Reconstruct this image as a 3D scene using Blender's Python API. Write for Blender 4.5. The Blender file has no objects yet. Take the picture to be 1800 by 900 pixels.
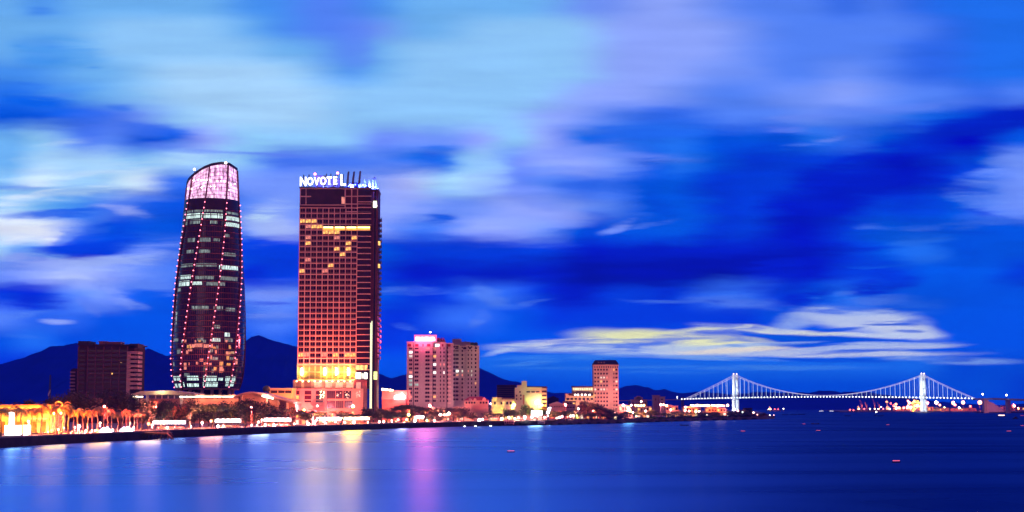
import bpy, math, random
from mathutils import Vector, Matrix
random.seed(7)
R = math.radians
sc = bpy.context.scene
col = sc.collection

# ------------------------------------------------------------------ camera geometry
F = 2700.0                       # focal length in pixels of the 1800 wide photograph
CH = 12.0                        # eye height above the river
TH = math.atan((717 - 450) / F)  # tilt of the camera
CT, ST = math.cos(TH), math.sin(TH)
GZ = 3.2                         # height of the land above the river

def ray(px, py):
    xx = (px - 900) / F; yu = (450 - py) / F
    return (xx, CT - yu * ST, ST + yu * CT)
def at(px, py, D):
    r = ray(px, py); t = D / r[1]
    return Vector((r[0] * t, D, CH + r[2] * t))
def gx(px, D, py=712): return at(px, py, D).x
def gz(py, D): return at(900, py, D).z
def ground(px, py, z=0.0):
    r = ray(px, py); t = (z - CH) / r[2]
    return Vector((r[0] * t, r[1] * t, z))

def lin(c):
    c = c / 255.0
    return c / 12.92 if c <= 0.04045 else ((c + 0.055) / 1.055) ** 2.4
def srgb(r, g, b): return (lin(r), lin(g), lin(b), 1.0)

# ------------------------------------------------------------------ scene tagging
def tag(o, label=None, cat=None, group=None, kind=None):
    if label: o['label'] = label
    if cat: o['category'] = cat
    if group: o['group'] = group
    if kind: o['kind'] = kind
    return o
def thing(name, label, cat, loc=(0, 0, 0), rotz=0.0, group=None):
    o = bpy.data.objects.new(name, None); col.objects.link(o)
    o.empty_display_size = 0.5
    o.location = loc; o.rotation_euler = (0, 0, rotz)
    return tag(o, label, cat, group)
def place(mesh, name, parent=None, loc=(0, 0, 0), rotz=0.0, scale=None, rot=None):
    o = bpy.data.objects.new(name, mesh); col.objects.link(o)
    o.parent = parent; o.location = loc
    o.rotation_euler = rot if rot else (0, 0, rotz)
    if scale: o.scale = scale
    return o
def copy_tree(o, parent=None):
    c = o.copy(); col.objects.link(c); c.parent = parent
    for ch in list(o.children): copy_tree(ch, c)
    return c
def lamp(name, parent, loc, color, power, radius=0.3, aim=(0, .85, -.3), angle=172):
    """a wide spot, by default turned away from the river to keep streaks off"""
    l = bpy.data.lights.new(name, 'SPOT'); l.energy = power; l.color = color[:3]; l.shadow_soft_size = radius; l.spot_size = R(angle); l.spot_blend = .25
    o = bpy.data.objects.new(name, l); col.objects.link(o); o.parent = parent; o.location = loc
    o.rotation_euler = Vector(aim).to_track_quat('-Z', 'Y').to_euler()
    return o
def spot(name, parent, loc, target, color, power, angle=70, blend=0.8, radius=0.5):
    l = bpy.data.lights.new(name, 'SPOT'); l.energy = power; l.color = color[:3]; l.shadow_soft_size = radius
    l.spot_size = R(angle); l.spot_blend = blend
    o = bpy.data.objects.new(name, l); col.objects.link(o); o.parent = parent; o.location = loc
    d = Vector(target) - Vector(loc)
    o.rotation_euler = d.to_track_quat('-Z', 'Y').to_euler()
    return o

# ------------------------------------------------------------------ mesh builder
class MB:
    def __init__(s): s.v = []; s.f = []; s.m = []; s.sm = []
    def face(s, pts, m=0, smooth=False):
        b = len(s.v); s.v += [tuple(p) for p in pts]
        s.f.append(tuple(range(b, b + len(pts)))); s.m.append(m); s.sm.append(smooth)
    def box(s, x0, x1, y0, y1, z0, z1, m=0):
        b = len(s.v)
        s.v += [(x0,y0,z0),(x1,y0,z0),(x1,y1,z0),(x0,y1,z0),(x0,y0,z1),(x1,y0,z1),(x1,y1,z1),(x0,y1,z1)]
        for f in ((0,3,2,1),(4,5,6,7),(0,1,5,4),(1,2,6,5),(2,3,7,6),(3,0,4,7)):
            s.f.append(tuple(b + i for i in f)); s.m.append(m); s.sm.append(False)
        return s
    def prism(s, poly, z0, z1, m=0):
        n = len(poly); b = len(s.v)
        s.v += [(x, y, z0) for x, y in poly] + [(x, y, z1) for x, y in poly]
        s.f.append(tuple(b + i for i in reversed(range(n)))); s.f.append(tuple(b + n + i for i in range(n)))
        s.m += [m, m]; s.sm += [False, False]
        for i in range(n):
            j = (i + 1) % n
            s.f.append((b+i, b+j, b+n+j, b+n+i)); s.m.append(m); s.sm.append(False)
        return s
    def prismy(s, poly, y0, y1, m=0):     # polygon in x,z extruded along y
        n = len(poly); b = len(s.v)
        s.v += [(x, y0, z) for x, z in poly] + [(x, y1, z) for x, z in poly]
        s.f.append(tuple(b + i for i in range(n))); s.f.append(tuple(b + n + i for i in reversed(range(n))))
        s.m += [m, m]; s.sm += [False, False]
        for i in range(n):
            j = (i + 1) % n
            s.f.append((b+i, b+n+i, b+n+j, b+j)); s.m.append(m); s.sm.append(False)
        return s
    def tube(s, pts, rs, n=6, m=0, smooth=True):
        pts = [Vector(p) for p in pts]
        if not isinstance(rs, (list, tuple)): rs = [rs] * len(pts)
        b = len(s.v)
        for i, p in enumerate(pts):
            d = (pts[min(i+1, len(pts)-1)] - pts[max(i-1, 0)])
            d = d.normalized() if d.length > 1e-9 else Vector((0, 0, 1))
            a = d.cross(Vector((0, 1, 0)) if abs(d.y) < 0.9 else Vector((1, 0, 0))).normalized()
            c = d.cross(a)
            for k in range(n):
                t = 2 * math.pi * k / n
                s.v.append(tuple(p + (a * math.cos(t) + c * math.sin(t)) * rs[i]))
        for i in range(len(pts) - 1):
            for k in range(n):
                k2 = (k + 1) % n
                s.f.append((b+i*n+k, b+i*n+k2, b+(i+1)*n+k2, b+(i+1)*n+k)); s.m.append(m); s.sm.append(smooth)
        s.f.append(tuple(b + k for k in reversed(range(n)))); s.f.append(tuple(b + (len(pts)-1)*n + k for k in range(n)))
        s.m += [m, m]; s.sm += [False, False]
        return s
    def lathe(s, prof, c=(0, 0), n=12, m=0, smooth=True):
        b = len(s.v)
        for r, z in prof:
            for k in range(n):
                t = 2 * math.pi * k / n
                s.v.append((c[0] + r * math.cos(t), c[1] + r * math.sin(t), z))
        for i in range(len(prof) - 1):
            for k in range(n):
                k2 = (k + 1) % n
                s.f.append((b+i*n+k, b+i*n+k2, b+(i+1)*n+k2, b+(i+1)*n+k)); s.m.append(m); s.sm.append(smooth)
        s.f.append(tuple(b + k for k in reversed(range(n)))); s.f.append(tuple(b + (len(prof)-1)*n + k for k in range(n)))
        s.m += [m, m]; s.sm += [False, False]
        return s
    def ball(s, c, r, n=8, m=0):
        prof = [(max(r * math.sin(math.pi * i / 6), 0.01 * r), c[2] - r * math.cos(math.pi * i / 6)) for i in range(7)]
        return s.lathe(prof, (c[0], c[1]), n, m)
    def mesh(s, name, mats):
        me = bpy.data.meshes.new(name); me.from_pydata(s.v, [], s.f)
        if not isinstance(mats, (list, tuple)): mats = [mats]
        for m in mats: me.materials.append(m)
        me.polygons.foreach_set('material_index', s.m)
        me.polygons.foreach_set('use_smooth', s.sm)
        me.update()
        return me
    def build(s, name, mats, parent=None, loc=(0, 0, 0), rotz=0.0):
        return place(s.mesh(name, mats), name, parent, loc, rotz)

# ------------------------------------------------------------------ materials
MATS = {}
def mat(name, base, rough=0.7, var=0.18, vscale=0.35, metal=0.0, spec=0.4, stretch=(1, 1, 1), bump=0.0):
    if name in MATS: return MATS[name]
    m = bpy.data.materials.new(name); m.use_nodes = True
    nt = m.node_tree; n = nt.nodes; p = n['Principled BSDF']
    p.inputs['Roughness'].default_value = rough; p.inputs['Metallic'].default_value = metal
    p.inputs['Specular IOR Level'].default_value = spec
    tc = n.new('ShaderNodeTexCoord'); mp = n.new('ShaderNodeMapping'); mp.inputs['Scale'].default_value = stretch
    nz = n.new('ShaderNodeTexNoise'); nz.inputs['Scale'].default_value = vscale; nz.inputs['Detail'].default_value = 5
    nt.links.new(tc.outputs['Object'], mp.inputs[0]); nt.links.new(mp.outputs[0], nz.inputs['Vector'])
    cr = n.new('ShaderNodeValToRGB')
    cr.color_ramp.elements[0].position = 0.3; cr.color_ramp.elements[1].position = 0.7
    cr.color_ramp.elements[0].color = [c * (1 - var) for c in base[:3]] + [1]
    cr.color_ramp.elements[1].color = [min(1, c * (1 + var)) for c in base[:3]] + [1]
    nt.links.new(nz.outputs[0], cr.inputs[0]); nt.links.new(cr.outputs[0], p.inputs['Base Color'])
    if bump:
        b = n.new('ShaderNodeBump'); b.inputs['Strength'].default_value = bump
        nt.links.new(nz.outputs[0], b.inputs['Height']); nt.links.new(b.outputs[0], p.inputs['Normal'])
    MATS[name] = m
    return m
def glow(name, color, strength, var=0.0, vscale=1.0):
    if name in MATS: return MATS[name]
    m = bpy.data.materials.new(name); m.use_nodes = True
    nt = m.node_tree; n = nt.nodes; p = n['Principled BSDF']
    p.inputs['Base Color'].default_value = (0.3, 0.3, 0.3, 1)
    p.inputs['Emission Color'].default_value = (*color[:3], 1); p.inputs['Emission Strength'].default_value = strength
    if var:
        tc = n.new('ShaderNodeTexCoord'); nz = n.new('ShaderNodeTexNoise'); nz.inputs['Scale'].default_value = vscale
        mr = n.new('ShaderNodeMapRange'); mr.inputs[1].default_value = 0.35; mr.inputs[2].default_value = 0.65
        mr.inputs[3].default_value = strength * (1 - var); mr.inputs[4].default_value = strength * (1 + var)
        nt.links.new(tc.outputs['Object'], nz.inputs['Vector']); nt.links.new(nz.outputs[0], mr.inputs[0])
        nt.links.new(mr.outputs[0], p.inputs['Emission Strength'])
    MATS[name] = m
    return m

# ------------------------------------------------------------------ camera and render settings
cd = bpy.data.cameras.new('camera'); cam = bpy.data.objects.new('camera', cd); col.objects.link(cam)
cam.location = (0, 0, CH); cam.rotation_euler = (R(90) + TH, 0, 0)
cd.sensor_width = 36; cd.lens = F / 1800 * 36; cd.clip_start = 1; cd.clip_end = 60000
sc.camera = cam
sc.render.engine = 'CYCLES'
sc.view_settings.view_transform = 'Standard'; sc.view_settings.look = 'None'
sc.view_settings.exposure = 0; sc.view_settings.gamma = 1
sc.cycles.use_denoising = True
sc.cycles.max_bounces = 5; sc.cycles.diffuse_bounces = 2; sc.cycles.glossy_bounces = 3
sc.cycles.sample_clamp_indirect = 8; sc.cycles.caustics_reflective = False; sc.cycles.caustics_refractive = False
sc.cycles.use_light_tree = True
# ------------------------------------------------------------------ dusk sky (world)
PAL = {'0':(0,16,150),'1':(0,30,188),'2':(0,62,207),'3':(0,88,216),'4':(35,115,232),'5':(75,148,236),'6':(115,180,238),
       '7':(145,198,242),'8':(168,211,245),'9':(205,228,248),'a':(50,108,228),'b':(88,135,240),'c':(118,152,243),
       'd':(145,168,247),'e':(172,188,242),'W':(222,230,242),'m':(25,108,214),'n':(0,80,196),'k':(0,66,190)}
ROWS = [
 (0,   '65666 6655b b5666 66ccd dcbbb aba44 4'),
 (40,  '66677 7765b bc667 777dd ddcbb bbba4 4'),
 (80,  '65677 77766 b6777 777dd ddcbb bbaa4 4'),
 (120, '55667 88887 56777 777dd dccbb cbaa4 4'),
 (160, '45567 88888 77777 77ddd cbbcc dcbba b'),
 (200, '33aac 78888 77777 7ddba abbbc bb432 1'),
 (240, '67bb3 ad777 7cccd 7d444 43334 a3211 3'),
 (280, '68887 887bb bb447 cddca 43222 21123 c'),
 (320, '79889 bbccc cde88 cbaa3 32221 1112a c'),
 (360, '865ba 33bcc cddcc ddcb3 32211 1223b c'),
 (400, 'WWc33 33ced ddbbd dc333 32211 23333 3'),
 (440, '8422a aa322 33222 22111 11111 23433 3'),
 (480, 'cdedc bb222 22111 11000 00111 22333 2'),
 (520, '22bca 33bcb 2322a a2122 2aa23 43333 3'),
 (560, 'baa33 33aba 322aa 32222 22233 33333 3'),
 (600, '34333 333a3 32223 33333 33333 33333 3'),
 (640, '22333 33333 333mm mmmmm mmmmm mmmnn n'),
 (680, '22222 22nnn nnnnn nnnnn nnnnn nnnnn k'),
 (720, 'kkkkk kkkkk kkkkk kkkkk kkkkk kkkkk k'),
]
HAZE = 1.0e-4                      # density of the evening air
# soft streaks and cloud edges: centre x, centre y, half width, half height, slope (deg), colour, opacity, inner fraction
LIL = (140,160,242); CRE = (212,214,208); YEL = (226,228,160); GRY = (165,188,222); BLU = (0,84,206); DRK = (0,24,176)
BLOBS = [
 (52,10,38,9,0,(25,110,232),.9,.1),(20,70,26,8,0,(50,140,232),.7,.1),(85,73,28,7,3,(40,120,232),.8,.1),(70,97,60,9,0,(60,140,235),.8,.1),
 (140,110,26,6,4,(50,130,235),.7,.1),(90,85,95,34,3,(80,160,236),.6,.5),
 (30,148,60,16,0,(30,115,240),.8,.2),(50,175,85,16,3,(0,100,230),.9,.3),(95,163,50,4,0,(90,135,240),.5,.1),(130,200,80,12,4,(0,100,230),.95,.4),
 (200,185,28,7,0,(20,105,232),.8,.2),(265,228,75,17,9,(0,96,228),.95,.4),(200,214,120,26,6,(88,130,240),.5,.3),(330,258,120,12,6,(110,145,242),.6,.2),
 (480,268,120,10,3,(100,135,240),.75,.2),(560,285,120,12,0,(70,120,235),.7,.2),(620,75,42,60,-8,(100,140,246),.55,.1),
 (770,257,44,9,0,(50,118,230),.85,.2),(755,284,54,15,-6,(40,110,225),.85,.2),(690,290,60,18,0,(80,125,238),.5,.1),(850,292,55,30,0,(150,195,244),.75,.2),
 (860,322,60,24,0,(160,195,246),.7,.2),
 (1010,262,110,16,-9,(130,155,245),.7,.2),(1060,235,60,14,-14,(45,105,228),.55,.2),(1150,232,130,22,-6,(36,104,228),.75,.3),(1130,272,120,12,3,(115,145,244),.55,.1),
 (1400,205,70,9,-4,(110,145,242),.75,.1),(1380,227,60,6,0,(130,150,246),.6,.1),(1460,242,40,7,-8,(140,158,246),.6,0),(1420,254,45,4,-2,(95,135,238),.7,.1),
 (1560,190,210,13,-5,(105,140,242),.6,.3),(1740,216,150,18,-9,(0,34,190),.9,.35),(1500,300,190,34,-22,(0,34,196),.75,.3),(1500,345,130,30,-16,(0,30,188),.8,.4),
 (1760,300,80,24,-18,(108,145,240),.85,.3),(1740,355,75,18,12,(105,142,238),.8,.3),(1790,330,40,50,0,(110,145,240),.6,.3),(1700,332,60,8,4,(0,50,208),.7,.3),(1722,372,58,7,9,(0,56,206),.8,.3),
 (1545,399,40,7,0,(75,120,226),.85,.3),(1615,401,45,7,-2,(80,125,228),.8,.3),(1720,394,75,8,-3,(75,122,226),.8,.3),(1690,407,90,5,2,(0,64,206),.7,.3),
 (1620,425,60,9,-4,(40,110,218),.7,.3),(1530,440,60,8,-5,(0,36,190),.7,.2),(1540,469,60,4,-2,(30,115,222),.8,.2),(1640,452,40,12,-6,(40,112,220),.6,.2),
 (20,352,90,7,-8,(228,238,250),.95,.2),(40,338,120,7,-5,(110,180,240),.6,.2),(150,335,110,9,-7,(200,225,248),.7,.2),(180,300,120,9,-3,(195,222,246),.65,.2),(60,312,90,7,-4,(205,230,248),.7,.2),
 (90,246,70,7,-5,(190,220,246),.6,.2),(230,282,90,6,-5,(190,220,246),.5,.2),
 (90,375,110,10,-3,(15,95,225),.85,.3),(200,367,60,9,5,(170,185,242),.6,.2),(20,330,80,7,4,(20,105,230),.7,.2),(240,352,60,12,-8,(90,135,240),.6,.2),
 (30,408,70,22,6,(228,234,244),.95,.4),(70,440,60,22,20,(150,200,242),.6,.3),(190,410,80,24,-4,(0,78,216),.95,.4),(150,432,110,14,-6,(0,66,212),.95,.4),(110,412,26,16,-30,(100,140,235),.6,.3),
 (305,365,50,20,0,(15,88,220),.8,.3),
 (250,440,90,12,-10,(120,150,242),.8,.3),(180,462,150,16,-6,(165,188,242),.8,.3),(60,462,80,16,6,(150,170,240),.8,.3),(40,475,70,8,2,(90,130,228),.6,.3),(120,486,60,6,2,(190,210,244),.8,.3),(200,510,70,12,26,(130,158,238),.8,.3),
 (150,535,30,12,40,(95,130,228),.7,.3),(100,564,35,6,3,(150,172,240),.9,.2),(40,552,55,7,-6,(90,135,228),.7,.2),(40,592,50,5,4,(60,120,225),.6,.2),(215,526,25,14,30,(120,150,236),.7,.3),(280,498,60,14,6,(100,140,236),.7,.3),
 (60,530,70,14,0,(0,44,200),.8,.3),(20,510,60,16,0,(0,40,200),.7,.3),
 (475,385,60,40,-20,(165,190,244),.75,.3),(470,376,34,14,-10,(190,220,246),.7,.3),(470,440,90,22,0,(0,66,214),.9,.5),
 (480,517,60,10,0,(120,148,236),.95,.4),(478,558,56,10,-4,(110,142,232),.9,.4),(470,567,70,8,-4,(60,112,224),.7,.3),(480,536,60,7,0,(0,50,205),.85,.4),
 (775,385,36,14,0,(10,92,220),.9,.3),(730,392,40,16,0,(120,150,240),.5,.2),(870,405,110,10,-3,(140,160,244),.8,.2),(960,376,80,18,8,(150,168,246),.7,.3),(950,350,50,22,10,(115,145,244),.5,.3),
 (1085,400,32,11,-12,(120,148,240),.9,.2),(1135,394,50,6,-8,(95,135,236),.7,0),(1010,322,60,8,3,(60,112,230),.6,.2),
 (1130,465,330,20,0,(0,18,168),.75,.3),(1250,468,260,18,-6,(0,16,164),.8,.4),
 (720,513,90,9,1,(80,125,224),.85,.3),(870,522,40,20,24,(85,128,222),.75,.3),(840,560,24,14,-35,(85,128,222),.75,.3),(930,535,60,5,-12,(80,125,222),.7,.3),(905,555,60,16,0,(0,76,208),.6,.3),
 (710,576,26,7,10,(75,120,222),.8,.3),(1180,527,90,6,2,(82,130,224),.85,.3),(1310,531,100,13,4,(80,120,220),.85,.3),(1265,528,20,6,0,(10,70,206),.8,.3),(1340,506,40,8,-14,(0,28,184),.7,.3),
 (1425,520,60,12,-14,(0,34,192),.8,.3),(1555,500,70,16,-8,(0,40,196),.85,.4),(1520,528,100,12,-4,(75,120,218),.8,.3),(1600,540,90,20,-6,(50,112,218),.55,.3),(1495,510,26,5,-8,(85,130,222),.7,.3),
 # yellow and cream band low in the sky
 (1010,604,152,10,-3,CRE,.95,.5),(905,612,60,6,-14,(175,195,222),.9,.3),(1050,600,90,4,0,YEL,.7,.3),(1190,601,190,19,4,YEL,1,.6),(1130,615,270,12,1,(180,198,215),.9,.4),
 (1100,606,110,3,0,(90,135,215),.6,.3),(1250,578,80,6,-4,(222,226,176),.95,.3),(1330,580,120,8,5,(205,212,200),.9,.4),(1440,587,170,5,2,(210,215,200),.9,.4),
 (1410,560,70,20,-22,(150,175,222),.8,.3),(1520,563,120,25,5,(190,204,225),.95,.5),(1500,548,70,8,-2,(170,190,225),.8,.3),(1590,580,80,18,10,(195,206,220),.9,.5),(1560,591,110,7,-1,(190,204,222),.9,.5),
 (1475,580,52,4,-5,BLU,.8,.4),(1565,571,60,4,2,BLU,.85,.4),(1600,583,36,3,0,BLU,.7,.4),
 (1430,597,150,8,1,(0,84,200),1,.6),(1360,592,90,4,7,(0,90,205),.8,.5),(1300,592,70,6,10,YEL,.5,.3),
 (1330,607,120,4,-3,GRY,.9,.4),(1560,606,130,5,-1,GRY,.85,.4),(1450,613,180,5,-3,(178,194,215),.9,.4),(1400,607,70,4,0,(0,86,202),.7,.4),(1600,611,110,5,-2,(185,198,215),.85,.4),
 (1290,617,130,5,-2,(224,214,185),.85,.4),(1500,623,230,6,0,(190,200,212),.9,.5),(1690,634,130,7,1,(130,165,215),.75,.3),(1600,632,60,5,0,(150,175,215),.7,.3),(1500,618,110,3,-3,BLU,.6,.4),(1730,618,130,5,-1,(10,88,204),.7,.3),
 (1460,633,120,4,1,(10,84,200),.9,.5),(1260,629,130,4,2,(120,165,215),.8,.3),(1150,622,60,3,0,(190,205,222),.8,.3),(1330,646,240,6,0,(70,135,212),.7,.3),(1000,628,150,7,-2,(70,140,216),.6,.2),(1050,648,180,4,0,(60,130,212),.6,.2),(930,640,70,4,-4,(80,145,216),.6,.2),
 (1180,655,130,3,0,(60,130,212),.5,.2),(1165,604,26,3,0,(120,150,190),.7,.3),(1290,609,24,2.5,3,(110,150,200),.7,.3),
]
w = bpy.data.worlds.new('World'); sc.world = w; w.use_nodes = True
nt = w.node_tree; N = nt.nodes; L = nt.links
for n in list(N): N.remove(n)
def node(t, **kw):
    n = N.new(t)
    for k, v in kw.items(): setattr(n, k, v)
    return n
def math_(op, a, b=None, clamp=False):
    n = node('ShaderNodeMath', operation=op); n.use_clamp = clamp
    for i, x in enumerate((a, b)):
        if x is None: continue
        if isinstance(x, (int, float)): n.inputs[i].default_value = x
        else: L.new(x, n.inputs[i])
    return n.outputs[0]
def maprange(x, a, b, c, d, smooth=True):
    n = node('ShaderNodeMapRange'); n.interpolation_type = 'SMOOTHSTEP' if smooth else 'LINEAR'
    L.new(x, n.inputs[0])
    for i, q in enumerate((a, b, c, d)): n.inputs[1 + i].default_value = q
    return n.outputs[0]
def mixc(f, a, b):
    n = node('ShaderNodeMix', data_type='RGBA')
    for i, x in ((0, f), (6, a), (7, b)):
        if isinstance(x, (int, float)): n.inputs[i].default_value = x
        elif isinstance(x, tuple): n.inputs[i].default_value = x
        else: L.new(x, n.inputs[i])
    return n.outputs[2]
tc = node('ShaderNodeTexCoord'); sx = node('ShaderNodeSeparateXYZ'); L.new(tc.outputs['Generated'], sx.inputs[0])
ys = math_('MAXIMUM', sx.outputs[1], 0.12)
qx0 = math_('ADD', math_('MULTIPLY', math_('DIVIDE', sx.outputs[0], ys), F), 900.0)
qy0 = math_('SUBTRACT', 717.0, math_('MULTIPLY', math_('DIVIDE', sx.outputs[2], ys), F))
q0 = node('ShaderNodeCombineXYZ'); L.new(qx0, q0.inputs[0]); L.new(qy0, q0.inputs[1])
def noise(scale, detail, seed):
    m = node('ShaderNodeMapping'); L.new(q0.outputs[0], m.inputs[0]); m.inputs['Scale'].default_value = (1/scale[0], 1/scale[1], 1); m.inputs['Location'].default_value = (seed, seed * 1.7, seed)
    n = node('ShaderNodeTexNoise'); L.new(m.outputs[0], n.inputs['Vector']); n.inputs['Scale'].default_value = 1; n.inputs['Detail'].default_value = detail
    return n
n1 = noise((240, 46), 5, 3.1); n2 = noise((150, 15), 4, 8.3); n3 = noise((230, 24), 5, 5.7)
def sep(n):
    s = node('ShaderNodeSeparateColor'); L.new(n.outputs['Color'], s.inputs[0]); return s.outputs
n4 = noise((190, 19), 7, 12.9); n4.inputs['Distortion'].default_value = .7; n4.inputs['Roughness'].default_value = .62; n5 = noise((62, 8), 4, 21.3)
s1, s2, s5 = sep(n1), sep(n2), sep(n5)
# the warp dies away high up, where the cloud in the photograph is smooth
amp = math_('MULTIPLY', maprange(qy0, 60, 330, 0.5, 1.0), maprange(qy0, 530, 580, 1.0, .38))
def warp(q, a, ka, b, kb):
    t = math_('ADD', math_('MULTIPLY', math_('SUBTRACT', a, .5), ka), math_('MULTIPLY', math_('SUBTRACT', b, .5), kb))
    return math_('ADD', q, math_('MULTIPLY', t, amp))
qx = warp(warp(qx0, s1[0], 70, s2[0], 44), s5[0], 30, s5[2], 0); qy = warp(warp(qy0, s1[1], 30, s2[1], 17), s5[1], 13, s5[2], 0)
q = node('ShaderNodeCombineXYZ'); L.new(qx, q.inputs[0]); L.new(qy, q.inputs[1])
fx = math_('DIVIDE', qx, 1800.0)
c = None; py_ = None
for y, s in ROWS:
    s = s.replace(' ', ''); assert len(s) == 31, (y, len(s))
    cr = node('ShaderNodeValToRGB'); e = cr.color_ramp; e.interpolation = 'B_SPLINE' if y <= 200 else 'CARDINAL'
    for i, ch in enumerate(s):
        if i < 2: el = e.elements[i]; el.position = i / 30
        else: el = e.elements.new(i / 30)
    for i, ch in enumerate(s): e.elements[i].position = i / 30; e.elements[i].color = srgb(*PAL[ch])
    if c is None: L.new(fx, cr.inputs[0])
    else:      # tie each row to the one before: Cycles then works them one after another
        d1 = node('ShaderNodeVectorMath', operation='DOT_PRODUCT'); L.new(c, d1.inputs[0]); d1.inputs[1].default_value = (1e-7, 1e-7, 1e-7)
        L.new(math_('ADD', fx, d1.outputs['Value']), cr.inputs[0])
    c = cr.outputs[0] if c is None else mixc(maprange(qy, py_, y, 0, 1), c, cr.outputs[0])
    py_ = y
c_rows = c
for bx, by, rx, ry, rot, colr, op, inner in BLOBS:
    if ry < 8.5 and by < 540: op *= .7; inner *= .3
    m = node('ShaderNodeMapping', vector_type='TEXTURE'); 
    ma = node('ShaderNodeVectorMath', operation='MULTIPLY_ADD'); L.new(c, ma.inputs[0]); ma.inputs[1].default_value = (1e-5, 1e-5, 1e-5); L.new(q.outputs[0], ma.inputs[2]); L.new(ma.outputs[0], m.inputs[0])
    m.inputs['Location'].default_value = (bx, by, 0); m.inputs['Rotation'].default_value = (0, 0, R(rot)); m.inputs['Scale'].default_value = (rx * 1.18, ry * 1.22, 1)
    ln = node('ShaderNodeVectorMath', operation='LENGTH'); L.new(m.outputs[0], ln.inputs[0])
    c = mixc(maprange(ln.outputs[1], 1.0, inner * .8, 0, op), c, srgb(*colr))
# the cloud is torn into feathers: the blue behind shows through
c = mixc(maprange(n4.outputs[0], .37, .53, .3, 1), c_rows, c)
# fine streaks
st = math_('ADD', 1.0, math_('MULTIPLY', math_('SUBTRACT', n3.outputs[0], .5), math_('MULTIPLY', amp, .62)))
hsv = node('ShaderNodeHueSaturation'); L.new(c, hsv.inputs['Color']); L.new(st, hsv.inputs['Value'])
c = hsv.outputs[0]
gm_ = node('ShaderNodeGamma'); L.new(c, gm_.inputs[0]); gm_.inputs[1].default_value = 1.07; c = gm_.outputs[0]
# the low sky is seen through more of the evening haze below: brighter there
hz = math_('POWER', 2.718, math_('MULTIPLY', HAZE, math_('MINIMUM', 14000.0, math_('DIVIDE', 468.0, math_('MAXIMUM', math_('DIVIDE', sx.outputs[2], ys), 0.01)))))
vm = node('ShaderNodeVectorMath', operation='SCALE'); L.new(c, vm.inputs[0]); L.new(hz, vm.inputs['Scale']); c = vm.outputs[0]
# out of the frame: blue overhead, rose behind, added to tint haze and facades
BACK = (0.30, 0.09, 0.15, 1); OVER = (0.02, 0.13, 1.35, 1)
c = mixc(maprange(sx.outputs[2], .30, .55, 0, 1), c, OVER)
c = mixc(maprange(sx.outputs[1], .55, .05, 0, 1), c, BACK)
bg = node('ShaderNodeBackground'); L.new(c, bg.inputs[0]); bg.inputs[1].default_value = 1.0
# the faint clear sky above the cloud
sky = node('ShaderNodeTexSky', sky_type='NISHITA'); sky.sun_disc = False; sky.sun_elevation = R(2); sky.sun_rotation = R(200)
bg2 = node('ShaderNodeBackground'); L.new(sky.outputs[0], bg2.inputs[0]); bg2.inputs[1].default_value = 0.0006
ad = node('ShaderNodeAddShader'); L.new(bg.outputs[0], ad.inputs[0]); L.new(bg2.outputs[0], ad.inputs[1])
wo = node('ShaderNodeOutputWorld'); L.new(ad.outputs[0], wo.inputs[0])
w.cycles.sampling_method = 'MANUAL'; w.cycles.sample_map_resolution = 512
# ------------------------------------------------------------------ weak rose sun added behind the viewer to shade the facades
sd = bpy.data.lights.new('added_facade_sun', 'SUN'); sd.energy = 0.12; sd.angle = R(25); sd.color = (1, .45, .5)
so = bpy.data.objects.new('added_facade_sun', sd); col.objects.link(so)
so.rotation_euler = Vector((0.35, 1, -0.12)).to_track_quat('-Z', 'Y').to_euler()

# ------------------------------------------------------------------ water
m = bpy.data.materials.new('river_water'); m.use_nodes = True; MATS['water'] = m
nt_ = m.node_tree; WN = nt_.nodes; WL = nt_.links
for n_ in list(WN): WN.remove(n_)
wo_ = WN.new('ShaderNodeOutputMaterial'); mx_ = WN.new('ShaderNodeMixShader'); gl_ = WN.new('ShaderNodeBsdfGlossy'); di_ = WN.new('ShaderNodeBsdfDiffuse')
di_.inputs[0].default_value = (0, .012, .15, 1); gl_.inputs['Color'].default_value = (.25, .52, 1, 1)
WL.new(di_.outputs[0], mx_.inputs[1]); WL.new(gl_.outputs[0], mx_.inputs[2]); WL.new(mx_.outputs[0], wo_.inputs[0])
tcw = WN.new('ShaderNodeTexCoord'); mpw = WN.new('ShaderNodeMapping'); mpw.inputs['Scale'].default_value = (.006, .016, 1); mpw.inputs['Rotation'].default_value = (0, 0, R(14))
nzw = WN.new('ShaderNodeTexNoise'); nzw.inputs['Scale'].default_value = 1; nzw.inputs['Detail'].default_value = 4; nzw.inputs['Distortion'].default_value = .8
def mrange(x_, a, b_, c_, d_):
    n_ = WN.new('ShaderNodeMapRange'); n_.interpolation_type = 'SMOOTHSTEP'; WL.new(x_, n_.inputs[0])
    for i_, v_ in enumerate((a, b_, c_, d_)): n_.inputs[1 + i_].default_value = v_
    return n_.outputs[0]
WL.new(tcw.outputs['Object'], mpw.inputs[0]); WL.new(mpw.outputs[0], nzw.inputs['Vector'])
WL.new(mrange(nzw.outputs[0], .35, .65, .265, .32), gl_.inputs['Roughness'])
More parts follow.
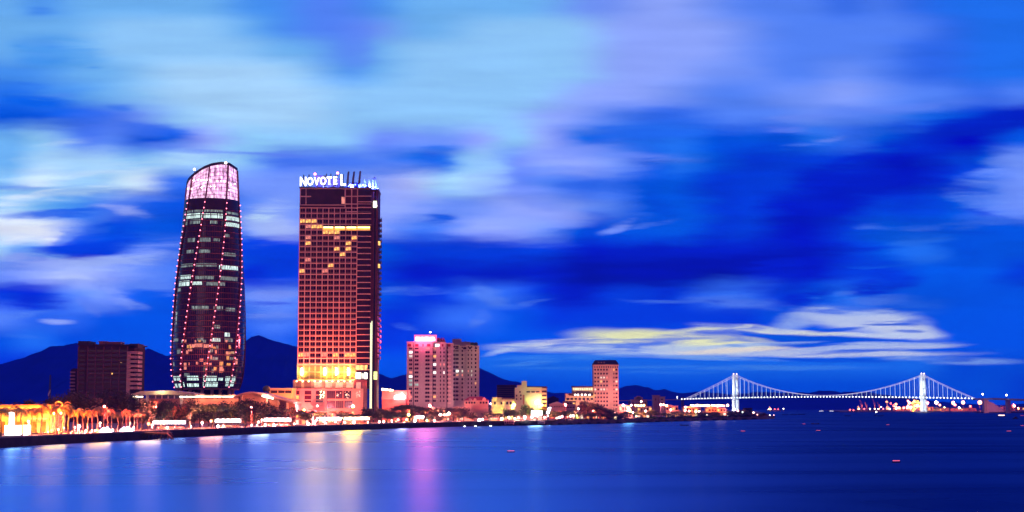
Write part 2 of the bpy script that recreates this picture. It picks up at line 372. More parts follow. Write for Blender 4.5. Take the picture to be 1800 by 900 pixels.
# reflection strength is painted down from left to right to darken the river
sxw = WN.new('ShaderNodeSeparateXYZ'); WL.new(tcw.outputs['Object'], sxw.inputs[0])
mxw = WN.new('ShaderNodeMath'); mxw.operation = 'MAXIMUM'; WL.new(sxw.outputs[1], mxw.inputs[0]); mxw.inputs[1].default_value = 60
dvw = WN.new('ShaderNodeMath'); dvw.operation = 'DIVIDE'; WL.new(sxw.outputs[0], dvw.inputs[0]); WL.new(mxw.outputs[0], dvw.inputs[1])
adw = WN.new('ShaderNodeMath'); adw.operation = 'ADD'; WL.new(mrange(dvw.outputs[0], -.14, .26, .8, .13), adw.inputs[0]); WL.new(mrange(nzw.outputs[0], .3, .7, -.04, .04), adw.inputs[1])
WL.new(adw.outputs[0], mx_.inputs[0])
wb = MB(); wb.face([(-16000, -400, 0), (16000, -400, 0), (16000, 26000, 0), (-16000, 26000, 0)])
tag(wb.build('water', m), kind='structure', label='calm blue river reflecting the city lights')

# ------------------------------------------------------------------ land
SHORE = [(-420, 818), (-200, 801), (0, 787), (80, 782), (150, 778), (230, 774), (300, 769.5), (450, 763), (600, 757), (700, 753), (800, 750), (880, 748.5),
         (950, 747.5), (1000, 746.5), (1100, 743.5), (1180, 741), (1250, 739), (1320, 737.5), (1362, 736)]
shore = [ground(a, b) for a, b in SHORE]
def shoreD(px):
    for i in range(len(SHORE) - 1):
        a, b = SHORE[i], SHORE[i + 1]
        if a[0] <= px <= b[0]:
            t = (px - a[0]) / (b[0] - a[0]); return 1 / ((1 - t) / shore[i].y + t / shore[i + 1].y)
    return shore[0].y if px < SHORE[0][0] else shore[-1].y
M_land = mat('earth', (0.22, 0.17, 0.15), .95, .35, .08)
M_pave = mat('promenade_paving', (0.34, 0.27, 0.25), .8, .25, .4)
M_road = mat('asphalt', (0.06, 0.055, 0.055), .85, .25, .5)
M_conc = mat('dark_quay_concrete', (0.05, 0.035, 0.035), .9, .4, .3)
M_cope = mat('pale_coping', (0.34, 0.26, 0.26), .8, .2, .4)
back = [Vector((-6500 + i * 340, 10500, 0)) for i in range(len(shore))]
back[-1] = Vector((gx(1330, 4300), 4300, 0)); back[-2] = Vector((gx(1300, 5200), 5200, 0)); back[-3] = Vector((gx(1270, 7000), 7000, 0))
lb = MB()
for i in range(len(shore) - 1):
    a, b, c_, d = shore[i], shore[i + 1], back[i + 1], back[i]
    lb.face([(a.x, a.y + .35, GZ), (b.x, b.y + .35, GZ), (c_.x, c_.y, GZ), (d.x, d.y, GZ)])
    lb.face([(a.x, a.y + .35, -2), (b.x, b.y + .35, -2), (b.x, b.y + .35, GZ), (a.x, a.y + .35, GZ)])
a, d = shore[-1], back[-1]
lb.face([(a.x, a.y + .35, -2), (d.x, d.y, -2), (d.x, d.y, GZ), (a.x, a.y + .35, GZ)])
tag(lb.build('ground', M_land), kind='structure')
def strip(name, m_, o0, o1, z, i0=0, i1=12):
    b = MB()
    for i in range(i0, i1):
        a, c_ = shore[i], shore[i + 1]
        b.face([(a.x, a.y + o0, z), (c_.x, c_.y + o0, z), (c_.x, c_.y + o1, z), (a.x, a.y + o1, z)])
    return tag(b.build(name, m_), kind='structure')
strip('promenade', M_pave, .7, 16, GZ + .01)
strip('road', M_road, 34, 52, GZ + .005, 0, 16)
rm = strip('road_marking', mat('white_road_paint', (.7, .7, .66), .7), 42.9, 43.1, GZ + .012, 0, 16)
# quay wall with coping, from the left edge to the floodlights
qw = thing('quay_wall', 'long dark concrete quay wall along the promenade, pale coping on top', 'quay wall', tuple(shore[0]))
wl = MB(); cp = MB()
for i in range(0, 12):
    a, c_ = shore[i] - shore[0], shore[i + 1] - shore[0]
    for b, y0, y1, z0, z1 in ((wl, 0, .35, -2, GZ - .35), (cp, -.15, .7, GZ - .35, GZ + .06)):
        b.v += [(a.x, a.y + y0, z0), (c_.x, c_.y + y0, z0), (c_.x, c_.y + y1, z0), (a.x, a.y + y1, z0), (a.x, a.y + y0, z1), (c_.x, c_.y + y0, z1), (c_.x, c_.y + y1, z1), (a.x, a.y + y1, z1)]
        k = len(b.v) - 8
        for f in ((0, 1, 5, 4), (4, 5, 6, 7), (2, 3, 7, 6)):
            b.f.append(tuple(k + j for j in f)); b.m.append(0); b.sm.append(False)
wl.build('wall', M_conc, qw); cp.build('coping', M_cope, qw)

# far shore under the right half of the bridge
fb = MB()
fs = [ground(x, 724.5) for x in (1476, 1520, 1580, 1650, 1720, 1800, 1960, 2200)]
for i in range(len(fs) - 1):
    a, b = fs[i], fs[i + 1]
    fb.face([(a.x, a.y, 2.5), (b.x, b.y, 2.5), (b.x * 1.6, b.y * 1.6, 2.5), (a.x * 1.5, a.y * 1.6, 2.5)])
    fb.face([(a.x, a.y, -1), (b.x, b.y, -1), (b.x, b.y, 2.5), (a.x, a.y, 2.5)])
tag(fb.build('shore', M_land), kind='structure')

# ------------------------------------------------------------------ mountains
M_hill = mat('haze_blue_slope', (0.003, 0.008, 0.28), 1.0, .3, .004, spec=0.0)  # distance haze is mixed into the slope's blue base colour
def hills(pts, D, depth, seed):
    rnd = random.Random(seed); b = MB(); cols = []
    n = 8
    xs = []
    for i in range(len(pts) - 1):
        a, c_ = pts[i], pts[i + 1]; k = max(1, int((c_[0] - a[0]) / 7))
        for j in range(k):
            t = j / k; xs.append((a[0] + (c_[0] - a[0]) * t, a[1] + (c_[1] - a[1]) * t + rnd.uniform(-.9, .9)))
    xs.append(pts[-1])
    for px, py in xs:
        h = max(gz(py, D), 1.0); x = gx(px, D); cl = []
        for j in range(2 * n + 1):
            u = (j - n) / n
            k = (1 - abs(u)) ** 1.15
            cl.append((x + rnd.uniform(-20, 20) * (u != 0) , D + u * depth, h * k * (1 + (rnd.uniform(-.06, .04) if 0 < abs(u) < 1 else 0)) - .5))
        cols.append(cl)
    for i in range(len(cols) - 1):
        for j in range(2 * n):
            b.face([cols[i][j], cols[i + 1][j], cols[i + 1][j + 1], cols[i][j + 1]], 0, True)
    return b
b = hills([(-420, 690), (-250, 668), (-100, 655), (0, 640), (40, 628), (62, 620), (85, 609), (108, 608), (130, 602), (165, 604), (200, 622), (236, 622), (258, 612), (275, 620), (290, 625), (312, 624), (350, 640), (390, 625), (428, 600), (440, 592), (453, 588), (470, 596), (490, 602), (522, 609), (580, 630),
           (640, 650), (672, 659), (688, 664), (712, 658), (760, 640), (800, 636), (842, 645), (862, 656), (885, 666), (908, 671), (940, 682), (980, 692), (1020, 702), (1060, 716)], 9000, 1600, 4)
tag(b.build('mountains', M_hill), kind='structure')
b = hills([(880, 700), (930, 695), (960, 692), (985, 690), (1010, 693), (1050, 690), (1085, 684), (1100, 679), (1118, 677), (1140, 681), (1152, 685), (1168, 684), (1180, 688), (1200, 692), (1215, 689), (1245, 689), (1275, 693), (1300, 692), (1330, 689), (1370, 690), (1420, 690), (1440, 687), (1460, 686),
           (1478, 690), (1500, 688), (1520, 689), (1560, 694), (1600, 699), (1650, 706), (1700, 710), (1760, 712), (1830, 708), (1900, 705), (2000, 708), (2200, 716)], 12500, 1500, 9)
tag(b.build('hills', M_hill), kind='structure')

# ------------------------------------------------------------------ evening air
hm = bpy.data.materials.new('evening_haze'); hm.use_nodes = True
for n_ in list(hm.node_tree.nodes):
    if n_.type == 'BSDF_PRINCIPLED': hm.node_tree.nodes.remove(n_)
vol = hm.node_tree.nodes.new('ShaderNodeVolumePrincipled'); vol.inputs['Color'].default_value = (.02, .12, 1, 1); vol.inputs['Density'].default_value = HAZE
hm.node_tree.links.new(vol.outputs[0], [n_ for n_ in hm.node_tree.nodes if n_.type == 'OUTPUT_MATERIAL'][0].inputs['Volume'])
hb = MB().box(-15500, 15500, -350, 14300, -3, 480)
tag(hb.build('haze', hm), kind='stuff')
# ------------------------------------------------------------------ building helpers
M_glass = mat('dark_tinted_glass', (0.012, 0.012, 0.02), .12, .3, .2, spec=.6)
M_glassred = mat('maroon_tinted_glass', (0.035, 0.008, 0.014), .18, .4, .15, spec=.45)
M_metal = mat('dark_steel', (0.05, 0.05, 0.06), .5, .3, .5, spec=.5)
M_white = mat('white_paint', (0.75, 0.72, 0.7), .6, .1, .3)
M_warm = glow('warm_lit_window', (1, .55, .12), 1.6, .55, .5)
M_pale = glow('pale_lit_window', (.72, 1, .86), 1.0, .5, .6)
M_pink = glow('pink_lit_window', (1, .32, .22), .9, .4, .6)
M_teal = glow('teal_lit_window', (.1, .9, .75), .6, .6, .9)
M_bulb = glow('lamp_white', (1, .93, .8), 14)
M_bulbw = glow('lamp_warm', (1, .72, .32), 14)
M_bulbr = glow('lamp_red', (1, .12, .1), 10)
M_bulbg = glow('lamp_green', (.5, 1, .35), 10)
class Bld:
    """a building whose local x is metres from its middle, y metres behind its front, z metres above the land"""
    def __init__(s, name, label, cat, pxc, D, rotz=0.0, group=None):
        s.pxc, s.D = pxc, D; s.x0 = gx(pxc, D)
        s.root = thing(name, label, cat, (s.x0, D, GZ), rotz, group)
    def x(s, px): return gx(px, s.D) - s.x0
    def z(s, py): return gz(py, s.D) - GZ
    def box(s, b, px0, px1, y0, y1, pyb, pyt, m=0):
        zb = 0 if pyb is None else s.z(pyb)
        return b.box(s.x(px0), s.x(px1), y0, y1, zb, s.z(pyt), m)
def window_mesh(name, w, h, pane, frame, depth=.25, bars=1):
    b = MB(); t = .16
    b.box(-w/2, w/2, -.06, .05, 0, h, 0)
    b.box(-w/2 - t, w/2 + t, -depth, .02, -t, 0, 1); b.box(-w/2 - t, w/2 + t, -depth, .02, h, h + t, 1)
    b.box(-w/2 - t, -w/2, -depth, .02, 0, h, 1); b.box(w/2, w/2 + t, -depth, .02, 0, h, 1)
    for k in range(bars):
        x = -w/2 + w * (k + 1) / (bars + 1); b.box(x - .05, x + .05, -.12, -.06, 0, h, 1)
    return b.mesh(name, [pane, frame])
def text_mesh(ch, size, depth, m, name='letter', bold=0.0):
    cu = bpy.data.curves.new(name, 'FONT'); cu.body = ch; cu.size = size; cu.extrude = depth / 2; cu.offset = bold
    cu.align_x = 'CENTER'; cu.align_y = 'BOTTOM_BASELINE'
    o = bpy.data.objects.new('letter_source', cu); col.objects.link(o)
    me = bpy.data.meshes.new_from_object(o.evaluated_get(bpy.context.evaluated_depsgraph_get()))
    bpy.data.objects.remove(o); me.name = name
    me.materials.clear(); me.materials.append(m)
    return me
UP = (R(90), 0, 0)

# ================================================================== 1 twisting round glass tower
D = 1000.0; s_ = D / F
CX = 364.5
tower = Bld('round_glass_tower', 'tall rounded glass tower with twisting ribs of pink lights and a glowing slanted top', 'tower', CX, D)
RT = tower.root; RT.location.y = D - 8; RT.location.x *= (D + 16) / D
PROF = [(694, 50), (685, 54), (672, 58), (660, 60.3), (640, 62), (620, 62.9), (590, 62.9), (560, 62.3), (540, 61.8), (510, 60.8), (490, 60), (460, 58), (429, 55.4), (400, 52.5), (380, 50.4), (352, 47.6), (340, 46.6), (320, 45), (300, 43.3), (284, 42)]
ZT = tower.z
def rad(z):
    pts = [(ZT(py), r * s_) for py, r in PROF]
    for (a, ra), (b, rb) in zip(pts, pts[1:]):
        if a <= z <= b: return ra + (rb - ra) * (z - a) / (b - a)
    return pts[0][1] if z < pts[0][0] else pts[-1][1]
Z0, Z1, ZC = ZT(683.5), ZT(288), ZT(349)
def drift(z): return 1.2 * (z - Z0) / (Z1 - Z0) * s_ * 1.6
def tp(ang, z, off=0.0):               # ang in degrees: 0 faces the river, + to the right
    r = rad(z) + off; a = R(ang)
    return Vector((drift(z) + r * math.sin(a), 24 - r * math.cos(a), z))
RIMP = [(-1, 323), (-.85, 314), (-.5, 304), (-.2, 296.5), (.1, 291), (.5, 287), (.8, 287.2), (1, 292.5)]
def ztop(ang):                          # the rim is cut in a rising curve, high on the right and low on the left
    u = math.sin(R(ang))
    for (a, ya), (b_, yb) in zip(RIMP, RIMP[1:]):
        if a - 1e-6 <= u <= b_ + 1e-6: return ZT(ya + (yb - ya) * (u - a) / (b_ - a))
# glass skin, one floor after another
mg = bpy.data.materials.new('tower_curtain_wall'); mg.use_nodes = True
t_ = mg.node_tree; pg = t_.nodes['Principled BSDF']; pg.inputs['Roughness'].default_value = .1; pg.inputs['Specular IOR Level'].default_value = .5
uvn = t_.nodes.new('ShaderNodeUVMap'); wn = t_.nodes.new('ShaderNodeTexBrick'); t_.links.new(uvn.outputs[0], wn.inputs['Vector'])
wn.offset = 0; wn.inputs['Scale'].default_value = 1; wn.inputs['Brick Width'].default_value = 1; wn.inputs['Row Height'].default_value = 1; wn.inputs['Mortar Size'].default_value = .07; wn.inputs['Mortar Smooth'].default_value = .2
wn.inputs['Color1'].default_value = (.004, .008, .045, 1); wn.inputs['Color2'].default_value = (.022, .012, .04, 1); wn.inputs['Mortar'].default_value = (.17, .055, .075, 1)
t_.links.new(wn.outputs['Color'], pg.inputs['Base Color'])
NF, NS = 34, 108
zs = [Z0 + (ZC - Z0) * i / NF for i in range(NF + 1)]
b = MB()
for i in range(NF):
    for k in range(NS):
        a0, a1 = 360 * k / NS, 360 * (k + 1) / NS
        b.face([tp(a0, zs[i]), tp(a1, zs[i]), tp(a1, zs[i + 1]), tp(a0, zs[i + 1])], 0, False)
me = b.mesh('curtain_wall', mg); uv = me.uv_layers.new(name='UVMap')
k = 0
for i in range(NF):
    for j in range(NS):
        for u, v in ((j, i), (j + 1, i), (j + 1, i + 1), (j, i + 1)): uv.data[k].uv = (u, v); k += 1
place(me, 'curtain_wall', RT)
# dark floor edges
b = MB()
for z in zs[1:]:
    b.lathe([(rad(z) + .05, z - .28), (rad(z) + .22, z - .26), (rad(z) + .22, z + .26), (rad(z) + .05, z + .28)], (drift(z), 24), 72)
b.build('floor_edge', mat('maroon_floor_edge', (.11, .03, .04), .5, .3, .2), RT)
# opaque mechanical floors below the crown
b = MB(); z0, z1 = ZT(367), ZT(349)
for k in range(72):
    a0, a1 = 5 * k, 5 * k + 5
    b.face([tp(a0, z0, .3), tp(a1, z0, .3), tp(a1, z1, .3), tp(a0, z1, .3)], 0, True)
b.build('plant_floor', mat('blackened_panel', (.025, .012, .03), .4, .4, .2), RT)
# lit office floors: each run of panes is a part
ml = bpy.data.materials.new('lit_office'); ml.use_nodes = True; t_ = ml.node_tree; pl = t_.nodes['Principled BSDF']
pl.inputs['Base Color'].default_value = (.05, .05, .05, 1); pl.inputs['Emission Color'].default_value = (.74, 1, .95, 1)
uvn = t_.nodes.new('ShaderNodeUVMap'); mpn = t_.nodes.new('ShaderNodeMapping'); mpn.inputs['Scale'].default_value = (2.2, .35, 1)
vz = t_.nodes.new('ShaderNodeTexNoise'); vz.inputs['Scale'].default_value = 1.3; vz.inputs['Detail'].default_value = 3; mr_ = t_.nodes.new('ShaderNodeMapRange')
mr_.inputs[1].default_value = .44; mr_.inputs[2].default_value = .7; mr_.inputs[3].default_value = .01; mr_.inputs[4].default_value = .75
t_.links.new(uvn.outputs[0], mpn.inputs[0]); t_.links.new(mpn.outputs[0], vz.inputs['Vector']); t_.links.new(vz.outputs[0], mr_.inputs[0]); t_.links.new(mr_.outputs[0], pl.inputs['Emission Strength'])
mlb = ml.copy(); mlb.name = 'bright_lit_office'
for n_ in mlb.node_tree.nodes:
    if n_.type == 'MAP_RANGE': n_.inputs[1].default_value = .4; n_.inputs[2].default_value = .62; n_.inputs[4].default_value = 1.9
mlr = ml.copy(); mlr.name = 'red_lit_office'
mlr.node_tree.nodes['Principled BSDF'].inputs['Emission Color'].default_value = (1, .28, .2, 1)
def lit(a0, a1, pyb, pyt, m_, off=.14, name='lit_window'):
    z0, z1 = ZT(pyb), ZT(pyt); n = max(2, int((a1 - a0) / 2.2)); b = MB()
    for k in range(n):
        c0, c1 = a0 + (a1 - a0) * k / n, a0 + (a1 - a0) * (k + 1) / n
        b.face([tp(c0, z0, off), tp(c1 - .12, z0, off), tp(c1 - .12, z1, off), tp(c0, z1, off)])
    me = b.mesh(name, m_); uv = me.uv_layers.new(name='UVMap'); s0 = random.uniform(0, 60)
    for q_, l_ in enumerate(uv.data):
        kk, c_ = divmod(q_, 4); l_.uv = (s0 + kk + (c_ in (1, 2)), s0 * .7 + (c_ > 1))
    return place(me, name, RT)
def ang(px, py):
    return math.degrees(math.asin(max(-.99, min(.99, (px - CX) * s_ / rad(ZT(py))))))
FL = [ZT(683.5) + (ZT(349) - ZT(683.5)) * i / NF for i in range(NF + 1)]
for px0, px1, py0, py1, m_ in [
    (322, 340, 373, 368, ml), (342, 354, 373, 368, ml), (356, 370, 373, 368, ml), (372, 392, 373, 368, ml), (396, 414, 375, 371, ml),
    (322, 354, 384, 375, mlb), (356, 392, 384, 376, mlb), (396, 415, 386, 378, mlb), (322, 329, 395, 386, ml), (334, 356, 394, 386, ml), (372, 384, 394, 388, ml), (395, 416, 398, 390, mlb),
    (332, 346, 426, 419, ml), (352, 374, 426, 419, ml), (379, 389, 425, 420, ml), (396, 404, 418, 411, ml), (330, 344, 447, 440, ml), (354, 374, 447, 440, ml), (396, 414, 450, 444, ml),
    (320, 344, 470, 464, ml), (350, 386, 470, 464, ml), (390, 418, 474, 467, mlb), (319, 341, 491, 484, mlb), (350, 382, 492, 485, ml), (390, 418, 493, 486, ml),
    (317, 339, 503, 494, mlb), (345, 362, 502, 495, mlb), (370, 400, 503, 497, ml), (314, 322, 512, 506, ml), (345, 375, 546, 539, ml), (383, 398, 546, 539, ml), (402, 416, 547, 541, ml),
    (385, 394, 578, 572, ml), (312, 316, 570, 548, ml), (402, 410, 592, 584, mlb), (357, 367, 600, 593, ml), (379, 396, 601, 595, mlb), (402, 414, 601, 595, ml), (308, 320, 600, 594, ml),
    (342, 352, 612, 606, mlr), (352, 366, 611, 604, mlr), (368, 384, 612, 606, mlr), (404, 412, 625, 618, mlr), (376, 384, 620, 613, ml), (318, 326, 622, 613, ml), (340, 348, 618, 613, mlr),
    (379, 388, 633, 628, ml), (362, 368, 636, 631, mlr), (394, 400, 655, 636, mlr), (333, 338, 650, 638, mlr), (308, 312, 644, 636, ml), (382, 386, 656, 649, ml), (334, 344, 662, 656, ml), (416, 421, 640, 630, mlr),
    (308, 316, 669, 661, mlb), (318, 326, 669, 661, mlb), (339, 360, 669, 661, mlb), (368, 390, 670, 661, mlb), (393, 400, 669, 663, mlb), (403, 417, 670, 662, mlb),
    (310, 318, 681, 673, mlb), (321, 327, 681, 674, mlb), (331, 334, 680, 672, mlb), (339, 360, 680, 673, mlb), (367, 391, 680, 672, mlb), (403, 414, 679, 671, mlb)]:
    lit(ang(px0, py0), ang(px1, py0), py0, py1, m_)
mlo = mlr.copy(); mlo.name = 'orange_glint'; mlo.node_tree.nodes['Principled BSDF'].inputs['Emission Color'].default_value = (1, .42, .1, 1)
for m_ in (mlo, mlr):
    for n_ in m_.node_tree.nodes:
        if n_.type == 'MAP_RANGE': n_.inputs[1].default_value = .36; n_.inputs[2].default_value = .6; n_.inputs[4].default_value = 1.5
rq = random.Random(8)
for k in range(46):  # small glowing patches put in as warm glints on the lower glass
    px = rq.uniform(318, 414) if k % 3 else rq.uniform(375, 415); py = 683.5 - 9.85 * rq.randint(1, 8) - rq.uniform(1, 3); wq = rq.uniform(2, 6)
    if py > 660: continue
    lit(ang(px, py), ang(px + wq, py), py, py - rq.uniform(3, 6.5), (mlo, mlr, mlr, mlo, ml)[k % 5], .17)
# twisting ribs, each with its string of pink lamps
M_rib = mat('maroon_rib', (.16, .035, .045), .45, .3, .2); M_led = glow('pink_bead', (1, .2, .3), 6)
for j in range(8):
    base_a = -40.5 + 45 * j
    b = MB(); ld = MB(); n = 44; pts = []
    ztp = ztop(base_a + 44)
    for i in range(n + 1):
        z = Z0 - 1 + (ztp + .5 - Z0) * i / n; a = base_a + 44 * i / n
        pts.append((a, z))
    for (a0, z0), (a1, z1) in zip(pts, pts[1:]):
        w0 = 1.25
        p0, p1, q0_, q1 = tp(a0 - w0, z0, .9), tp(a0 + w0, z0, .9), tp(a1 - w0, z1, .9), tp(a1 + w0, z1, .9)
        i0, i1, j0, j1 = tp(a0 - w0, z0, -.3), tp(a0 + w0, z0, -.3), tp(a1 - w0, z1, -.3), tp(a1 + w0, z1, -.3)
        b.face([p0, p1, q1, q0_]); b.face([i0, p0, q0_, j0]); b.face([p1, i1, j1, q1])
    rib = b.build('rib', M_rib, RT)
    nl = 33
    if math.cos(R(base_a + 20)) < -.35: continue
    if j == 0: bead = MB().ball((0, 0, 0), .36, 6).mesh('bead_lamp', M_led)
    for i in range(nl):
        t = (i + .3) / nl; z = Z0 + (ZC - Z0) * t; a = base_a + 44 * (z + 1 - Z0) / (ztp - Z0)
        place(bead, 'bead_lamp', rib, tp(a, z, 1.2))
# glowing crown
mc = bpy.data.materials.new('glowing_crown_lattice'); mc.use_nodes = True; t_ = mc.node_tree; pc = t_.nodes['Principled BSDF']
pc.inputs['Base Color'].default_value = (.3, .2, .25, 1); pc.inputs['Roughness'].default_value = .4
uvn = t_.nodes.new('ShaderNodeUVMap'); br = t_.nodes.new('ShaderNodeTexBrick'); br.offset = 0; br.inputs['Scale'].default_value = 1; br.inputs['Brick Width'].default_value = 1; br.inputs['Row Height'].default_value = 1
br.inputs['Mortar Size'].default_value = .1; br.inputs['Mortar Smooth'].default_value = .3
br.inputs['Color1'].default_value = (1, .62, .86, 1); br.inputs['Color2'].default_value = (.8, .42, .75, 1); br.inputs['Mortar'].default_value = (.3, .08, .22, 1)
nz = t_.nodes.new('ShaderNodeTexNoise'); nz.inputs['Scale'].default_value = .5; nz.inputs['Detail'].default_value = 5; mr_ = t_.nodes.new('ShaderNodeMapRange'); mr_.inputs[1].default_value = .38; mr_.inputs[2].default_value = .66; mr_.inputs[3].default_value = .4; mr_.inputs[4].default_value = 2.8
t_.links.new(uvn.outputs[0], br.inputs['Vector']); t_.links.new(uvn.outputs[0], nz.inputs['Vector']); t_.links.new(nz.outputs[0], mr_.inputs[0])
t_.links.new(br.outputs['Color'], pc.inputs['Emission Color']); t_.links.new(mr_.outputs[0], pc.inputs['Emission Strength'])
b = MB(); NR = 9; uvs = []
for k in range(NS):
    a0, a1 = 360 * k / NS, 360 * (k + 1) / NS
    for i in range(NR):
        za0, za1 = ZC + (ztop(a0) - ZC) * i / NR, ZC + (ztop(a0) - ZC) * (i + 1) / NR
        zb0, zb1 = ZC + (ztop(a1) - ZC) * i / NR, ZC + (ztop(a1) - ZC) * (i + 1) / NR
        b.face([tp(a0, za0, -.25), tp(a1, zb0, -.25), tp(a1, zb1, -.25), tp(a0, za1, -.25)], 0, True)
        uvs += [(k, i), (k + 1, i), (k + 1, i + 1), (k, i + 1)]
me = b.mesh('crown', mc); uv = me.uv_layers.new(name='UVMap')
for q_, l_ in enumerate(uv.data): l_.uv = uvs[q_]
crown_o = place(me, 'crown', RT)
b = MB()
for k in range(NS):
    a0, a1 = 360 * k / NS, 360 * (k + 1) / NS
    za, zb = ztop(a0), ztop(a1)
    o0, o1, i0, i1 = tp(a0, za, .5), tp(a1, zb, .5), tp(a0, za, -1.2), tp(a1, zb, -1.2)
    up = Vector((0, 0, 1.4)); dn = Vector((0, 0, -.5))
    b.face([o0 + dn, o1 + dn, o1 + up, o0 + up]); b.face([o0 + up, o1 + up, i1 + up, i0 + up]); b.face([i1 + dn, i0 + dn, i0 + up, i1 + up])
b.build('rim', mat('dark_rim', (.03, .015, .03), .5, .2, .3), RT)
# inner lamps showing through the crown
for px, py in [(335, 331), (338, 316), (346, 316), (352, 317), (356, 316), (358, 327), (363, 317), (369, 317), (370, 328), (377, 328), (381, 318), (387, 318), (392, 317), (397, 319), (402, 322), (407, 319), (354, 330), (326, 329), (400, 332)]:
    bb = MB(); a = ang(px, py); z = ZT(py); bb.ball(tp(a, z, .15), random.uniform(.35, .6), 6); bb.build('crown_lamp', glow('crown_lamp', (1, .85, .95), 5), RT)
for px, py in [(344, 299), (397.5, 286)]:
    bb = MB(); p0 = Vector((tower.x(px), 8 if px > 390 else 4, ZT(py + 4))); bb.tube([p0 - Vector((0, 0, 1.5)), p0 + Vector((0, 0, 1))], .15); bb.ball(p0 + Vector((0, 0, 1.4)), .8, 8, 1)
    bb.build('beacon', [M_metal, glow('beacon_white', (1, .75, .7), 9)], RT)
for px, pw, c_ in ((318, 20000, (1, .2, .25)), (364, 45000, (1, .2, .18)), (412, 110000, (1, .22, .12))):  # red uplights and their housings, added to redden the lower glass
    q_ = MB(); q_.box(tower.x(px) - .5, tower.x(px) + .5, -20.5, -19.6, ZT(690), ZT(690) + .7); q_.build('floodlight', M_metal, RT)
    spot('tower_flood', RT, (tower.x(px), -20, ZT(690) + 1.2), (tower.x(px) * .8, 5, ZT(590)), c_, pw, 80, .9, .6)
# legs under the drum
b = MB(); b.lathe([(rad(Z0) - 5, 0), (rad(Z0) - 5, Z0)], (0, 24), 40); b.build('core', M_glassred, RT)
b = MB(); b.lathe([(rad(Z0) - .2, Z0 - .6), (rad(Z0) + .3, Z0 - .5), (rad(Z0) + .3, Z0 + .3), (rad(Z0) - .3, Z0 + .3)], (0, 24), 60); b.build('soffit', mat('soffit', (.3, .12, .13), .6), RT)
cm = MB().lathe([(1.0, 0), (1.0, Z0 - .4)], (0, 0), 10).mesh('column', mat('pink_concrete', (.42, .26, .26), .8, .15, .4))
for px in (312, 322, 341, 365, 383, 397, 411, 416): 
    a = ang(px, 684); p0 = tp(a, Z0, -1.6); place(cm, 'column', RT, (p0.x, p0.y, 0))

# ================================================================== 2 hotel tower
D = 960.0; s_ = D / F
H = Bld('hotel_tower', 'tall slab hotel with gridded maroon facade, lit orange rooms and a white rooftop sign', 'hotel', 588, D, R(1.5))
RH = H.root; RH.location.x -= 1.3; hx, hz_ = H.x, H.z
M_grid = mat('terracotta_concrete', (.72, .48, .5), .8, .15, .12)
M_wall = mat('maroon_cladding', (.12, .03, .04), .6, .25, .1)
M_ledge = mat('warm_plaster', (.5, .3, .25), .8, .12, .2)
DEP = 24.0
b = MB(); H.box(b, 525.5, 651, .9, DEP, 683, 331); b.build('core', M_wall, RH)
x0, x1 = hx(526.5), hx(628.5); nC = 10; ZB, ZTOP = hz_(640), hz_(365.5); nR = 28
cw, rh = (x1 - x0) / nC, (ZTOP - ZB) / nR
b = MB()
for i in range(nR + 1):
    z = ZB + i * rh; b.box(x0, x1, -.75, .88, z - .26, z + .26)
for j in range(nC + 1):
    x = x0 + j * cw; b.box(x - .2, x + .2, -.95, .88, ZB - .26, ZTOP + .27)
b.build('facade_grid', M_grid, RH)
# rooms: every window is a part (the rest of the facade beyond a hundred is one part)
def room(w, h, pane, frame):
    q_ = MB(); q_.box(-w/2, w/2, .5, .86, -h/2, h/2, 0); q_.box(-w * .12, -w * .04, .42, .5, -h/2, h/2, 1); q_.box(-w/2, w/2, .40, .5, -h/2, -h * .18, 1)
    return q_
M_pf = mat('window_frame', (.2, .08, .08), .6)
me_d = room(cw - .5, rh - .6, M_glassred, M_pf).mesh('window', [M_glassred, M_pf])
me_w = room(cw - .5, rh - .6, M_warm, M_pf).mesh('window', [M_warm, mat('warm_curtain', (.4, .15, .05), .8)])
me_p = room(cw - .5, rh - .6, M_pink, M_pf).mesh('window', [M_pink, M_pf])
LITW = {}
for px, py, k in [(532, 394, 'w'), (546, 393, 'w'), (551, 393, 'w'), (539, 402, 'p'), (547, 402, 'w'), (558, 401, 'w'), (570, 411, 'w'), (582, 411, 'w'), (591, 411, 'w'), (539, 422, 'p'), (590, 421, 'p'), (622, 420, 'w'), (541, 433, 'w'), (609, 431, 'w'),
                  (591, 441, 'w'), (612, 440, 'w'), (602, 450, 'w'), (543, 462, 'p'), (529, 473, 'w'), (573, 473, 'p'), (582, 472, 'w'), (529, 623, 'w'), (591, 623, 'w'), (612, 622, 'w'), (623, 622, 'w'), (570, 623, 'p'), (537, 623, 'p')]:
    LITW[(min(9, int((px - 526.5) / 10.2)), int((hz_(py) - ZB) / rh))] = k
rest = MB(); cnt = 0
cells = [(j, i) for i in range(nR - 1, -1, -1) for j in range(nC)]
for j, i in cells:
    x, z = x0 + (j + .5) * cw, ZB + (i + .5) * rh; k = LITW.get((j, i))
    if k or cnt + len(LITW) < 100:
        if not k: cnt += 1
        place({'w': me_w, 'p': me_p, None: me_d}[k], 'window', RH, (x, 0, z))
    else:
        w, h = cw - .5, rh - .6; rest.box(x - w/2, x + w/2, .5, .86, z - h/2, z + h/2, 0)
        rest.box(x - w * .12, x - w * .04, .42, .5, z - h/2, z + h/2, 1); rest.box(x - w/2, x + w/2, .40, .5, z - h/2, z - h * .18, 1)
rs = rest.build('lower_windows', [M_glassred, M_pf], RH); rs['kind'] = 'stuff'
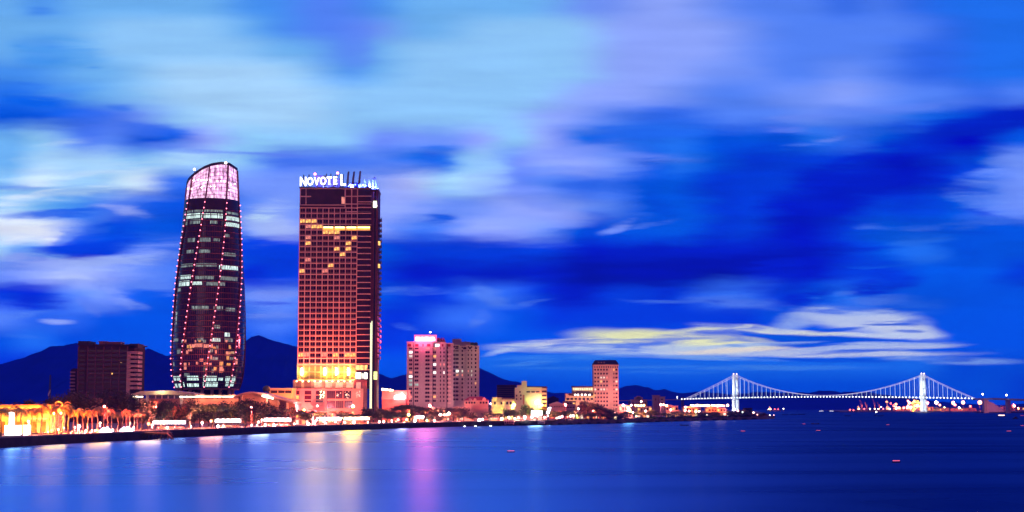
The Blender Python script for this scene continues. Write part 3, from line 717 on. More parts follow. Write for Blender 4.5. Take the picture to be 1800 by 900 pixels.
# lit restaurant floor
for k in range(3):
    q_ = MB(); xa, xb = hx(567 + 20.5 * k + .6), hx(567 + 20.5 * (k + 1) - .6); q_.box(xa, xb, -.98, -.8, hz_(405), hz_(398.5), 0); q_.box(xa + .5, xb - .5, -1.1, -.98, hz_(401), hz_(399), 1)
    q_.build('lit_gallery', [glow('amber_gallery', (1, .42, .02), 1.5, .3, .4), glow('gallery_tube', (1, .85, .35), 6)], RH)
q_ = MB(); q_.box(hx(629), hx(651.5), -1.9, -1.7, hz_(405.5), hz_(398), 0); q_.box(hx(630), hx(651), -2.0, -1.9, hz_(401), hz_(399.4), 1)
q_.build('lit_gallery', [MATS['amber_gallery'], MATS['gallery_tube']], RH)
# corner bay of balconies
bx0, bx1 = hx(629.2), hx(652); nB = 34
b = MB(); b.box(bx0, bx1, -.6, .88, hz_(683), hz_(333)); b.build('corner_bay', M_glassred, RH)
bq = MB(); bq.box(bx0, bx1 + .5, -1.9, -.6, -.22, .22, 0); bq.box(bx0 + .1, bx1 + .4, -1.85, -1.78, .22, 1.1, 1); bq.box(bx1 + .33, bx1 + .4, -1.78, -.6, .22, 1.1, 1)
bm_ = bq.mesh('balcony', [M_grid, M_glassred])
zb0, zb1 = hz_(650), hz_(345)
for i in range(31): place(bm_, 'balcony', RH, (0, 0, zb0 + (zb1 - zb0) * i / 30))
# side pier, its strip lights and the river-side balconies
b = MB(); H.box(b, 652, 658, 1.5, DEP, None, 331); H.box(b, 661, 665, 2.2, DEP, None, 333); b.build('side_pier', M_wall, RH)
b = MB(); H.box(b, 658, 661, 3.5, DEP - 1, None, 334); b.build('side_glazing', M_glass, RH)
for px in (653.8, 655.8):
    q_ = MB(); q_.box(hx(px) - .18, hx(px) + .18, 1.2, 1.5, hz_(718), hz_(564 if px > 655 else 567)); q_.build('strip_light', glow('strip_light', (.85, 1, .62), 2.2), RH)
bq = MB(); bq.box(0, 1.7, 3.2, DEP - 8, -.3, .25, 0); bq.box(1.6, 1.7, 3.3, DEP - 8, .25, 1.5, 0)
bm_ = bq.mesh('side_balcony', M_metal)
for i in range(27): place(bm_, 'side_balcony', RH, (hx(665) + .02, 0, hz_(630) + (hz_(384) - hz_(630)) * i / 26))
for py in (426, 466): 
    q_ = MB(); q_.box(hx(665) + .1, hx(665) + 1.4, 3.0, 3.25, hz_(py + 4), hz_(py - 3)); q_.build('side_window', M_warm, RH)
q_ = MB(); q_.box(hx(659.5), hx(665) + .3, 1.6, 2.1, hz_(667), hz_(653)); q_.build('side_window', glow('green_window', (.8, 1, .3), 1.6, .3), RH)
# upper storeys
b = MB(); H.box(b, 526.5, 606, .2, .89, 360, 332.5); b.build('upper_glazing', M_glassred, RH)
b = MB()
for py in (331.5, 345.5, 360.5): b.box(x0, hx(546 if py < 350 and py > 340 else 606), -.5, .2, hz_(py) - .3, hz_(py) + .3)
for px in (527, 537): b.box(hx(px) - .2, hx(px) + .2, -.6, .2, hz_(360), hz_(332))
for px in (606.5, 618, 628.5): b.box(hx(px) - .28, hx(px) + .28, -.7, .88, hz_(365), hz_(331.5))
for py in (331.5, 345, 358.5, 372): b.box(hx(606.5), hx(652), -.65, .88, hz_(py) - .27, hz_(py) + .27)
b.build('upper_frame', M_grid, RH)
q_ = MB(); q_.box(hx(600), hx(605.4), .02, .18, hz_(358), hz_(346)); q_.build('lit_stair_window', M_pink, RH)
b = MB(); H.box(b, 525, 653, -.9, DEP + .4, 331.2, 329.2); H.box(b, 653, 666, 1.0, DEP + .4, 333, 331); b.build('parapet', M_metal, RH)
# roof: plant rooms, aerials, beacons, fins
b = MB(); H.box(b, 548, 567, 12, 24, 331, 303.5); H.box(b, 569, 594, 12, 22, 331, 309); b.build('plant_room', mat('plant_grey', (.2, .14, .2), .8), RH)
for px, pt in ((530.5, 305), (540, 304.5), (571, 303), (579, 303), (587, 305), (601, 304)):
    q_ = MB(); q_.tube([(hx(px), 6, hz_(331)), (hx(px), 6, hz_(pt))], .35, 5); q_.build('aerial', M_metal, RH)
for px, pt in ((549.5, 302.5), (590, 300.5)):
    q_ = MB(); q_.tube([(hx(px), 10, hz_(331)), (hx(px), 10, hz_(pt))], .25, 5); q_.ball((hx(px), 10, hz_(pt - .5)), .8, 8, 1); q_.build('beacon', [M_metal, glow('beacon_red', (1, .22, .2), 9)], RH)
M_fin = mat('blue_grey_fin', (.10, .12, .3), .5, .2, .2)
for pb, pt, py in ((609.5, 611.5, 301), (619, 621.5, 301), (630.5, 632.5, 300), (641.5, 640, 314), (650, 647.5, 312.5), (655.5, 654, 311.5), (661, 657.8, 309.5)):
    q_ = MB(); zb, zt = hz_(331), hz_(py); xb, xt = hx(pb), hx(pt); y_ = 1.0 if pb < 635 else 3.5
    n = 5
    poly = [(xb - .75 + (xt - xb) * (k / n) ** 1.7 + .35 * k / n, zb + (zt - zb) * k / n) for k in range(n + 1)] + [(xb + .75 + (xt - xb) * (k / n) ** 1.7 - .25 * k / n, zb + (zt - zb) * k / n) for k in range(n, -1, -1)]
    q_.prismy(poly, y_, y_ + 2.2); q_.build('roof_fin', M_fin, RH)
q_ = MB(); H.box(q_, 612, 629, 8, 16, 331, 317.5); H.box(q_, 631, 644, 8, 16, 331, 319.5); H.box(q_, 645, 661, 9, 16, 331, 323.5); q_.build('rooftop_bar', mat('blue_bar', (.12, .14, .5), .6), RH)
M_bl = glow('blue_lamp', (.12, .2, 1), 10); M_blw = glow('blue_white_lamp', (.6, .7, 1), 9)
for k, (px, py) in enumerate([(615, 324), (623.5, 323.5), (615, 328.5), (632, 325), (638, 324), (640, 329), (650, 328), (648, 324.5), (655, 330), (664, 331), (611, 330), (626, 329.5), (645, 330), (556, 330), (567, 328.5), (574, 329), (660, 327), (620, 327.5)]):
    q_ = MB(); q_.ball((hx(px), 2.5, hz_(py)), .5, 6); q_.build('blue_lamp', M_blw if k % 3 == 0 else M_bl, RH)
for px in (618, 634, 652, 575): lamp('blue_light', RH, (hx(px), .5, hz_(327)), (.08, .12, 1), 80000, .4)
# the big white rooftop sign
sg = MB(); 
for px in range(529, 612, 9): sg.box(hx(px) - .12, hx(px) + .12, .1, .35, hz_(330.5), hz_(322))
sg.box(hx(527), hx(611), .15, .3, hz_(327) - .12, hz_(327) + .12)
sign = sg.build('rooftop_sign', M_metal, RH)
M_sign = glow('sign_white', (1, .98, .95), 3)
for ch, px, pb, hpx in (('N', 531.5, 326.6, 15.5), ('O', 544, 325.3, 13.2), ('V', 555.5, 325.3, 13.6), ('O', 567, 324.4, 13.2), ('T', 578, 324.2, 13.6), ('E', 588.3, 323.8, 13.6), ('L', 602, 325.5, 19.5)):
    me = text_mesh(ch, hpx * s_ / .70, .7, M_sign, bold=.18)
    place(me, 'letter', sign, (hx(px), -.2, hz_(pb)), rot=UP, scale=(.74, 1, 1))
q_ = MB(); q_.box(hx(656), hx(662.8), 1.3, 1.5, hz_(364.5), hz_(352), 0); sb = q_.build('side_sign', glow('side_sign_panel', (.8, .9, .4), .8), RH)
place(text_mesh('B', 9.0 * s_ / .7, .5, glow('side_letter', (1, 1, .85), 5), bold=.1), 'letter', sb, (hx(659.4), 1.0, hz_(363)), rot=UP)
for px in (532, 548, 564, 580, 598): lamp('sign_streak_light', RH, (hx(px), -3, hz_(318)), (1, .42, .16), 62000, 4.0, (0, -1, -.25), 150)  # added river-facing lights that draw the sign's streak on the water
for px in (560, 618): lamp('base_streak_light', RH, (hx(px), -7, hz_(672)), (1, .24, .03), 85000, 6.0, (0, -1, -.1), 150)  # added too, for an orange streak below the hotel base
for px in (560, 610): lamp('facade_fill', RH, (hx(px), -75, 7), (1, .3, .34), 75000, 1.0, (0, 1, .7))  # unseen pink fill lights added to brighten the hotel facade
# lit base storeys with their wall lamps
b = MB(); H.box(b, 525, 629, -.2, .89, 668, 640.5); b.build('lit_base', M_ledge, RH)
for j in range(10):
    q_ = MB(); xx = x0 + (j + .5) * cw; q_.box(xx - cw * .36, xx + cw * .36, -.35, -.2, hz_(666), hz_(655), 0); q_.box(xx - cw * .36, xx + cw * .36, -.35, -.2, hz_(653), hz_(643), 0)
    q_.build('base_window', mat('curtained_window', (.28, .12, .06), .5), RH)
for px in (533.5, 574, 594.5, 615.5):
    q_ = MB(); q_.tube([(hx(px), -1.1, hz_(659.5)), (hx(px), -1.1, hz_(647))], .32, 6); q_.box(hx(px) - .1, hx(px) + .1, -1.1, -.2, hz_(654), hz_(653.6))
    wl_ = q_.build('wall_lamp', glow('wall_lamp', (1, 1, .86), 26), RH)
    lamp('wall_light', RH, (hx(px), -3.2, hz_(655)), (.62, 1, .03), 5200, .4)
b = MB(); H.box(b, 520, 630, -3.0, .9, 669.5, 667.6); b.build('ledge', M_ledge, RH)
for k in range(10):
    px = 526 + 10.4 * k; q_ = MB(); q_.ball((hx(px), -3.1, hz_(670.3)), .42, 6); q_.build('ledge_lamp', M_bulbw, RH)
    if k % 2: lamp('ledge_light', RH, (hx(px), -4.2, hz_(671.5)), (1, .42, .12), 900, .3)
b = MB()
for px in (521.5, 535.5, 553, 572, 590, 609, 627): b.box(hx(px) - .9, hx(px) + .9, -1.6, .9, hz_(684), hz_(669.5))
b.build('base_colonnade', M_ledge, RH)
for k, (a_, c_) in enumerate(((524, 533), (538, 550.5), (556, 569), (575, 587), (593, 606), (612, 624))):
    q_ = MB(); q_.box(hx(a_), hx(c_), -.6, .5, hz_(682), hz_(671)); q_.build('colonnade_window', [mat('rose_panel', (.3, .12, .11), .6), M_pink, M_pink][0 if k < 2 else 1], RH)
# podium
b = MB(); H.box(b, 514, 578, -6, 20, None, 683.2); H.box(b, 578, 643, -5, 20, None, 683.2); b.build('podium', mat('rose_plaster', (.5, .33, .31), .85, .12, .2), RH)
for a_, c_, k in ((521, 532, 1), (541, 552.5, 0), (560.5, 573.5, 0)):
    q_ = MB(); q_.box(hx(a_), hx(c_), -6.12, -5.9, hz_(702), hz_(687), 0); q_.box(hx(a_), hx(c_), -6.3, -6.12, hz_(695) - .15, hz_(694) + .1, 2); q_.box(hx(a_) - .3, hx(c_) + .3, -6.5, -6.0, hz_(702.8), hz_(702), 2)
    if k: q_.box(hx(a_) + .3, hx(c_) - .3, -6.2, -6.12, hz_(701.5), hz_(695.5), 1)
    q_.build('podium_window', [M_glassred, glow('lime_window', (.8, .85, .05), .8, .3), M_ledge], RH)
    q_ = MB(); q_.box(hx(a_), hx(c_), -6.12, -5.9, hz_(707), hz_(704)); q_.build('podium_vent', M_glassred, RH)
for a_, c_, pt, pb in ((579.5, 594, 687, 701), (595, 607, 687, 701), (608, 622, 687, 701), (579.5, 594, 704.5, 717.5), (595, 609, 704.5, 717.5), (610, 624, 704.5, 717.5)):
    q_ = MB(); q_.box(hx(a_), hx(c_), -5.12, -4.9, hz_(pb), hz_(pt), 0)
    for i in range(1, 4): q_.box(hx(a_ + (c_ - a_) * i / 4) - .1, hx(a_ + (c_ - a_) * i / 4) + .1, -5.25, -5.12, hz_(pb), hz_(pt), 1)
    q_.build('podium_window', [M_glassred, M_metal], RH)
for px, py in ((600.5, 693), (615, 692), (616, 697), (634, 691), (634, 696), (571, 691), (571, 697)):
    q_ = MB(); 
    for i in range(9): q_.ball((hx(px) + random.uniform(-1.3, 1.3), -5.5 if px > 578 else -6.5, hz_(py) + random.uniform(-1.2, 1.2)), .24, 5)
    q_.build('light_cluster', M_pale if px > 600 else M_bulbw, RH)
b = MB(); H.box(b, 626, 649, -3.2, -.6, 719, 668); b.build('glass_annex', mat('rose_glass', (.22, .06, .07), .3, .3, .2), RH)
for a_, c_, pt, pb, m_ in ((629, 635.5, 642, 650, M_warm), (636.5, 642.5, 642, 650, M_warm), (644, 649, 642, 650, M_warm), (629, 638, 655, 666, glow('white_window', (1, 1, .78), 4)), (639.5, 643, 656, 666, M_pale), (644, 649, 655, 666, MATS['white_window'])):
    q_ = MB(); q_.box(hx(a_), hx(c_), -2.15, -1.9, hz_(pb), hz_(pt)); q_.build('annex_window', m_, RH)
for px in (634, 645):
    q_ = MB(); q_.box(hx(px - 4), hx(px + 4), -3.35, -3.2, hz_(690), hz_(672)); q_.build('annex_window', M_pink if px < 640 else mat('dull_pane', (.3, .1, .1), .3), RH)
# red floodlights on the podium roof washing up the facade
for k, px in enumerate((533, 551, 569, 587, 605, 622)):
    q_ = MB(); q_.box(hx(px) - .4, hx(px) + .4, -5.4, -4.8, hz_(683) , hz_(683) + .5); q_.build('floodlight', M_metal, RH)
    spot('facade_flood', RH, (hx(px), -5.2, hz_(683) + 1.0), (hx(px), 0, hz_(560)), (1, .15, .06), 120000, 75, .9, .5)
# ================================================================== other buildings
M_pk = mat('pink_plaster', (.52, .34, .33), .85, .12, .15)
M_pk2 = mat('pale_plaster', (.6, .46, .43), .85, .12, .15)
M_lil = mat('lilac_plaster', (.46, .40, .47), .85, .28, .07, stretch=(1, 1, .35))
M_dk = mat('maroon_render', (.035, .012, .022), .8, .3, .1)
M_fr = mat('pale_frame', (.5, .36, .36), .8)
M_pane = mat('dark_pane', (.03, .012, .025), .2, .4, .3, spec=.5)

# dark office slab with a pale stair tower
B = Bld('dark_office_block', 'dark maroon office block, pale balcony tower on its right end', 'office block', 188, 900)
x, z = B.x, B.z
b = MB(); B.box(b, 135.5, 234, 0, 26, None, 605); b.build('body', M_dk, B.root)
b = MB(); B.box(b, 134.5, 154, -.4, 14, 606, 599.5); B.box(b, 225, 240, 0, 14, 612, 604); B.box(b, 134, 238, -.5, 26.5, 607, 605.2); b.build('parapet', mat('blackened_plaster', (.03, .02, .04), .8), B.root)
for a_, c_, t in ((167, 179, 598.5), (182, 205, 599.5)):
    b = MB(); B.box(b, a_, c_, 5, 14, 606, t + 2); B.box(b, a_ - 1, c_ + 1, 4.5, 14.5, t + 2, t + .6); b.build('roof_house', mat('dusky_plaster', (.3, .13, .17), .8), B.root)
for px in (135.5, 152, 166, 180, 194, 208, 222):
    b = MB(); b.box(x(px) - .3, x(px) + .3, -.5, .02, 0, z(609)); b.build('pilaster', mat('dull_pilaster', (.12, .05, .08), .8), B.root)
wm = {}
for px0, px1 in ((137, 147), (153.5, 165), (167.5, 179), (181.5, 193), (195.5, 207), (209.5, 221)):
    for i in range(11):
        k = round((px1 - px0), 1)
        if k not in wm:
            q_ = MB(); w = k * B.D / F; q_.box(0, w, -.1, .04, 0, 1.35, 0); q_.box(0, w, -.3, .03, -.9, -.02, 1)
            for j in range(1, 6): q_.box(w * j / 6 - .06, w * j / 6 + .06, -.2, -.1, 0, 1.35, 1)
            wm[k] = q_.mesh('window', [M_pane, mat('spandrel', (.06, .02, .03), .7)])
        place(wm[k], 'window', B.root, (x(px0), 0, z(697) + (z(611) - z(697)) * i / 11))
for px, py in ((211, 636), (195.5, 657)):
    b = MB(); b.box(x(px) - .4, x(px) + .4, -.25, -.11, z(py) - .5, z(py) + .5); b.build('lit_window', M_warm, B.root)
b = MB(); B.box(b, 222.5, 228, -2, 10, None, 618); B.box(b, 228, 234, 1.0, 10, None, 619); b.build('stair_tower', mat('lilac_concrete', (.42, .25, .34), .85, .1, .2), B.root)
bm_ = MB().box(x(228) + .01, x(242), -2, 9, -.75, .75).mesh('balcony', MATS['lilac_concrete'])
for i in range(9): place(bm_, 'balcony', B.root, (0, 0, z(682) + (z(620) - z(682)) * i / 8))
# small pale block behind it
B = Bld('slim_apartment_block', 'slim pale apartment block half hidden behind the dark maroon office block', 'apartment block', 129, 960)
b = MB(); B.box(b, 123, 137, 0, 12, None, 649); b.build('body', M_dk, B.root)
for i in range(7):
    b = MB(); B.box(b, 122.5, 131, -1.2, 0, 692 - 6 * i, 689 - 6 * i); b.build('balcony', mat('lilac_concrete', (.42, .25, .34), .85), B.root)
b = MB(); B.box(b, 124, 131, 2, 8, 649, 647.5); b.build('roof_house', M_dk, B.root)
# lattice mast
t = thing('lattice_mast', 'thin steel lattice mast rising above the dark trees', 'mast', (gx(87, 1000), 1000, GZ))
b = MB(); zt = gz(659, 1000) - GZ
for sx_, sy in ((-1, -1), (1, -1), (1, 1), (-1, 1)): b.tube([(sx_ * .9, sy * .9, 0), (sx_ * .25, sy * .25, zt)], .14, 4)
for i in range(14):
    z0, z1 = zt * i / 14, zt * (i + 1) / 14; w0, w1 = .9 - .65 * i / 14, .9 - .65 * (i + 1) / 14
    b.tube([(-w0, -w0, z0), (w1, -w1, z1)], .07, 4); b.tube([(w0, w0, z0), (-w1, w1, z1)], .07, 4)
b.build('lattice', M_metal, t); b = MB()
for k in range(3): b.box(-.8 + .5 * k, -.5 + .5 * k, -1.0, -.6, zt * .55 + k, zt * .55 + 2 + k)
b.build('antenna_panel', M_white, t)
# low hall in front of the round tower
B = Bld('low_event_hall', 'long low hall with pale sloping roof and glowing eaves below the round glass tower', 'hall', 300, 890)
x, z = B.x, B.z
b = MB(); B.box(b, 244, 470, 2, 40, None, 700.5); b.build('wall', mat('salmon_plaster', (.5, .24, .2), .85, .12, .2), B.root)
M_roof = mat('pale_sheet_roof', (.6, .52, .5), .5, .1, .2)
b = MB(); y0, y1 = -3, 16
b.v += [(x(232), y0, z(694)), (x(344), y0, z(694)), (x(344), y1, z(692.5)), (x(300), y1, z(686.2)), (x(244), y1, z(687.5)), (x(344), y0, z(694) + .6), (x(232), y0, z(694) + .5)]
b.f += [(0, 1, 5, 6), (6, 5, 2, 3, 4)]; b.m += [0, 0]; b.sm += [False, False]
b.prismy([(x(232), z(694)), (x(248), z(687.8)), (x(300), z(686.4)), (x(344), z(691.5)), (x(344), z(694.3))], y0 + .1, y1 + 10)
b.build('roof', M_roof, B.root)
b = MB(); B.box(b, 344, 455, -1, 30, 696, 694.2); b.build('flat_roof', M_roof, B.root)
M_eave = glow('eave_light', (1, .82, .55), 4.5)
for a_, c_ in ((233, 252), (316, 352), (353, 390), (391, 426), (427, 455)):
    b = MB(); b.box(x(a_), x(c_), -1.3, -1.02, z(698.4), z(696.4)); b.build('eave_light', M_eave, B.root)
for i in range(6):
    b = MB(); a_ = 262.5 + 11 * i; B.box(b, a_, a_ + 9, 1.5, 2.2, 700, 694.8, 0); B.box(b, a_ + 9, a_ + 10.5, 1.0, 2.1, 700.5, 694.6, 1); b.build('window', [mat('blue_grey_pane', (.12, .12, .2), .15), M_white], B.root)
for px in (240, 258, 318):
    b = MB(); b.box(x(px) - .7, x(px) + .7, .5, 2.2, 0, z(695)); b.build('pillar', M_white, B.root)
for px, pw in ((352, 1000), (380, 700), (410, 700), (445, 700)): lamp('eave_glow', B.root, (x(px), -2.6, z(699.5)), (1, .3, .12), pw * 3, .3)
lamp('roof_glow', B.root, (x(285), -6, z(683)), (1, .8, .35), 2600, .4)
# curved roof hall
B = Bld('curved_roof_hall', 'low hall under a curved rose-lit roof between the round glass tower and the hotel', 'hall', 465, 880)
x, z = B.x, B.z
def arch(px): 
    t = (px - 444) / 76.0
    return 688.6 + 19 * (max(t, 0) ** 1.35) + (9 * ((444 - px) / 34.0) ** 1.7 if px < 444 else 0)
b = MB(); top = [(x(p_), z(arch(p_))) for p_ in range(412, 522, 5)]; bot = [(a_, c_ - 1.0) for a_, c_ in reversed(top)]
b.prismy(top + bot, -4, 30); b.build('roof', mat('rose_sheet_roof', (.6, .36, .34), .5, .1, .2), B.root)
b = MB(); b.prismy([(x(418), 0)] + [(x(p_), z(arch(p_)) - 1.05) for p_ in range(418, 519, 5)] + [(x(518), 0)], 2, 28); b.build('wall', MATS['salmon_plaster'], B.root)
b = MB(); b.tube([(x(p_), -3.6, z(arch(p_)) - 1.5) for p_ in range(462, 484, 4)], .45, 6); b.build('eave_light', glow('eave_tube', (1, .85, .6), 7), B.root)
for px in (425, 470, 490, 505): b = MB(); b.box(x(px) - .4, x(px) + .4, -2, 2, 0, z(arch(px)) - 1.1); b.build('pillar', M_pk, B.root)
lamp('roof_glow', B.root, (x(470), -6, z(698)), (1, .3, .15), 5200, .4)
# office wing behind
B = Bld('flat_office_wing', 'flat-roofed office wing with a dark window band, left of the hotel podium', 'office', 493, 935)
b = MB(); B.box(b, 473, 513, 0, 18, None, 684); b.build('wall', M_pk, B.root); b = MB(); B.box(b, 471, 514, -1.5, 19, 684, 682.4); b.build('roof', M_pk2, B.root)
for a_ in (476, 489, 501): b = MB(); B.box(b, a_, a_ + 11, -.15, .1, 691, 686.5); b.build('window', M_pane, B.root)
t = thing('water_tank', 'small dark round water tank on stilts above the curved hall roof', 'water tank', (gx(468, 930), 930, GZ))
zt = gz(679, 930) - GZ; b = MB(); b.lathe([(2.2, zt - 3), (2.3, zt - 1), (1.5, zt), (.2, zt + .5)], (0, 0), 12); b.build('tank', M_metal, t); b = MB()
for k in range(4): b.tube([(1.6 * math.cos(k * 1.571 + .7), 1.6 * math.sin(k * 1.571 + .7), 0), (1.6 * math.cos(k * 1.571 + .7), 1.6 * math.sin(k * 1.571 + .7), zt - 2.9)], .2, 4)
b.build('stand', M_metal, t)
# blank walled hall with the white emblem sign
B = Bld('windowless_hall', 'blank pink-walled hall with a white glowing emblem, right of the hotel', 'hall', 693, 1000)
x, z = B.x, B.z
b = MB(); B.box(b, 671, 715, 0, 30, 702, 687); b.build('upper_wall', mat('salmon_panel', (.6, .3, .27), .8, .1, .3), B.root)
b = MB(); B.box(b, 671, 713, .4, 30, None, 702.2); b.build('lower_wall', mat('rust_panel', (.42, .12, .11), .8, .15, .3), B.root)
b = MB(); B.box(b, 670.5, 715.5, -.4, 30.4, 687, 686); b.build('parapet', M_pk, B.root)
for i in range(9): q_ = MB(); q_.ball((x(672.5 + i * 2.2), -.2, z(684.2 + .25 * i)), .45 if i % 3 else .7, 6); q_.build('parapet_lamp', M_bulbw, B.root)
q_ = MB(); q_.prismy([(x(694), z(702)), (x(711), z(702)), (x(712), z(696)), (x(709.5), z(694.5)), (x(708), z(696)), (x(703), z(695.4)), (x(695), z(695)), (x(693.6), z(697))], -.7, -.1); sg = q_.build('sign', glow('white_sign', (.95, 1, 1), 12), B.root)
q_ = MB(); q_.prismy([(x(701), z(695)), (x(705), z(694)), (x(708), z(690.5)), (x(707), z(693.5)), (x(704), z(695.2))], -.75, -.15); q_.build('emblem_swoosh', MATS['white_sign'], sg)
lamp('sign_glow', B.root, (x(702), -5, z(699)), (.9, 1, 1), 1500, .5)
for i in range(2): lamp('wall_wash', B.root, (x(680 + 22 * i), -9, z(712)), (1, .2, .14), 9000, .5)

# ---- plaza towers
def plaza(name, label, pxl, pxr, pyt, D, colsx, base_py, rot, lit, faces):
    B = Bld(name, label, 'apartment tower', (pxl + pxr) / 2, D, rot)
    x, z = B.x, B.z
    b = MB()
    for a_, c_, y_, t in faces: B.box(b, a_, c_, y_, 24, None, t)
    b.build('body', M_lil, B.root)
    b = MB()
    for a_, c_, y_, t in faces: B.box(b, a_ - .6, c_ + .6, y_ - .5, 24.3, t + 1.3, t)
    for a_, c_, y_, t in faces: B.box(b, a_ - .3, c_ + .3, y_ - .35, 24.2, t + 11, t + 10.2)
    b.build('cornice', mat('lilac_trim', (.58, .44, .48), .8), B.root)
    fr = mat('lilac_trim', (.58, .44, .48), .8); ms = {}
    n = 14; k_all = 0
    for i in range(n):
        py = base_py - i * 7.12
        for ci, (px, w, y_) in enumerate(colsx):
            l_ = lit.get((ci, i)); key = (w, l_)
            if key not in ms: ms[key] = window_mesh('window', w * D / F, 1.55, {None: M_pane, 'w': M_pale, 'o': M_warm, 'p': M_pink, 't': M_teal, 'W': glow('very_lit_window', (.85, 1, .9), 2.6)}[l_], fr, .2, 1 if w > 3 else 0)
            if k_all < 118: place(ms[key], 'window', B.root, (x(px), y_, z(py))); k_all += 1
    return B
A = plaza('sign_topped_apartment_tower', 'lilac apartment tower carrying the pink-glowing white roof sign', 715, 796, 601, 1100,
          [(721.5, 5.5, 0), (732, 6.5, .8), (736.5 + 7, 2, 2.2), (751, 7.5, .8), (763, 6, 2.5), (774, 2, 2.5), (780, 2.4, 2.5), (786.5, 2.2, 4)], 706.5, R(2),
          {(0, 12): 'W', (0, 11): 'w', (0, 6): 'W', (0, 5): 't', (0, 4): 't', (1, 4): 't', (4, 11): 'o', (4, 9): 'W', (4, 7): 'W', (5, 9): 'p', (6, 9): 'p', (6, 7): 'W', (3, 13): 'p', (4, 13): 'p', (0, 7): 'p', (4, 1): 'o', (0, 1): 'p'},
          [(714.6, 727, 0, 600.5), (727, 760.5, .8, 600), (760.5, 783, 2.5, 601), (783, 796.5, 4, 602.5)])
x, z = A.x, A.z
for px, w in ((719, 6), (732, 6), (743, 2), (753, 6), (768, 7), (777.5, 3), (789, 5)):
    q_ = MB(); y_ = 0 if px < 727 else .8 if px < 760 else 2.5 if px < 783 else 4; q_.box(x(px - w / 2), x(px + w / 2), y_ - .12, y_ + .1, z(609), z(604.5)); q_.build('penthouse_window', MATS['very_lit_window'] if px == 768 else mat('red_lit_pane', (.25, .02, .04), .3), A.root)
for px in (785.5, 730 - 3.2, 760.7):
    b = MB(); yy = {785.5: 4, 726.8: 0, 760.7: .8}[px] - .25; b.box(x(px) - .25, x(px) + .25, yy, yy + .3, 0, z(603)); b.build('drain_pipe', M_dk, A.root)
b = MB(); A.box(b, 728, 782, 6, 20, 601, 596.5); b.build('roof_house', M_lil, A.root)
b = MB()
for px in range(732, 765, 6): b.box(x(px) - .1, x(px) + .1, .5, .8, z(601), z(593))
sg = b.build('rooftop_sign', M_metal, A.root)
M_ps = glow('plaza_letters', (1, .92, .92), 4); M_pb = glow('pink_sign_halo', (1, .1, .26), 1.7)
for w_, pc, ww in (('DANANG', 740, 17.5), ('PLAZA', 756.2, 13.5)):
    n = len(w_)
    for i, ch in enumerate(w_):
        px = pc - ww / 2 + ww * (i + .5) / n
        place(text_mesh(ch, 5.6 * 1100 / F / .7, .4, M_ps, bold=.1), 'letter', sg, (x(px), -.2, z(598.2)), rot=UP)
q_ = MB(); q_.box(x(727.5), x(767), .25, .45, z(600.8), z(588.6)); q_.build('sign_halo_panel', M_pb, sg)  # glowing pink panel stands for the halo around the letters
for px in (737, 752): lamp('sign_glow', A.root, (x(px), -3.5, z(598)), (1, .10, .2), 9000, .8, (0, .5, -.8))
for px in (734, 742, 751, 760): lamp('sign_streak_light', A.root, (x(px), -2.5, z(595)), (1, .08, .1), 56000, 4.0, (0, -1, -.2), 150)  # pink lights added facing the river for the magenta streak
for px, w in ((770, 4.5), (775.5, 2.5), (779, 2)):
    q_ = MB(); q_.box(x(px - w / 2), x(px + w / 2), 2.6, 2.9, z(599), z(593.5)); q_.build('dark_sign', mat('deep_red_board', (.3, .01, .03), .6), A.root)
q_ = MB(); q_.tube([(x(755.5), 8, z(597)), (x(755.5), 8, z(583.5))], .18, 5); q_.ball((x(755.5), 8, z(583)), .5, 6, 1); q_.build('beacon', [M_metal, M_bulb], A.root)
bm_ = MB().box(-1.3, 1.3, -1.25, 0, -.18, .12).box(-1.3, 1.3, -1.25, -1.15, .12, 1.05).mesh('balcony', mat('lilac_trim', (.58, .44, .48), .8))
for i in range(13):
    for px, yy in ((757, .8), (789.5, 4)): place(bm_, 'balcony', A.root, (x(px), yy, z(709.5) + 7.12 * 1100 / F * i))
am_ = MB().box(-.5, .5, -.75, 0, 0, .7).mesh('air_conditioner', mat('grey_appliance', (.5, .48, .46), .6))
rnd = random.Random(3)
for k in range(40): place(am_, 'air_conditioner', A.root, (x(rnd.choice((716.5, 728.6, 739.8, 747.4, 768.2))), 0 if k % 3 == 0 else .8, z(706 - 7.12 * rnd.randint(0, 12) - 3.4)))
for px, w_, h_ in ((735, 2.2, 2.4), (776, 1.8, 2.0), (771, 1.4, 2.6)): b = MB(); b.lathe([(w_, z(601)), (w_, z(601) + h_), (.3, z(601) + h_ + .6)], (x(px), 18), 10); b.build('roof_tank', M_metal, A.root)
B2 = plaza('plain_apartment_tower', 'lilac apartment tower without a sign, right behind the sign-topped one', 796, 842.5, 606, 1135,
          [(798.5, 4, 0), (803.5, 4.5, 0), (812.5, 2.5, 3), (823, 1.8, 1.2), (829, 1.8, 1.2), (836, 2.6, 2)], 704, R(3),
          {(1, 7): 'W', (2, 7): 'w', (1, 6): 'p', (2, 6): 'p', (4, 7): 'w', (3, 7): 'p', (4, 6): 'w', (5, 4): 'o'},
          [(790, 807, 0, 606.5), (807, 819.5, 3, 608), (819.5, 832, 1.2, 607), (832, 842.5, 2, 607.5)])
x, z = B2.x, B2.z
b = MB(); B2.box(b, 796, 827, 6, 18, 607, 600); B2.box(b, 795, 811, 7, 16, 600, 595); b.build('roof_house', M_lil, B2.root)
for px, w in ((802.5, 6), (816.5, 6), (826, 3.5), (836.5, 4.5)):
    q_ = MB(); y_ = 0 if px < 807 else 3 if px < 819 else 1.2 if px < 832 else 2; q_.box(x(px - w / 2), x(px + w / 2), y_ - .12, y_ + .1, z(613.5), z(610)); q_.build('penthouse_window', M_pane, B2.root)
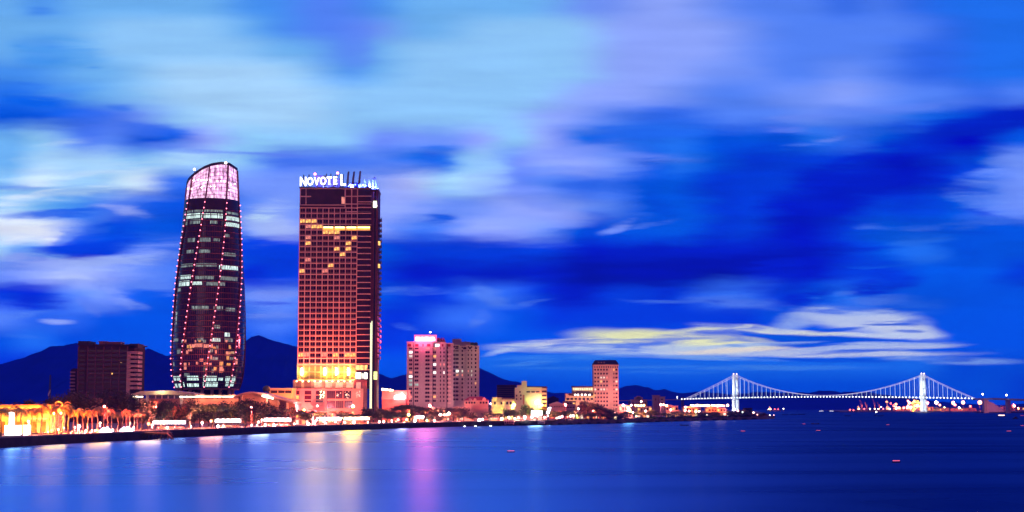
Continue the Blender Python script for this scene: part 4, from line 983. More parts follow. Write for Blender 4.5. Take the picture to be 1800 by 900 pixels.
# unseen warm fill lights added in front to brighten the towers
for px, pw in ((725, 20000), (755, 16000), (785, 12000)): lamp('facade_fill', A.root, (A.x(px), -34, 8), (1, .36, .36), pw, 1.0, (0, 1, .4))
lamp('facade_fill', B2.root, (B2.x(826), -34, 8), (1, .34, .34), 13000, 1.0, (0, 1, .4))

for px, pt in ((800, 591), (806, 592), (818, 597)): q_ = MB(); q_.tube([(x(px), 12, z(600)), (x(px), 12, z(pt))], .15, 4); q_.build('aerial', M_metal, B2.root)
for px, w_ in ((831, 1.8), (837, 1.5)): b = MB(); b.lathe([(w_, z(607)), (w_, z(607) + 2.2), (.3, z(607) + 2.8)], (x(px), 10), 10); b.build('roof_tank', M_metal, B2.root)
for k in range(26): place(am_, 'air_conditioner', B2.root, (x(815.2), 3, z(703 - 7.12 * rnd.randint(0, 11) - 3.4))) if k % 2 == 0 else place(am_, 'air_conditioner', B2.root, (x(rnd.choice((801, 806))), 0, z(703 - 7.12 * rnd.randint(0, 11) - 3.4)))
# red roofed villa
B = Bld('red_roofed_villa', 'cream villa with a red hipped roof and dormers, below the lilac towers', 'villa', 837, 1060)
x, z = B.x, B.z
b = MB(); B.box(b, 816.5, 858, 0, 14, None, 704); b.build('wall', M_pk2, B.root)
b = MB(); x0_, x1_ = x(814.8), x(860); zr, ze = z(697), z(704)
b.face([(x0_, -1, ze), (x1_, -1, ze), (x1_ - 5, 7, zr), (x0_ + 4, 7, zr)]); b.face([(x1_, 15, ze), (x0_, 15, ze), (x0_ + 4, 7, zr), (x1_ - 5, 7, zr)]); b.face([(x0_, 15, ze), (x0_, -1, ze), (x0_ + 4, 7, zr)]); b.face([(x1_, -1, ze), (x1_, 15, ze), (x1_ - 5, 7, zr)])
b.face([(x0_, -1, ze - .02), (x0_, 15, ze - .02), (x1_, 15, ze - .02), (x1_, -1, ze - .02)])
rf = b.build('roof', mat('red_tiles', (.28, .035, .04), .8, .25, 1.5), B.root)
for px, w in ((826.5, 2.3), (835, 2.3), (851, 3)):
    q_ = MB(); w_ = w * 1060 / F; q_.prismy([(x(px) - w_, z(703.8)), (x(px) + w_, z(703.8)), (x(px) + w_, z(701.5)), (x(px), z(699.5 if px < 840 else 698)), (x(px) - w_, z(701.5))], -.9, 3); q_.build('dormer', M_pk2, rf)
for px in (820, 825, 829.5, 834, 845, 850, 855): q_ = MB(); q_.box(x(px) - .6, x(px) + .6, -.12, .1, z(709.5), z(706)); q_.build('window', M_pane, B.root)
# pale low house and dark block
B = Bld('stepped_white_house', 'low stepped white house between the red-roofed villa and the green-lit building', 'house', 882, 1110)
x, z = B.x, B.z
b = MB(); B.box(b, 864, 905, 0, 12, None, 702); B.box(b, 866, 882, 1, 11, 702.2, 699); B.box(b, 884, 900, 1.5, 11, 702.2, 700.5); b.build('wall', M_pk2, B.root)
b = MB(); B.box(b, 863, 906, -.6, 12.4, 702.6, 701.8); B.box(b, 865, 883, .5, 11.4, 699.2, 698.5); b.build('roof', M_pk, B.root)
for px in (870, 881.5, 891.5, 898): q_ = MB(); q_.box(x(px) - .7, x(px) + .7, -.12, .1, z(711), z(706)); q_.build('window', M_pane, B.root)
B = Bld('brown_office_block', 'brown gridded office block behind the stepped white house', 'office block', 890, 1320)
x, z = B.x, B.z
b = MB(); B.box(b, 874.5, 905.5, 0, 20, None, 677.5); b.build('body', mat('brown_render', (.16, .05, .05), .85, .2, .1), B.root)
wm_ = MB().box(-2.2, 2.2, -.12, .1, 0, 1.5).mesh('window', M_pane)
for i in range(6):
    for j in range(6): place(wm_, 'window', B.root, (x(877.5 + 5.1 * j), 0, z(698.5) + (z(680.5) - z(698.5)) * i / 5))
b = MB(); B.box(b, 873.8, 906, -.6, 20.5, 677.8, 676.6); b.build('parapet', M_dk, B.root)
# green-lit white building
B = Bld('green_lit_building', 'white stepped building with a green-lit blank wall and banded right end', 'building', 933, 1120)
x, z = B.x, B.z
b = MB(); B.box(b, 905, 925, 0, 16, None, 681.5); B.box(b, 909, 918, .8, 12, 681.6, 677); B.box(b, 917, 926, .5, 10, 681.6, 670.5); B.box(b, 916.5, 926.5, .3, 10.3, 670.6, 669.8); B.box(b, 925, 952, 1.2, 16, None, 682); b.build('body', M_pk2, B.root)
b = MB(); B.box(b, 952, 961.5, 2.2, 16, None, 682.5); b.build('right_wing', M_pk, B.root)
b = MB(); B.box(b, 924, 962, 6, 14, 683, 679); b.build('roof_house', mat('brown_render', (.16, .05, .05), .85), B.root)
b = MB(); B.box(b, 924, 953, .9, 1.2, 682.4, 680.8); b.build('parapet', M_pk2, B.root)
for i in range(5):
    q_ = MB(); B.box(q_, 952.4, 961, 2.0, 2.3, 690 + 7 * i, 686.8 + 7 * i); q_.build('window', M_pane, B.root)
for a_ in (925.5, 934, 942): q_ = MB(); B.box(q_, a_, a_ + 6.5, 1.0, 1.3, 690, 687.6); q_.build('window', M_pane, B.root)
for px, py in ((914, 689), (908, 695.5), (908, 701.5), (915.5, 695), (915.5, 701)): q_ = MB(); q_.box(x(px) - .5, x(px) + .5, -.1, .1, z(py + 1.5), z(py - 1.5)); q_.build('window', M_pane, B.root)
q_ = MB(); q_.box(x(919), x(922), -.1, .1, z(711), z(694)); q_.build('stair_window', mat('rust_panel', (.42, .12, .11), .8), B.root)
q_ = MB(); q_.tube([(x(945), -4, 0), (x(945), -4, z(708))], .15, 5); q_.box(x(945) - 1.5, x(945) + 1.5, -4.2, -3.4, z(710), z(705.5), 1); q_.build('floodlight', [M_metal, glow('green_white_flood', (.85, 1, .8), 30)], B.root)
spot('green_flood', B.root, (x(944), -5.0, z(711)), (x(939), 1.2, z(699)), (.28, 1, .05), 26000, 100, .9, .6)
lamp('green_glow', B.root, (x(945), -2.2, z(706)), (.4, 1, .15), 2600, .5)
lamp('warm_wash', B.root, (x(910), -14, 5), (1, .34, .26), 5000, .5)
# terrace building with lit top floor, and the mansard tower
B = Bld('terraced_office', 'pale terraced building with a lit glazed top floor, left of the pink mansard-roofed tower', 'office', 1024, 1340)
x, z = B.x, B.z
b = MB(); B.box(b, 1006.5, 1043, 2, 18, 692, 680.5); B.box(b, 994, 1046, 0, 20, None, 692); b.build('body', mat('beige_plaster', (.42, .33, .27), .85), B.root)
b = MB(); B.box(b, 1005.5, 1044, 1.2, 19, 680.6, 678.6); b.build('roof', M_dk, B.root)
b = MB(); B.box(b, 1000, 1043, -.6, .1, 695.5, 691); b.build('terrace_band', M_dk, B.root)
for i in range(9): q_ = MB(); B.box(q_, 1007.4 + 3.9 * i, 1010.4 + 3.9 * i, 1.85, 2.1, 686, 681.8); q_.build('lit_window', glow('mint_window', (.75, 1, .6), 1.1, .3, .4), B.root)
for px in (1011, 1016, 1023, 1029, 1036.5): q_ = MB(); q_.ball((x(px), -.9, z(694)), .6, 6); q_.build('terrace_lamp', M_bulb, B.root)
for i in range(7): q_ = MB(); B.box(q_, 996 + 7 * i, 1000.5 + 7 * i, -.12, .1, 703, 699.5); q_.build('window', M_pane, B.root)
lamp('facade_fill', B.root, (x(1005), -14, 5), (1, .24, .18), 12000, .6)  # unseen warm fill added to light the terraced front
B = Bld('mansard_tower', 'pink tower block with rows of square windows and a black mansard roof', 'tower block', 1065.5, 1350)
x, z = B.x, B.z
b = MB(); B.box(b, 1043.5, 1072, 0, 20, None, 643); B.box(b, 1072, 1078, 1.2, 20, None, 643.2); B.box(b, 1078, 1087.5, .4, 20, None, 643); b.build('body', mat('coral_plaster', (.56, .4, .37), .85, .24, .08, stretch=(1, 1, .35)), B.root)
b = MB(); zb, zt = z(641), z(632.8)
P = lambda x_, y_, z_: (x_, y_, z_)
xa, xb, xc, xd = x(1042.2), x(1088.5), x(1046.8), x(1083.5)
b.face([(xa, -1, zb), (xb, -1, zb), (xd, 3, zt), (xc, 3, zt)]); b.face([(xb, 21, zb), (xa, 21, zb), (xc, 17, zt), (xd, 17, zt)]); b.face([(xa, 21, zb), (xa, -1, zb), (xc, 3, zt), (xc, 17, zt)]); b.face([(xb, -1, zb), (xb, 21, zb), (xd, 17, zt), (xd, 3, zt)]); b.face([(xc, 3, zt), (xd, 3, zt), (xd, 17, zt), (xc, 17, zt)]); b.face([(xa, -1, zb - .02), (xa, 21, zb - .02), (xb, 21, zb - .02), (xb, -1, zb - .02)])
rf = b.build('mansard_roof', mat('black_slate', (.012, .01, .015), .6), B.root)
for px in (1051.5, 1056.5, 1061.5): q_ = MB(); B.box(q_, px, px + 2.4, -.2, 1.5, 638, 636); q_.build('skylight', mat('grey_pane', (.3, .2, .22), .4), rf)
b = MB(); B.box(b, 1042.8, 1088, -.7, 20.6, 643.2, 641); b.build('cornice', M_pk, B.root)
for px, t in ((1062.5, 626), (1074, 630), (1071, 631)): q_ = MB(); q_.tube([(x(px), 10, zt), (x(px), 10, z(t))], .15, 4); q_.build('aerial', M_metal, B.root)
LW = {(2, 7): 'w', (3, 7): 'w', (4, 7): 'p', (2, 6): 'o', (0, 4): 'w', (2, 4): 'w', (3, 4): 'w', (4, 4): 'p', (6, 6): 'w', (6, 4): 'w', (5, 9): 'o'}
ms = {}
for i in range(10):
    py = 713 - 6.95 * i
    for j, (px, w) in enumerate(((1046.5, 2.8), (1051.7, 2.8), (1056.9, 2.8), (1062, 2.8), (1067.2, 2.8), (1079.5, 1.8), (1084, 3.4))):
        l_ = LW.get((j, i)); key = (w, l_)
        if key not in ms: ms[key] = window_mesh('window', w * 1350 / F, 1.6, {None: M_pane, 'w': M_pale, 'o': M_warm, 'p': M_pink}[l_], mat('coral_trim', (.6, .36, .32), .8), .2, 0)
        place(ms[key], 'window', B.root, (x(px), .4 if px > 1078 else 0, z(py + 1)))
for px in range(1046, 1088, 4): q_ = MB(); y_ = 0 if px < 1072 else 1.2 if px < 1078 else .4; q_.box(x(px) - .45, x(px) + .45, y_ - .12, y_ + .1, z(646.5), z(643.8)); q_.build('attic_window', M_pane, B.root)
for px in (1052, 1080): lamp('facade_fill', B.root, (x(px), -30, 5), (1, .36, .3), 32000, .8, (0, 1, .4))  # fill lights without lamps, added to brighten this tower block

# houses along the right bank
def house(name, label, px0, px1, pyt, D, m_, wins, extra=(), flat=True, roofm=None, lit=()):
    B = Bld(name, label, 'house', (px0 + px1) / 2, D); x, z = B.x, B.z
    b = MB(); B.box(b, px0, px1, 0, 12, None, pyt)
    for a_, c_, t in extra: B.box(b, a_, c_, 1.2, 10, pyt + .2, t)
    b.build('wall', m_, B.root)
    b = MB()
    if flat: B.box(b, px0 - .6, px1 + .6, -.6, 12.5, pyt + .8, pyt)
    else: b.prismy([(x(px0) - .8, z(pyt)), (x(px1) + .8, z(pyt)), (x((px0 + px1) / 2), z(pyt - 5))], -.8, 12.8)
    b.build('roof', roofm or M_fr, B.root)
    for k, (px, py, w, h) in enumerate(wins):
        q_ = MB(); q_.box(x(px - w / 2), x(px + w / 2), -.12, .1, z(py + h / 2), z(py - h / 2)); q_.build('window', M_warm if k in lit else M_pane, B.root)
    return B
def W(px0, px1, n, py, w=2, h=2): return [(px0 + (px1 - px0) * (i + .5) / n, py, w, h) for i in range(n)]
house('flat_house', 'wide pink flat-roofed house with a stepped rooftop, behind the lamps right of the mansard tower', 1110, 1137, 702, 1750, M_pk, W(1110, 1137, 5, 708), ((1116, 1130, 698), (1120, 1126, 696)))
house('tall_narrow_building', 'tall narrow windowless pink building above the right bank', 1148, 1160, 694.5, 1750, M_pk, W(1149, 1156, 1, 702, 1.5, 3))
house('small_block', 'small ochre block with dark balconies, leaning on the tall narrow pink building', 1160.5, 1169, 697, 1740, M_pk2, W(1161, 1166, 1, 702, 3, 2) + W(1161, 1166, 1, 708, 3, 2))
house('boat_house', 'small cream house with a long dark window on the bank below the mansard tower', 1096, 1112, 729, 1300, M_pk2, [(1104, 732, 11, 2.4)], ((1097, 1111, 727.5),))
house('shop_house', 'cream house with a blue-white glowing shop sign at its left', 1134, 1152, 720.5, 1480, M_pk2, W(1135, 1151, 4, 727) + W(1135, 1151, 4, 732), lit=(5,))
house('gabled_house', 'small cream gabled house with dark windows on the right bank', 1184, 1200, 724, 1530, M_pk2, W(1185, 1199, 4, 729), flat=False)
house('two_storey_house', 'pink two-storey house with two rows of windows below the bridge', 1236, 1255, 722, 1640, M_pk, W(1237, 1254, 4, 726) + W(1237, 1254, 4, 731), lit=(6,))
house('long_house', 'long pink house with many small windows nearest the bridge tower', 1264, 1288, 724, 1660, M_pk, W(1265, 1287, 6, 728, 1.6) + W(1265, 1287, 6, 733, 1.6), lit=(2, 8))
house('dark_shed', 'tall windowless black shed near the tip of the right bank', 1309, 1322, 717, 1690, mat('black_render', (.012, .008, .012), .8), [], flat=True, roofm=M_dk)
house('waterside_hut', 'low dark red hut at the very tip of the right bank', 1336, 1350, 730, 1705, mat('brown_render', (.16, .05, .05), .85), W(1337, 1349, 3, 733, 2, 1.6), flat=False, lit=(1,), roofm=M_dk)
house('warehouse', 'low warehouse with a pale gabled roof between the green-lit building and the terraced one', 966, 992, 711, 1200, M_pk, W(968, 990, 5, 715), flat=False, roofm=M_pk2)
house('brick_house', 'brown two-storey house with white balcony rails, right of the warehouse', 990, 1012, 705, 1260, M_pk, W(991, 1011, 4, 709, 3) + W(991, 1011, 4, 716, 3), roofm=M_dk, lit=(3,))
house('dark_roofed_house', 'house with a broad black roof just right of the green-lit building', 963, 982, 701, 1380, M_dk, W(964, 981, 4, 706), flat=False, roofm=M_dk)
# glowing signs standing in the street
def sign(name, label, pxa, pxb, pyt, pyb, D, color, st, tilt=0):
    t = thing(name, label, 'sign', (gx((pxa + pxb) / 2, D), D, GZ)); w = (gx(pxb, D) - gx(pxa, D)) / 2; z0, z1 = gz(pyb, D) - GZ, gz(pyt, D) - GZ
    b = MB(); b.prismy([(-w - tilt, z0), (w - tilt, z0), (w + tilt, z1), (-w + tilt, z1)], -.3, 0); b.build('panel', glow('sign_' + name, color, st), t)
    b = MB(); b.prismy([(-w - tilt - .2, z0 - .2), (w - tilt + .2, z0 - .2), (w + tilt + .2, z1 + .2), (-w + tilt - .2, z1 + .2)], .02, .3); b.build('frame', M_metal, t)
    b = MB(); b.tube([(-tilt, .35, 0), (-tilt, .35, z0 + .5)], .25, 6); b.build('post', M_metal, t)
    lamp('sign_glow', t, (0, -.6, z0 - .3), color, 2500, .4, (0, .3, -1))
    return t
sign('slanted_sign', 'slanted white glowing board right of the green-lit building', 962, 967, 716, 727, 1090, (.8, .9, 1), 6, .8)
sign('shop_sign', 'blue-white glowing round-edged board beside the cream shop house', 1123, 1133, 719, 729, 1470, (.55, .8, 1), 5)
sign('market_sign', 'wide white glowing board under yellow-green trees below the green-lit building', 934, 953, 722, 730, 1060, (.9, 1, .85), 8)

M_rose = mat('rose_shop_plaster', (.5, .3, .28), .85, .15, .2)
SHOPS = [(716, 733, 716, 'r', 'narrow rose shophouse with lit ground floor, left one under the sign-topped tower'), (734, 752, 718, 'p', 'pale shophouse with lit ground floor, second under the sign-topped tower'), (753, 772, 716.5, 'r', 'rose shophouse with a stepped parapet behind the red street lamp'), (773, 795, 718.5, 'p', 'wide pale shophouse, last one under the sign-topped tower'),
         (797, 814, 716, 'r', 'rose shophouse under the plain apartment tower'), (838, 860, 716, 'p', 'pale shophouse in front of the red-roofed villa'), (862, 884, 717.5, 'r', 'rose shophouse in front of the stepped white house'), (885, 904, 719, 'p', 'small pale shophouse left of the green-lit building'),
         (1014, 1036, 714, 'r', 'rose shophouse in front of the terraced office'), (1037, 1062, 717, 'p', 'pale shophouse in front of the mansard-roofed tower'), (1088, 1108, 712, 'r', 'rose shophouse just right of the mansard-roofed tower'), (1120, 1146, 714, 'p', 'pale shophouse left of the tall narrow building'), (1170, 1192, 713, 'r', 'rose shophouse under the left approach viaduct'), (1200, 1232, 716, 'p', 'long pale depot under the row of yellow lamps'), (1240, 1276, 717, 'r', 'long rose depot beside the left bridge tower'),
         (676, 700, 712, 'r', 'rose annex in front of the blank pink hall'), (520, 548, 726, 'p', 'low pale kiosk row in front of the hotel podium'), (550, 582, 727, 'r', 'low rose kiosk row in front of the hotel podium')]
for px0, px1, pt, k, lb_ in SHOPS:
    D = shoreD((px0 + px1) / 2) + (110 if px0 > 600 else 46); B = Bld('shophouse', lb_, 'shophouse', (px0 + px1) / 2, D, 0, 'shophouses along the riverside street'); x, z = B.x, B.z
    b = MB(); B.box(b, px0, px1, 0, 10, None, pt); B.box(b, px0 + 2, (px0 + px1) / 2, .4, 6, pt + .1, pt - 1.6); b.build('wall', M_rose if k == 'r' else M_pk2, B.root)
    b = MB(); B.box(b, px0 - .4, px1 + .4, -.5, 10.3, pt + .9, pt + .1); b.build('parapet', M_pk, B.root)
    hh = z(pt); n = max(2, int((px1 - px0) / 5)); w_ = (x(px1) - x(px0)) / n
    for i in range(n):
        xa = x(px0) + w_ * i
        q_ = MB(); q_.box(xa + w_ * .2, xa + w_ * .8, -.12, .1, hh * .62, hh * .84); q_.build('window', M_warm if (i * 7 + px0) % 4 == 0 else M_pane, B.root)
        q_ = MB(); q_.box(xa + w_ * .08, xa + w_ * .92, -.12, .1, .2, hh * .38); q_.build('shop_front', [glow('shop_amber', (1, .42, .12), 1.3, .5, .4), glow('shop_white', (1, .8, .62), 1.6, .5, .4), mat('shutter', (.25, .12, .1), .6)][(i + px0) % 3], B.root)
    b = MB(); b.box(x(px0), x(px1), -2.2, -.15, hh * .42, hh * .46); b.build('awning', mat('red_awning', (.4, .06, .05), .7) if k == 'r' else M_pk, B.root)
# ================================================================== the waterfront: trees, lamps, stalls
ORD = ['first', 'second', 'third', 'fourth', 'fifth', 'sixth', 'seventh', 'eighth', 'ninth', 'tenth', 'eleventh', 'twelfth', 'thirteenth', 'fourteenth', 'fifteenth', 'sixteenth',
       'seventeenth', 'eighteenth', 'nineteenth', 'twentieth', 'twenty-first', 'twenty-second', 'twenty-third', 'twenty-fourth', 'twenty-fifth', 'twenty-sixth', 'twenty-seventh', 'twenty-eighth', 'twenty-ninth', 'thirtieth', 'thirty-first', 'thirty-second']
MARKS = [(0, 128, 'the yellow-lit hall'), (128, 243, 'the dark maroon office block'), (243, 300, 'the pale sloping roof'), (300, 430, 'the round glass tower'), (430, 514, 'the curved-roof hall'), (514, 580, 'the hotel podium windows'),
         (580, 668, 'the hotel tower'), (668, 714, 'the blank pink hall'), (714, 797, 'the sign-topped apartment tower'), (797, 860, 'the red-roofed villa'), (860, 905, 'the stepped white house'), (905, 963, 'the green-lit building'),
         (963, 1012, 'the warehouse'), (1012, 1043, 'the terraced office'), (1043, 1092, 'the mansard-roofed tower'), (1092, 1145, 'the wide pink house'), (1145, 1180, 'the tall narrow building'), (1180, 1258, 'the two-storey house'), (1258, 1304, 'the long pink house'), (1304, 1400, 'the black shed')]
def mark(px):
    for i, (a_, c_, n_) in enumerate(MARKS):
        if a_ <= px < c_: return n_
    return MARKS[0][2] if px < 0 else 'the black shed'
def labelled(items, desc, tail='in front of'):
    """items sorted by px: returns one label each, told apart by the landmark and the order before it"""
    out = []; groups = {}
    for it in items: groups.setdefault((mark(it[0]), desc(it)), []).append(it)
    for it in items:
        g = groups[(mark(it[0]), desc(it))]; n = len(g); i = g.index(it)
        pos = '' if n == 1 else (', the left one' if i == 0 else ', the right one') if n == 2 else ', ' + ('leftmost' if i == 0 else 'rightmost' if i == n - 1 else ORD[i] + ' from left')
        out.append(f'{desc(it)} {tail} {mark(it[0])}{pos}')
    return out
def spotxy(px, off):
    D = shoreD(px) + off
    return gx(px, D), D

# ---- palms
M_trunk = mat('palm_trunk', (.24, .17, .13), .9, .3, 1.5); M_frond = mat('palm_frond', (.3, .2, .08), .6, .35, .4); M_bark = mat('bark', (.12, .075, .055), .95, .35, 1.2)
def palm_meshes(seed):
    rnd = random.Random(seed); b = MB()
    pts = [(rnd.uniform(-.12, .12) * k, rnd.uniform(-.12, .12) * k, 7.6 * k / 4) for k in range(5)]
    b.tube(pts, [.32, .24, .21, .19, .17], 7)
    tk = b.mesh('trunk', M_trunk); top = Vector(pts[-1])
    shaft = MB(); shaft.tube([top, top + Vector((0, 0, 1.1))], [.2, .12], 7); sm = shaft.mesh('crown_shaft', mat('crown_shaft', (.2, .22, .08), .6))
    b = MB(); n = rnd.randint(12, 15)
    for k in range(n):
        a = 2 * math.pi * k / n + rnd.uniform(-.2, .2); el = rnd.uniform(.1, 1.25); ln = rnd.uniform(3.0, 3.9)
        d = Vector((math.cos(a), math.sin(a), 0)); side = Vector((-math.sin(a), math.cos(a), 0)); p_ = top + Vector((0, 0, 1.0)); v = d * math.cos(el) + Vector((0, 0, math.sin(el)))
        spine = [p_]
        for s_i in range(7):
            p_ = p_ + v * (ln / 7); v = (v + Vector((0, 0, -.30 - .05 * s_i))).normalized(); spine.append(p_)
        for s_i in range(7):
            a_, c_ = spine[s_i], spine[s_i + 1]; b.tube([a_, c_], [.05, .04], 3)
            wl = .95 * math.sin(math.pi * (s_i + 1.0) / 8.5) + .15
            for sd_ in (-1, 1):
                for q_ in (0, .34, .67):
                    m0 = a_.lerp(c_, q_); m1 = a_.lerp(c_, q_ + .26); tipp = m0.lerp(m1, .9) + side * sd_ * wl + Vector((0, 0, -.38 * wl)) + (c_ - a_).normalized() * .35
                    b.face([m0, m1, tipp + (m1 - m0) * .2, tipp])
    return tk, sm, b.mesh('crown', M_frond)
PALMS = [palm_meshes(s_) for s_ in (11, 12, 13, 14)]
PL = [(3, 12, 709), (16, 20, 711), (38, 14, 711), (56, 26, 712), (73, 12, 705), (88, 30, 706), (101, 16, 706), (112, 26, 704), (121, 12, 711), (138, 18, 713), (155, 10, 717), (172, 14, 711), (183, 24, 712), (190, 32, 713), (197, 20, 718), (208, 10, 719), (223, 16, 717), (229, 26, 718), (243, 14, 719), (250, 28, 720),
      (28, 36, 712), (65, 40, 714), (95, 42, 712), (130, 40, 717), (147, 36, 717), (163, 42, 717), (216, 38, 718), (236, 40, 720)]
PL.sort()
for i, (px, off, pt) in enumerate(PL):
    x_, D = spotxy(px, off); h = (gz(pt, D) - GZ) * (1 + .03 * ((i * 7) % 3 - 1))
    t = thing('palm_tree', f'orange-lit slender palm, {ORD[i]} from the left in the riverside row of palms', 'palm', (x_, D, GZ), random.uniform(0, 6), 'palms lit orange along the river')
    k = h / 10.6; t.scale = (k, k, k)
    tk, sm, cr = PALMS[i % 4]
    place(tk, 'trunk', t); place(sm, 'crown_shaft', t); place(cr, 'crown', t)

# ---- broad-leaved trees
def tree_meshes(seed, kind):
    """unit tree: crown about 1 wide and 1 high above the base; metres come from the scale of the thing"""
    rnd = random.Random(seed); b = MB(); H_ = 1.0
    tb = .30 if kind != 'bare' else .26
    b.tube([(0, 0, 0), (rnd.uniform(-.01, .01), 0, tb * .5), (rnd.uniform(-.03, .03), rnd.uniform(-.03, .03), tb)], [.034, .026, .022], 7)
    lobes = []; nl = {'broad': 9, 'round': 8, 'bare': 8, 'flat': 9}[kind]
    for k in range(nl):
        a = 2 * math.pi * k / nl + rnd.uniform(-.3, .3); r = rnd.uniform(.12, .36) if k else .05
        zc = {'broad': rnd.uniform(.5, .82), 'round': rnd.uniform(.45, .85), 'bare': rnd.uniform(.55, .9), 'flat': rnd.uniform(.66, .84)}[kind]
        c_ = Vector((r * math.cos(a), r * math.sin(a), zc - .25 * r)); lobes.append((c_, rnd.uniform(.17, .27) * (.62 if kind == 'bare' else 1)))
        mid = Vector((c_.x * .45, c_.y * .45, tb + (c_.z - tb) * .55)); b.tube([(0, 0, tb - .03), mid, c_], [.017, .011, .005], 5)
        for q_ in range(3 if kind != 'bare' else 6):
            e = c_ + Vector((rnd.uniform(-.13, .13), rnd.uniform(-.13, .13), rnd.uniform(-.02, .14))); b.tube([mid.lerp(c_, rnd.uniform(.3, .9)), e], [.006, .003], 4)
    tk = b.mesh('trunk', M_bark); b = MB(); n = {'broad': 190, 'round': 200, 'bare': 60, 'flat': 170}[kind]
    for c_, r in lobes:
        fl = {'broad': .85, 'round': 1.0, 'bare': .7, 'flat': .5}[kind]
        for q_ in range(n):
            v = Vector((rnd.gauss(0, 1), rnd.gauss(0, 1), rnd.gauss(0, 1))).normalized(); rr = r * (rnd.uniform(.45, 1.12))
            p_ = c_ + Vector((v.x * rr, v.y * rr, v.z * rr * fl)); s_i = rnd.uniform(.018, .034)
            u = Vector((rnd.gauss(0, 1), rnd.gauss(0, 1), rnd.gauss(0, .7))).normalized(); w_ = u.cross(v).normalized() if u.cross(v).length > .01 else Vector((1, 0, 0))
            b.face([p_ - u * s_i, p_ + w_ * s_i * .7, p_ + u * s_i, p_ - w_ * s_i * .7])
    return tk, b
M_leafs = {'dark': mat('unlit_leaves', (.035, .04, .02), .7, .4, 3.0), 'mid': mat('mid_green_leaves', (.075, .08, .03), .65, .4, 3.0), 'light': mat('lamp_lit_leaves', (.15, .16, .04), .6, .35, 3.0)}  # dark and light leaf tones stand for unlit and lamp-lit crowns
TM = {}
def tree_mesh(kind, tone, v):
    if (kind, tone, v) not in TM:
        tk, b = tree_meshes(hash((kind, v)) % 1000 if False else {'broad': 21, 'round': 41, 'bare': 61, 'flat': 81}[kind] + v, kind)
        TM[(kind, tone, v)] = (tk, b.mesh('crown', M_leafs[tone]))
    return TM[(kind, tone, v)]
# px, top py, metres behind the quay, crown width px, kind, tone
TREES = [(20, 706, 120, 52, 'broad', 'dark'), (58, 702, 130, 50, 'round', 'dark'), (88, 695, 125, 48, 'broad', 'dark'), (118, 689, 140, 58, 'round', 'dark'), (150, 684, 130, 64, 'broad', 'dark'), (182, 685, 140, 66, 'round', 'dark'), (212, 687, 125, 60, 'broad', 'dark'), (238, 694, 120, 46, 'round', 'dark'),
 (262, 702, 60, 36, 'round', 'dark'), (284, 703, 34, 46, 'broad', 'mid'), (308, 701, 42, 52, 'broad', 'dark'), (334, 702, 36, 50, 'round', 'mid'), (352, 709, 50, 40, 'broad', 'dark'), (374, 706, 34, 58, 'flat', 'light'), (398, 705, 46, 46, 'broad', 'dark'), (420, 704, 36, 44, 'round', 'dark'), (432, 709, 9, 60, 'bare', 'dark'),
 (443, 699, 48, 46, 'broad', 'dark'), (462, 706, 40, 40, 'round', 'dark'), (484, 711, 30, 36, 'broad', 'dark'), (515, 715, 6, 46, 'bare', 'dark'), (538, 722, 40, 26, 'round', 'mid'), (560, 722, 34, 30, 'flat', 'light'), (600, 721, 10, 48, 'bare', 'mid'), (622, 724, 30, 34, 'bare', 'mid'),
 (650, 716, 26, 50, 'broad', 'dark'), (670, 717, 36, 44, 'round', 'dark'), (690, 721, 22, 42, 'broad', 'dark'), (705, 707.5, 70, 30, 'flat', 'dark'), (725, 708, 76, 40, 'flat', 'dark'), (748, 714, 66, 44, 'flat', 'mid'), (768, 715, 70, 36, 'broad', 'mid'), (757, 731, 24, 18, 'round', 'dark'), (770, 733, 22, 16, 'round', 'mid'),
 (797, 714, 60, 46, 'broad', 'dark'), (815, 716, 44, 42, 'round', 'dark'), (806, 724, 26, 34, 'broad', 'mid'), (830, 728, 24, 26, 'round', 'mid'), (848, 708, 52, 44, 'broad', 'dark'), (858, 724, 24, 32, 'round', 'dark'), (878, 726, 30, 24, 'round', 'mid'), (892, 717, 40, 22, 'broad', 'light'), (904, 720, 34, 22, 'round', 'light'),
 (923, 711, 50, 26, 'round', 'dark'), (936, 718, 40, 22, 'broad', 'light'), (954, 713, 44, 22, 'broad', 'light'), (975, 722, 30, 26, 'round', 'light'), (996, 720, 36, 32, 'broad', 'light'), (1012, 722, 30, 22, 'round', 'mid'), (1030, 703, 50, 40, 'broad', 'dark'), (1050, 709, 46, 40, 'round', 'dark'), (1036, 724, 24, 26, 'broad', 'light'), (1058, 724, 22, 24, 'broad', 'mid'),
 (1068, 716, 34, 36, 'broad', 'dark'), (1056, 724, 14, 30, 'round', 'dark'), (1080, 727, 16, 32, 'broad', 'dark'), (1100, 722, 60, 24, 'round', 'mid'), (1120, 724, 70, 22, 'broad', 'mid'), (1145, 722, 60, 22, 'round', 'mid'), (1170, 725, 50, 20, 'broad', 'dark'), (1210, 724, 60, 22, 'round', 'mid'), (1228, 724, 50, 20, 'broad', 'dark'), (1258, 724, 50, 20, 'round', 'mid'), (1296, 722, 30, 20, 'broad', 'dark')]
for k in range(50):
    px = 252 + k * 21.3 + (k * 37) % 11
    if 575 < px < 640 and k % 2: continue
    TREES.append((px, 721.5 + (k * 5) % 7 - (px - 252) * .0015, 58 + (k * 29) % 40, 24 + (k * 11) % 14, ('round', 'broad')[k % 2], ('mid', 'light', 'mid', 'dark')[k % 4]))
TREES.sort()
KW = {'broad': 'broad-crowned', 'round': 'round-crowned', 'bare': 'sparse bare-branched', 'flat': 'flat-topped'}; TW = {'dark': 'dark', 'mid': 'dull green', 'light': 'lamp-lit yellow-green'}
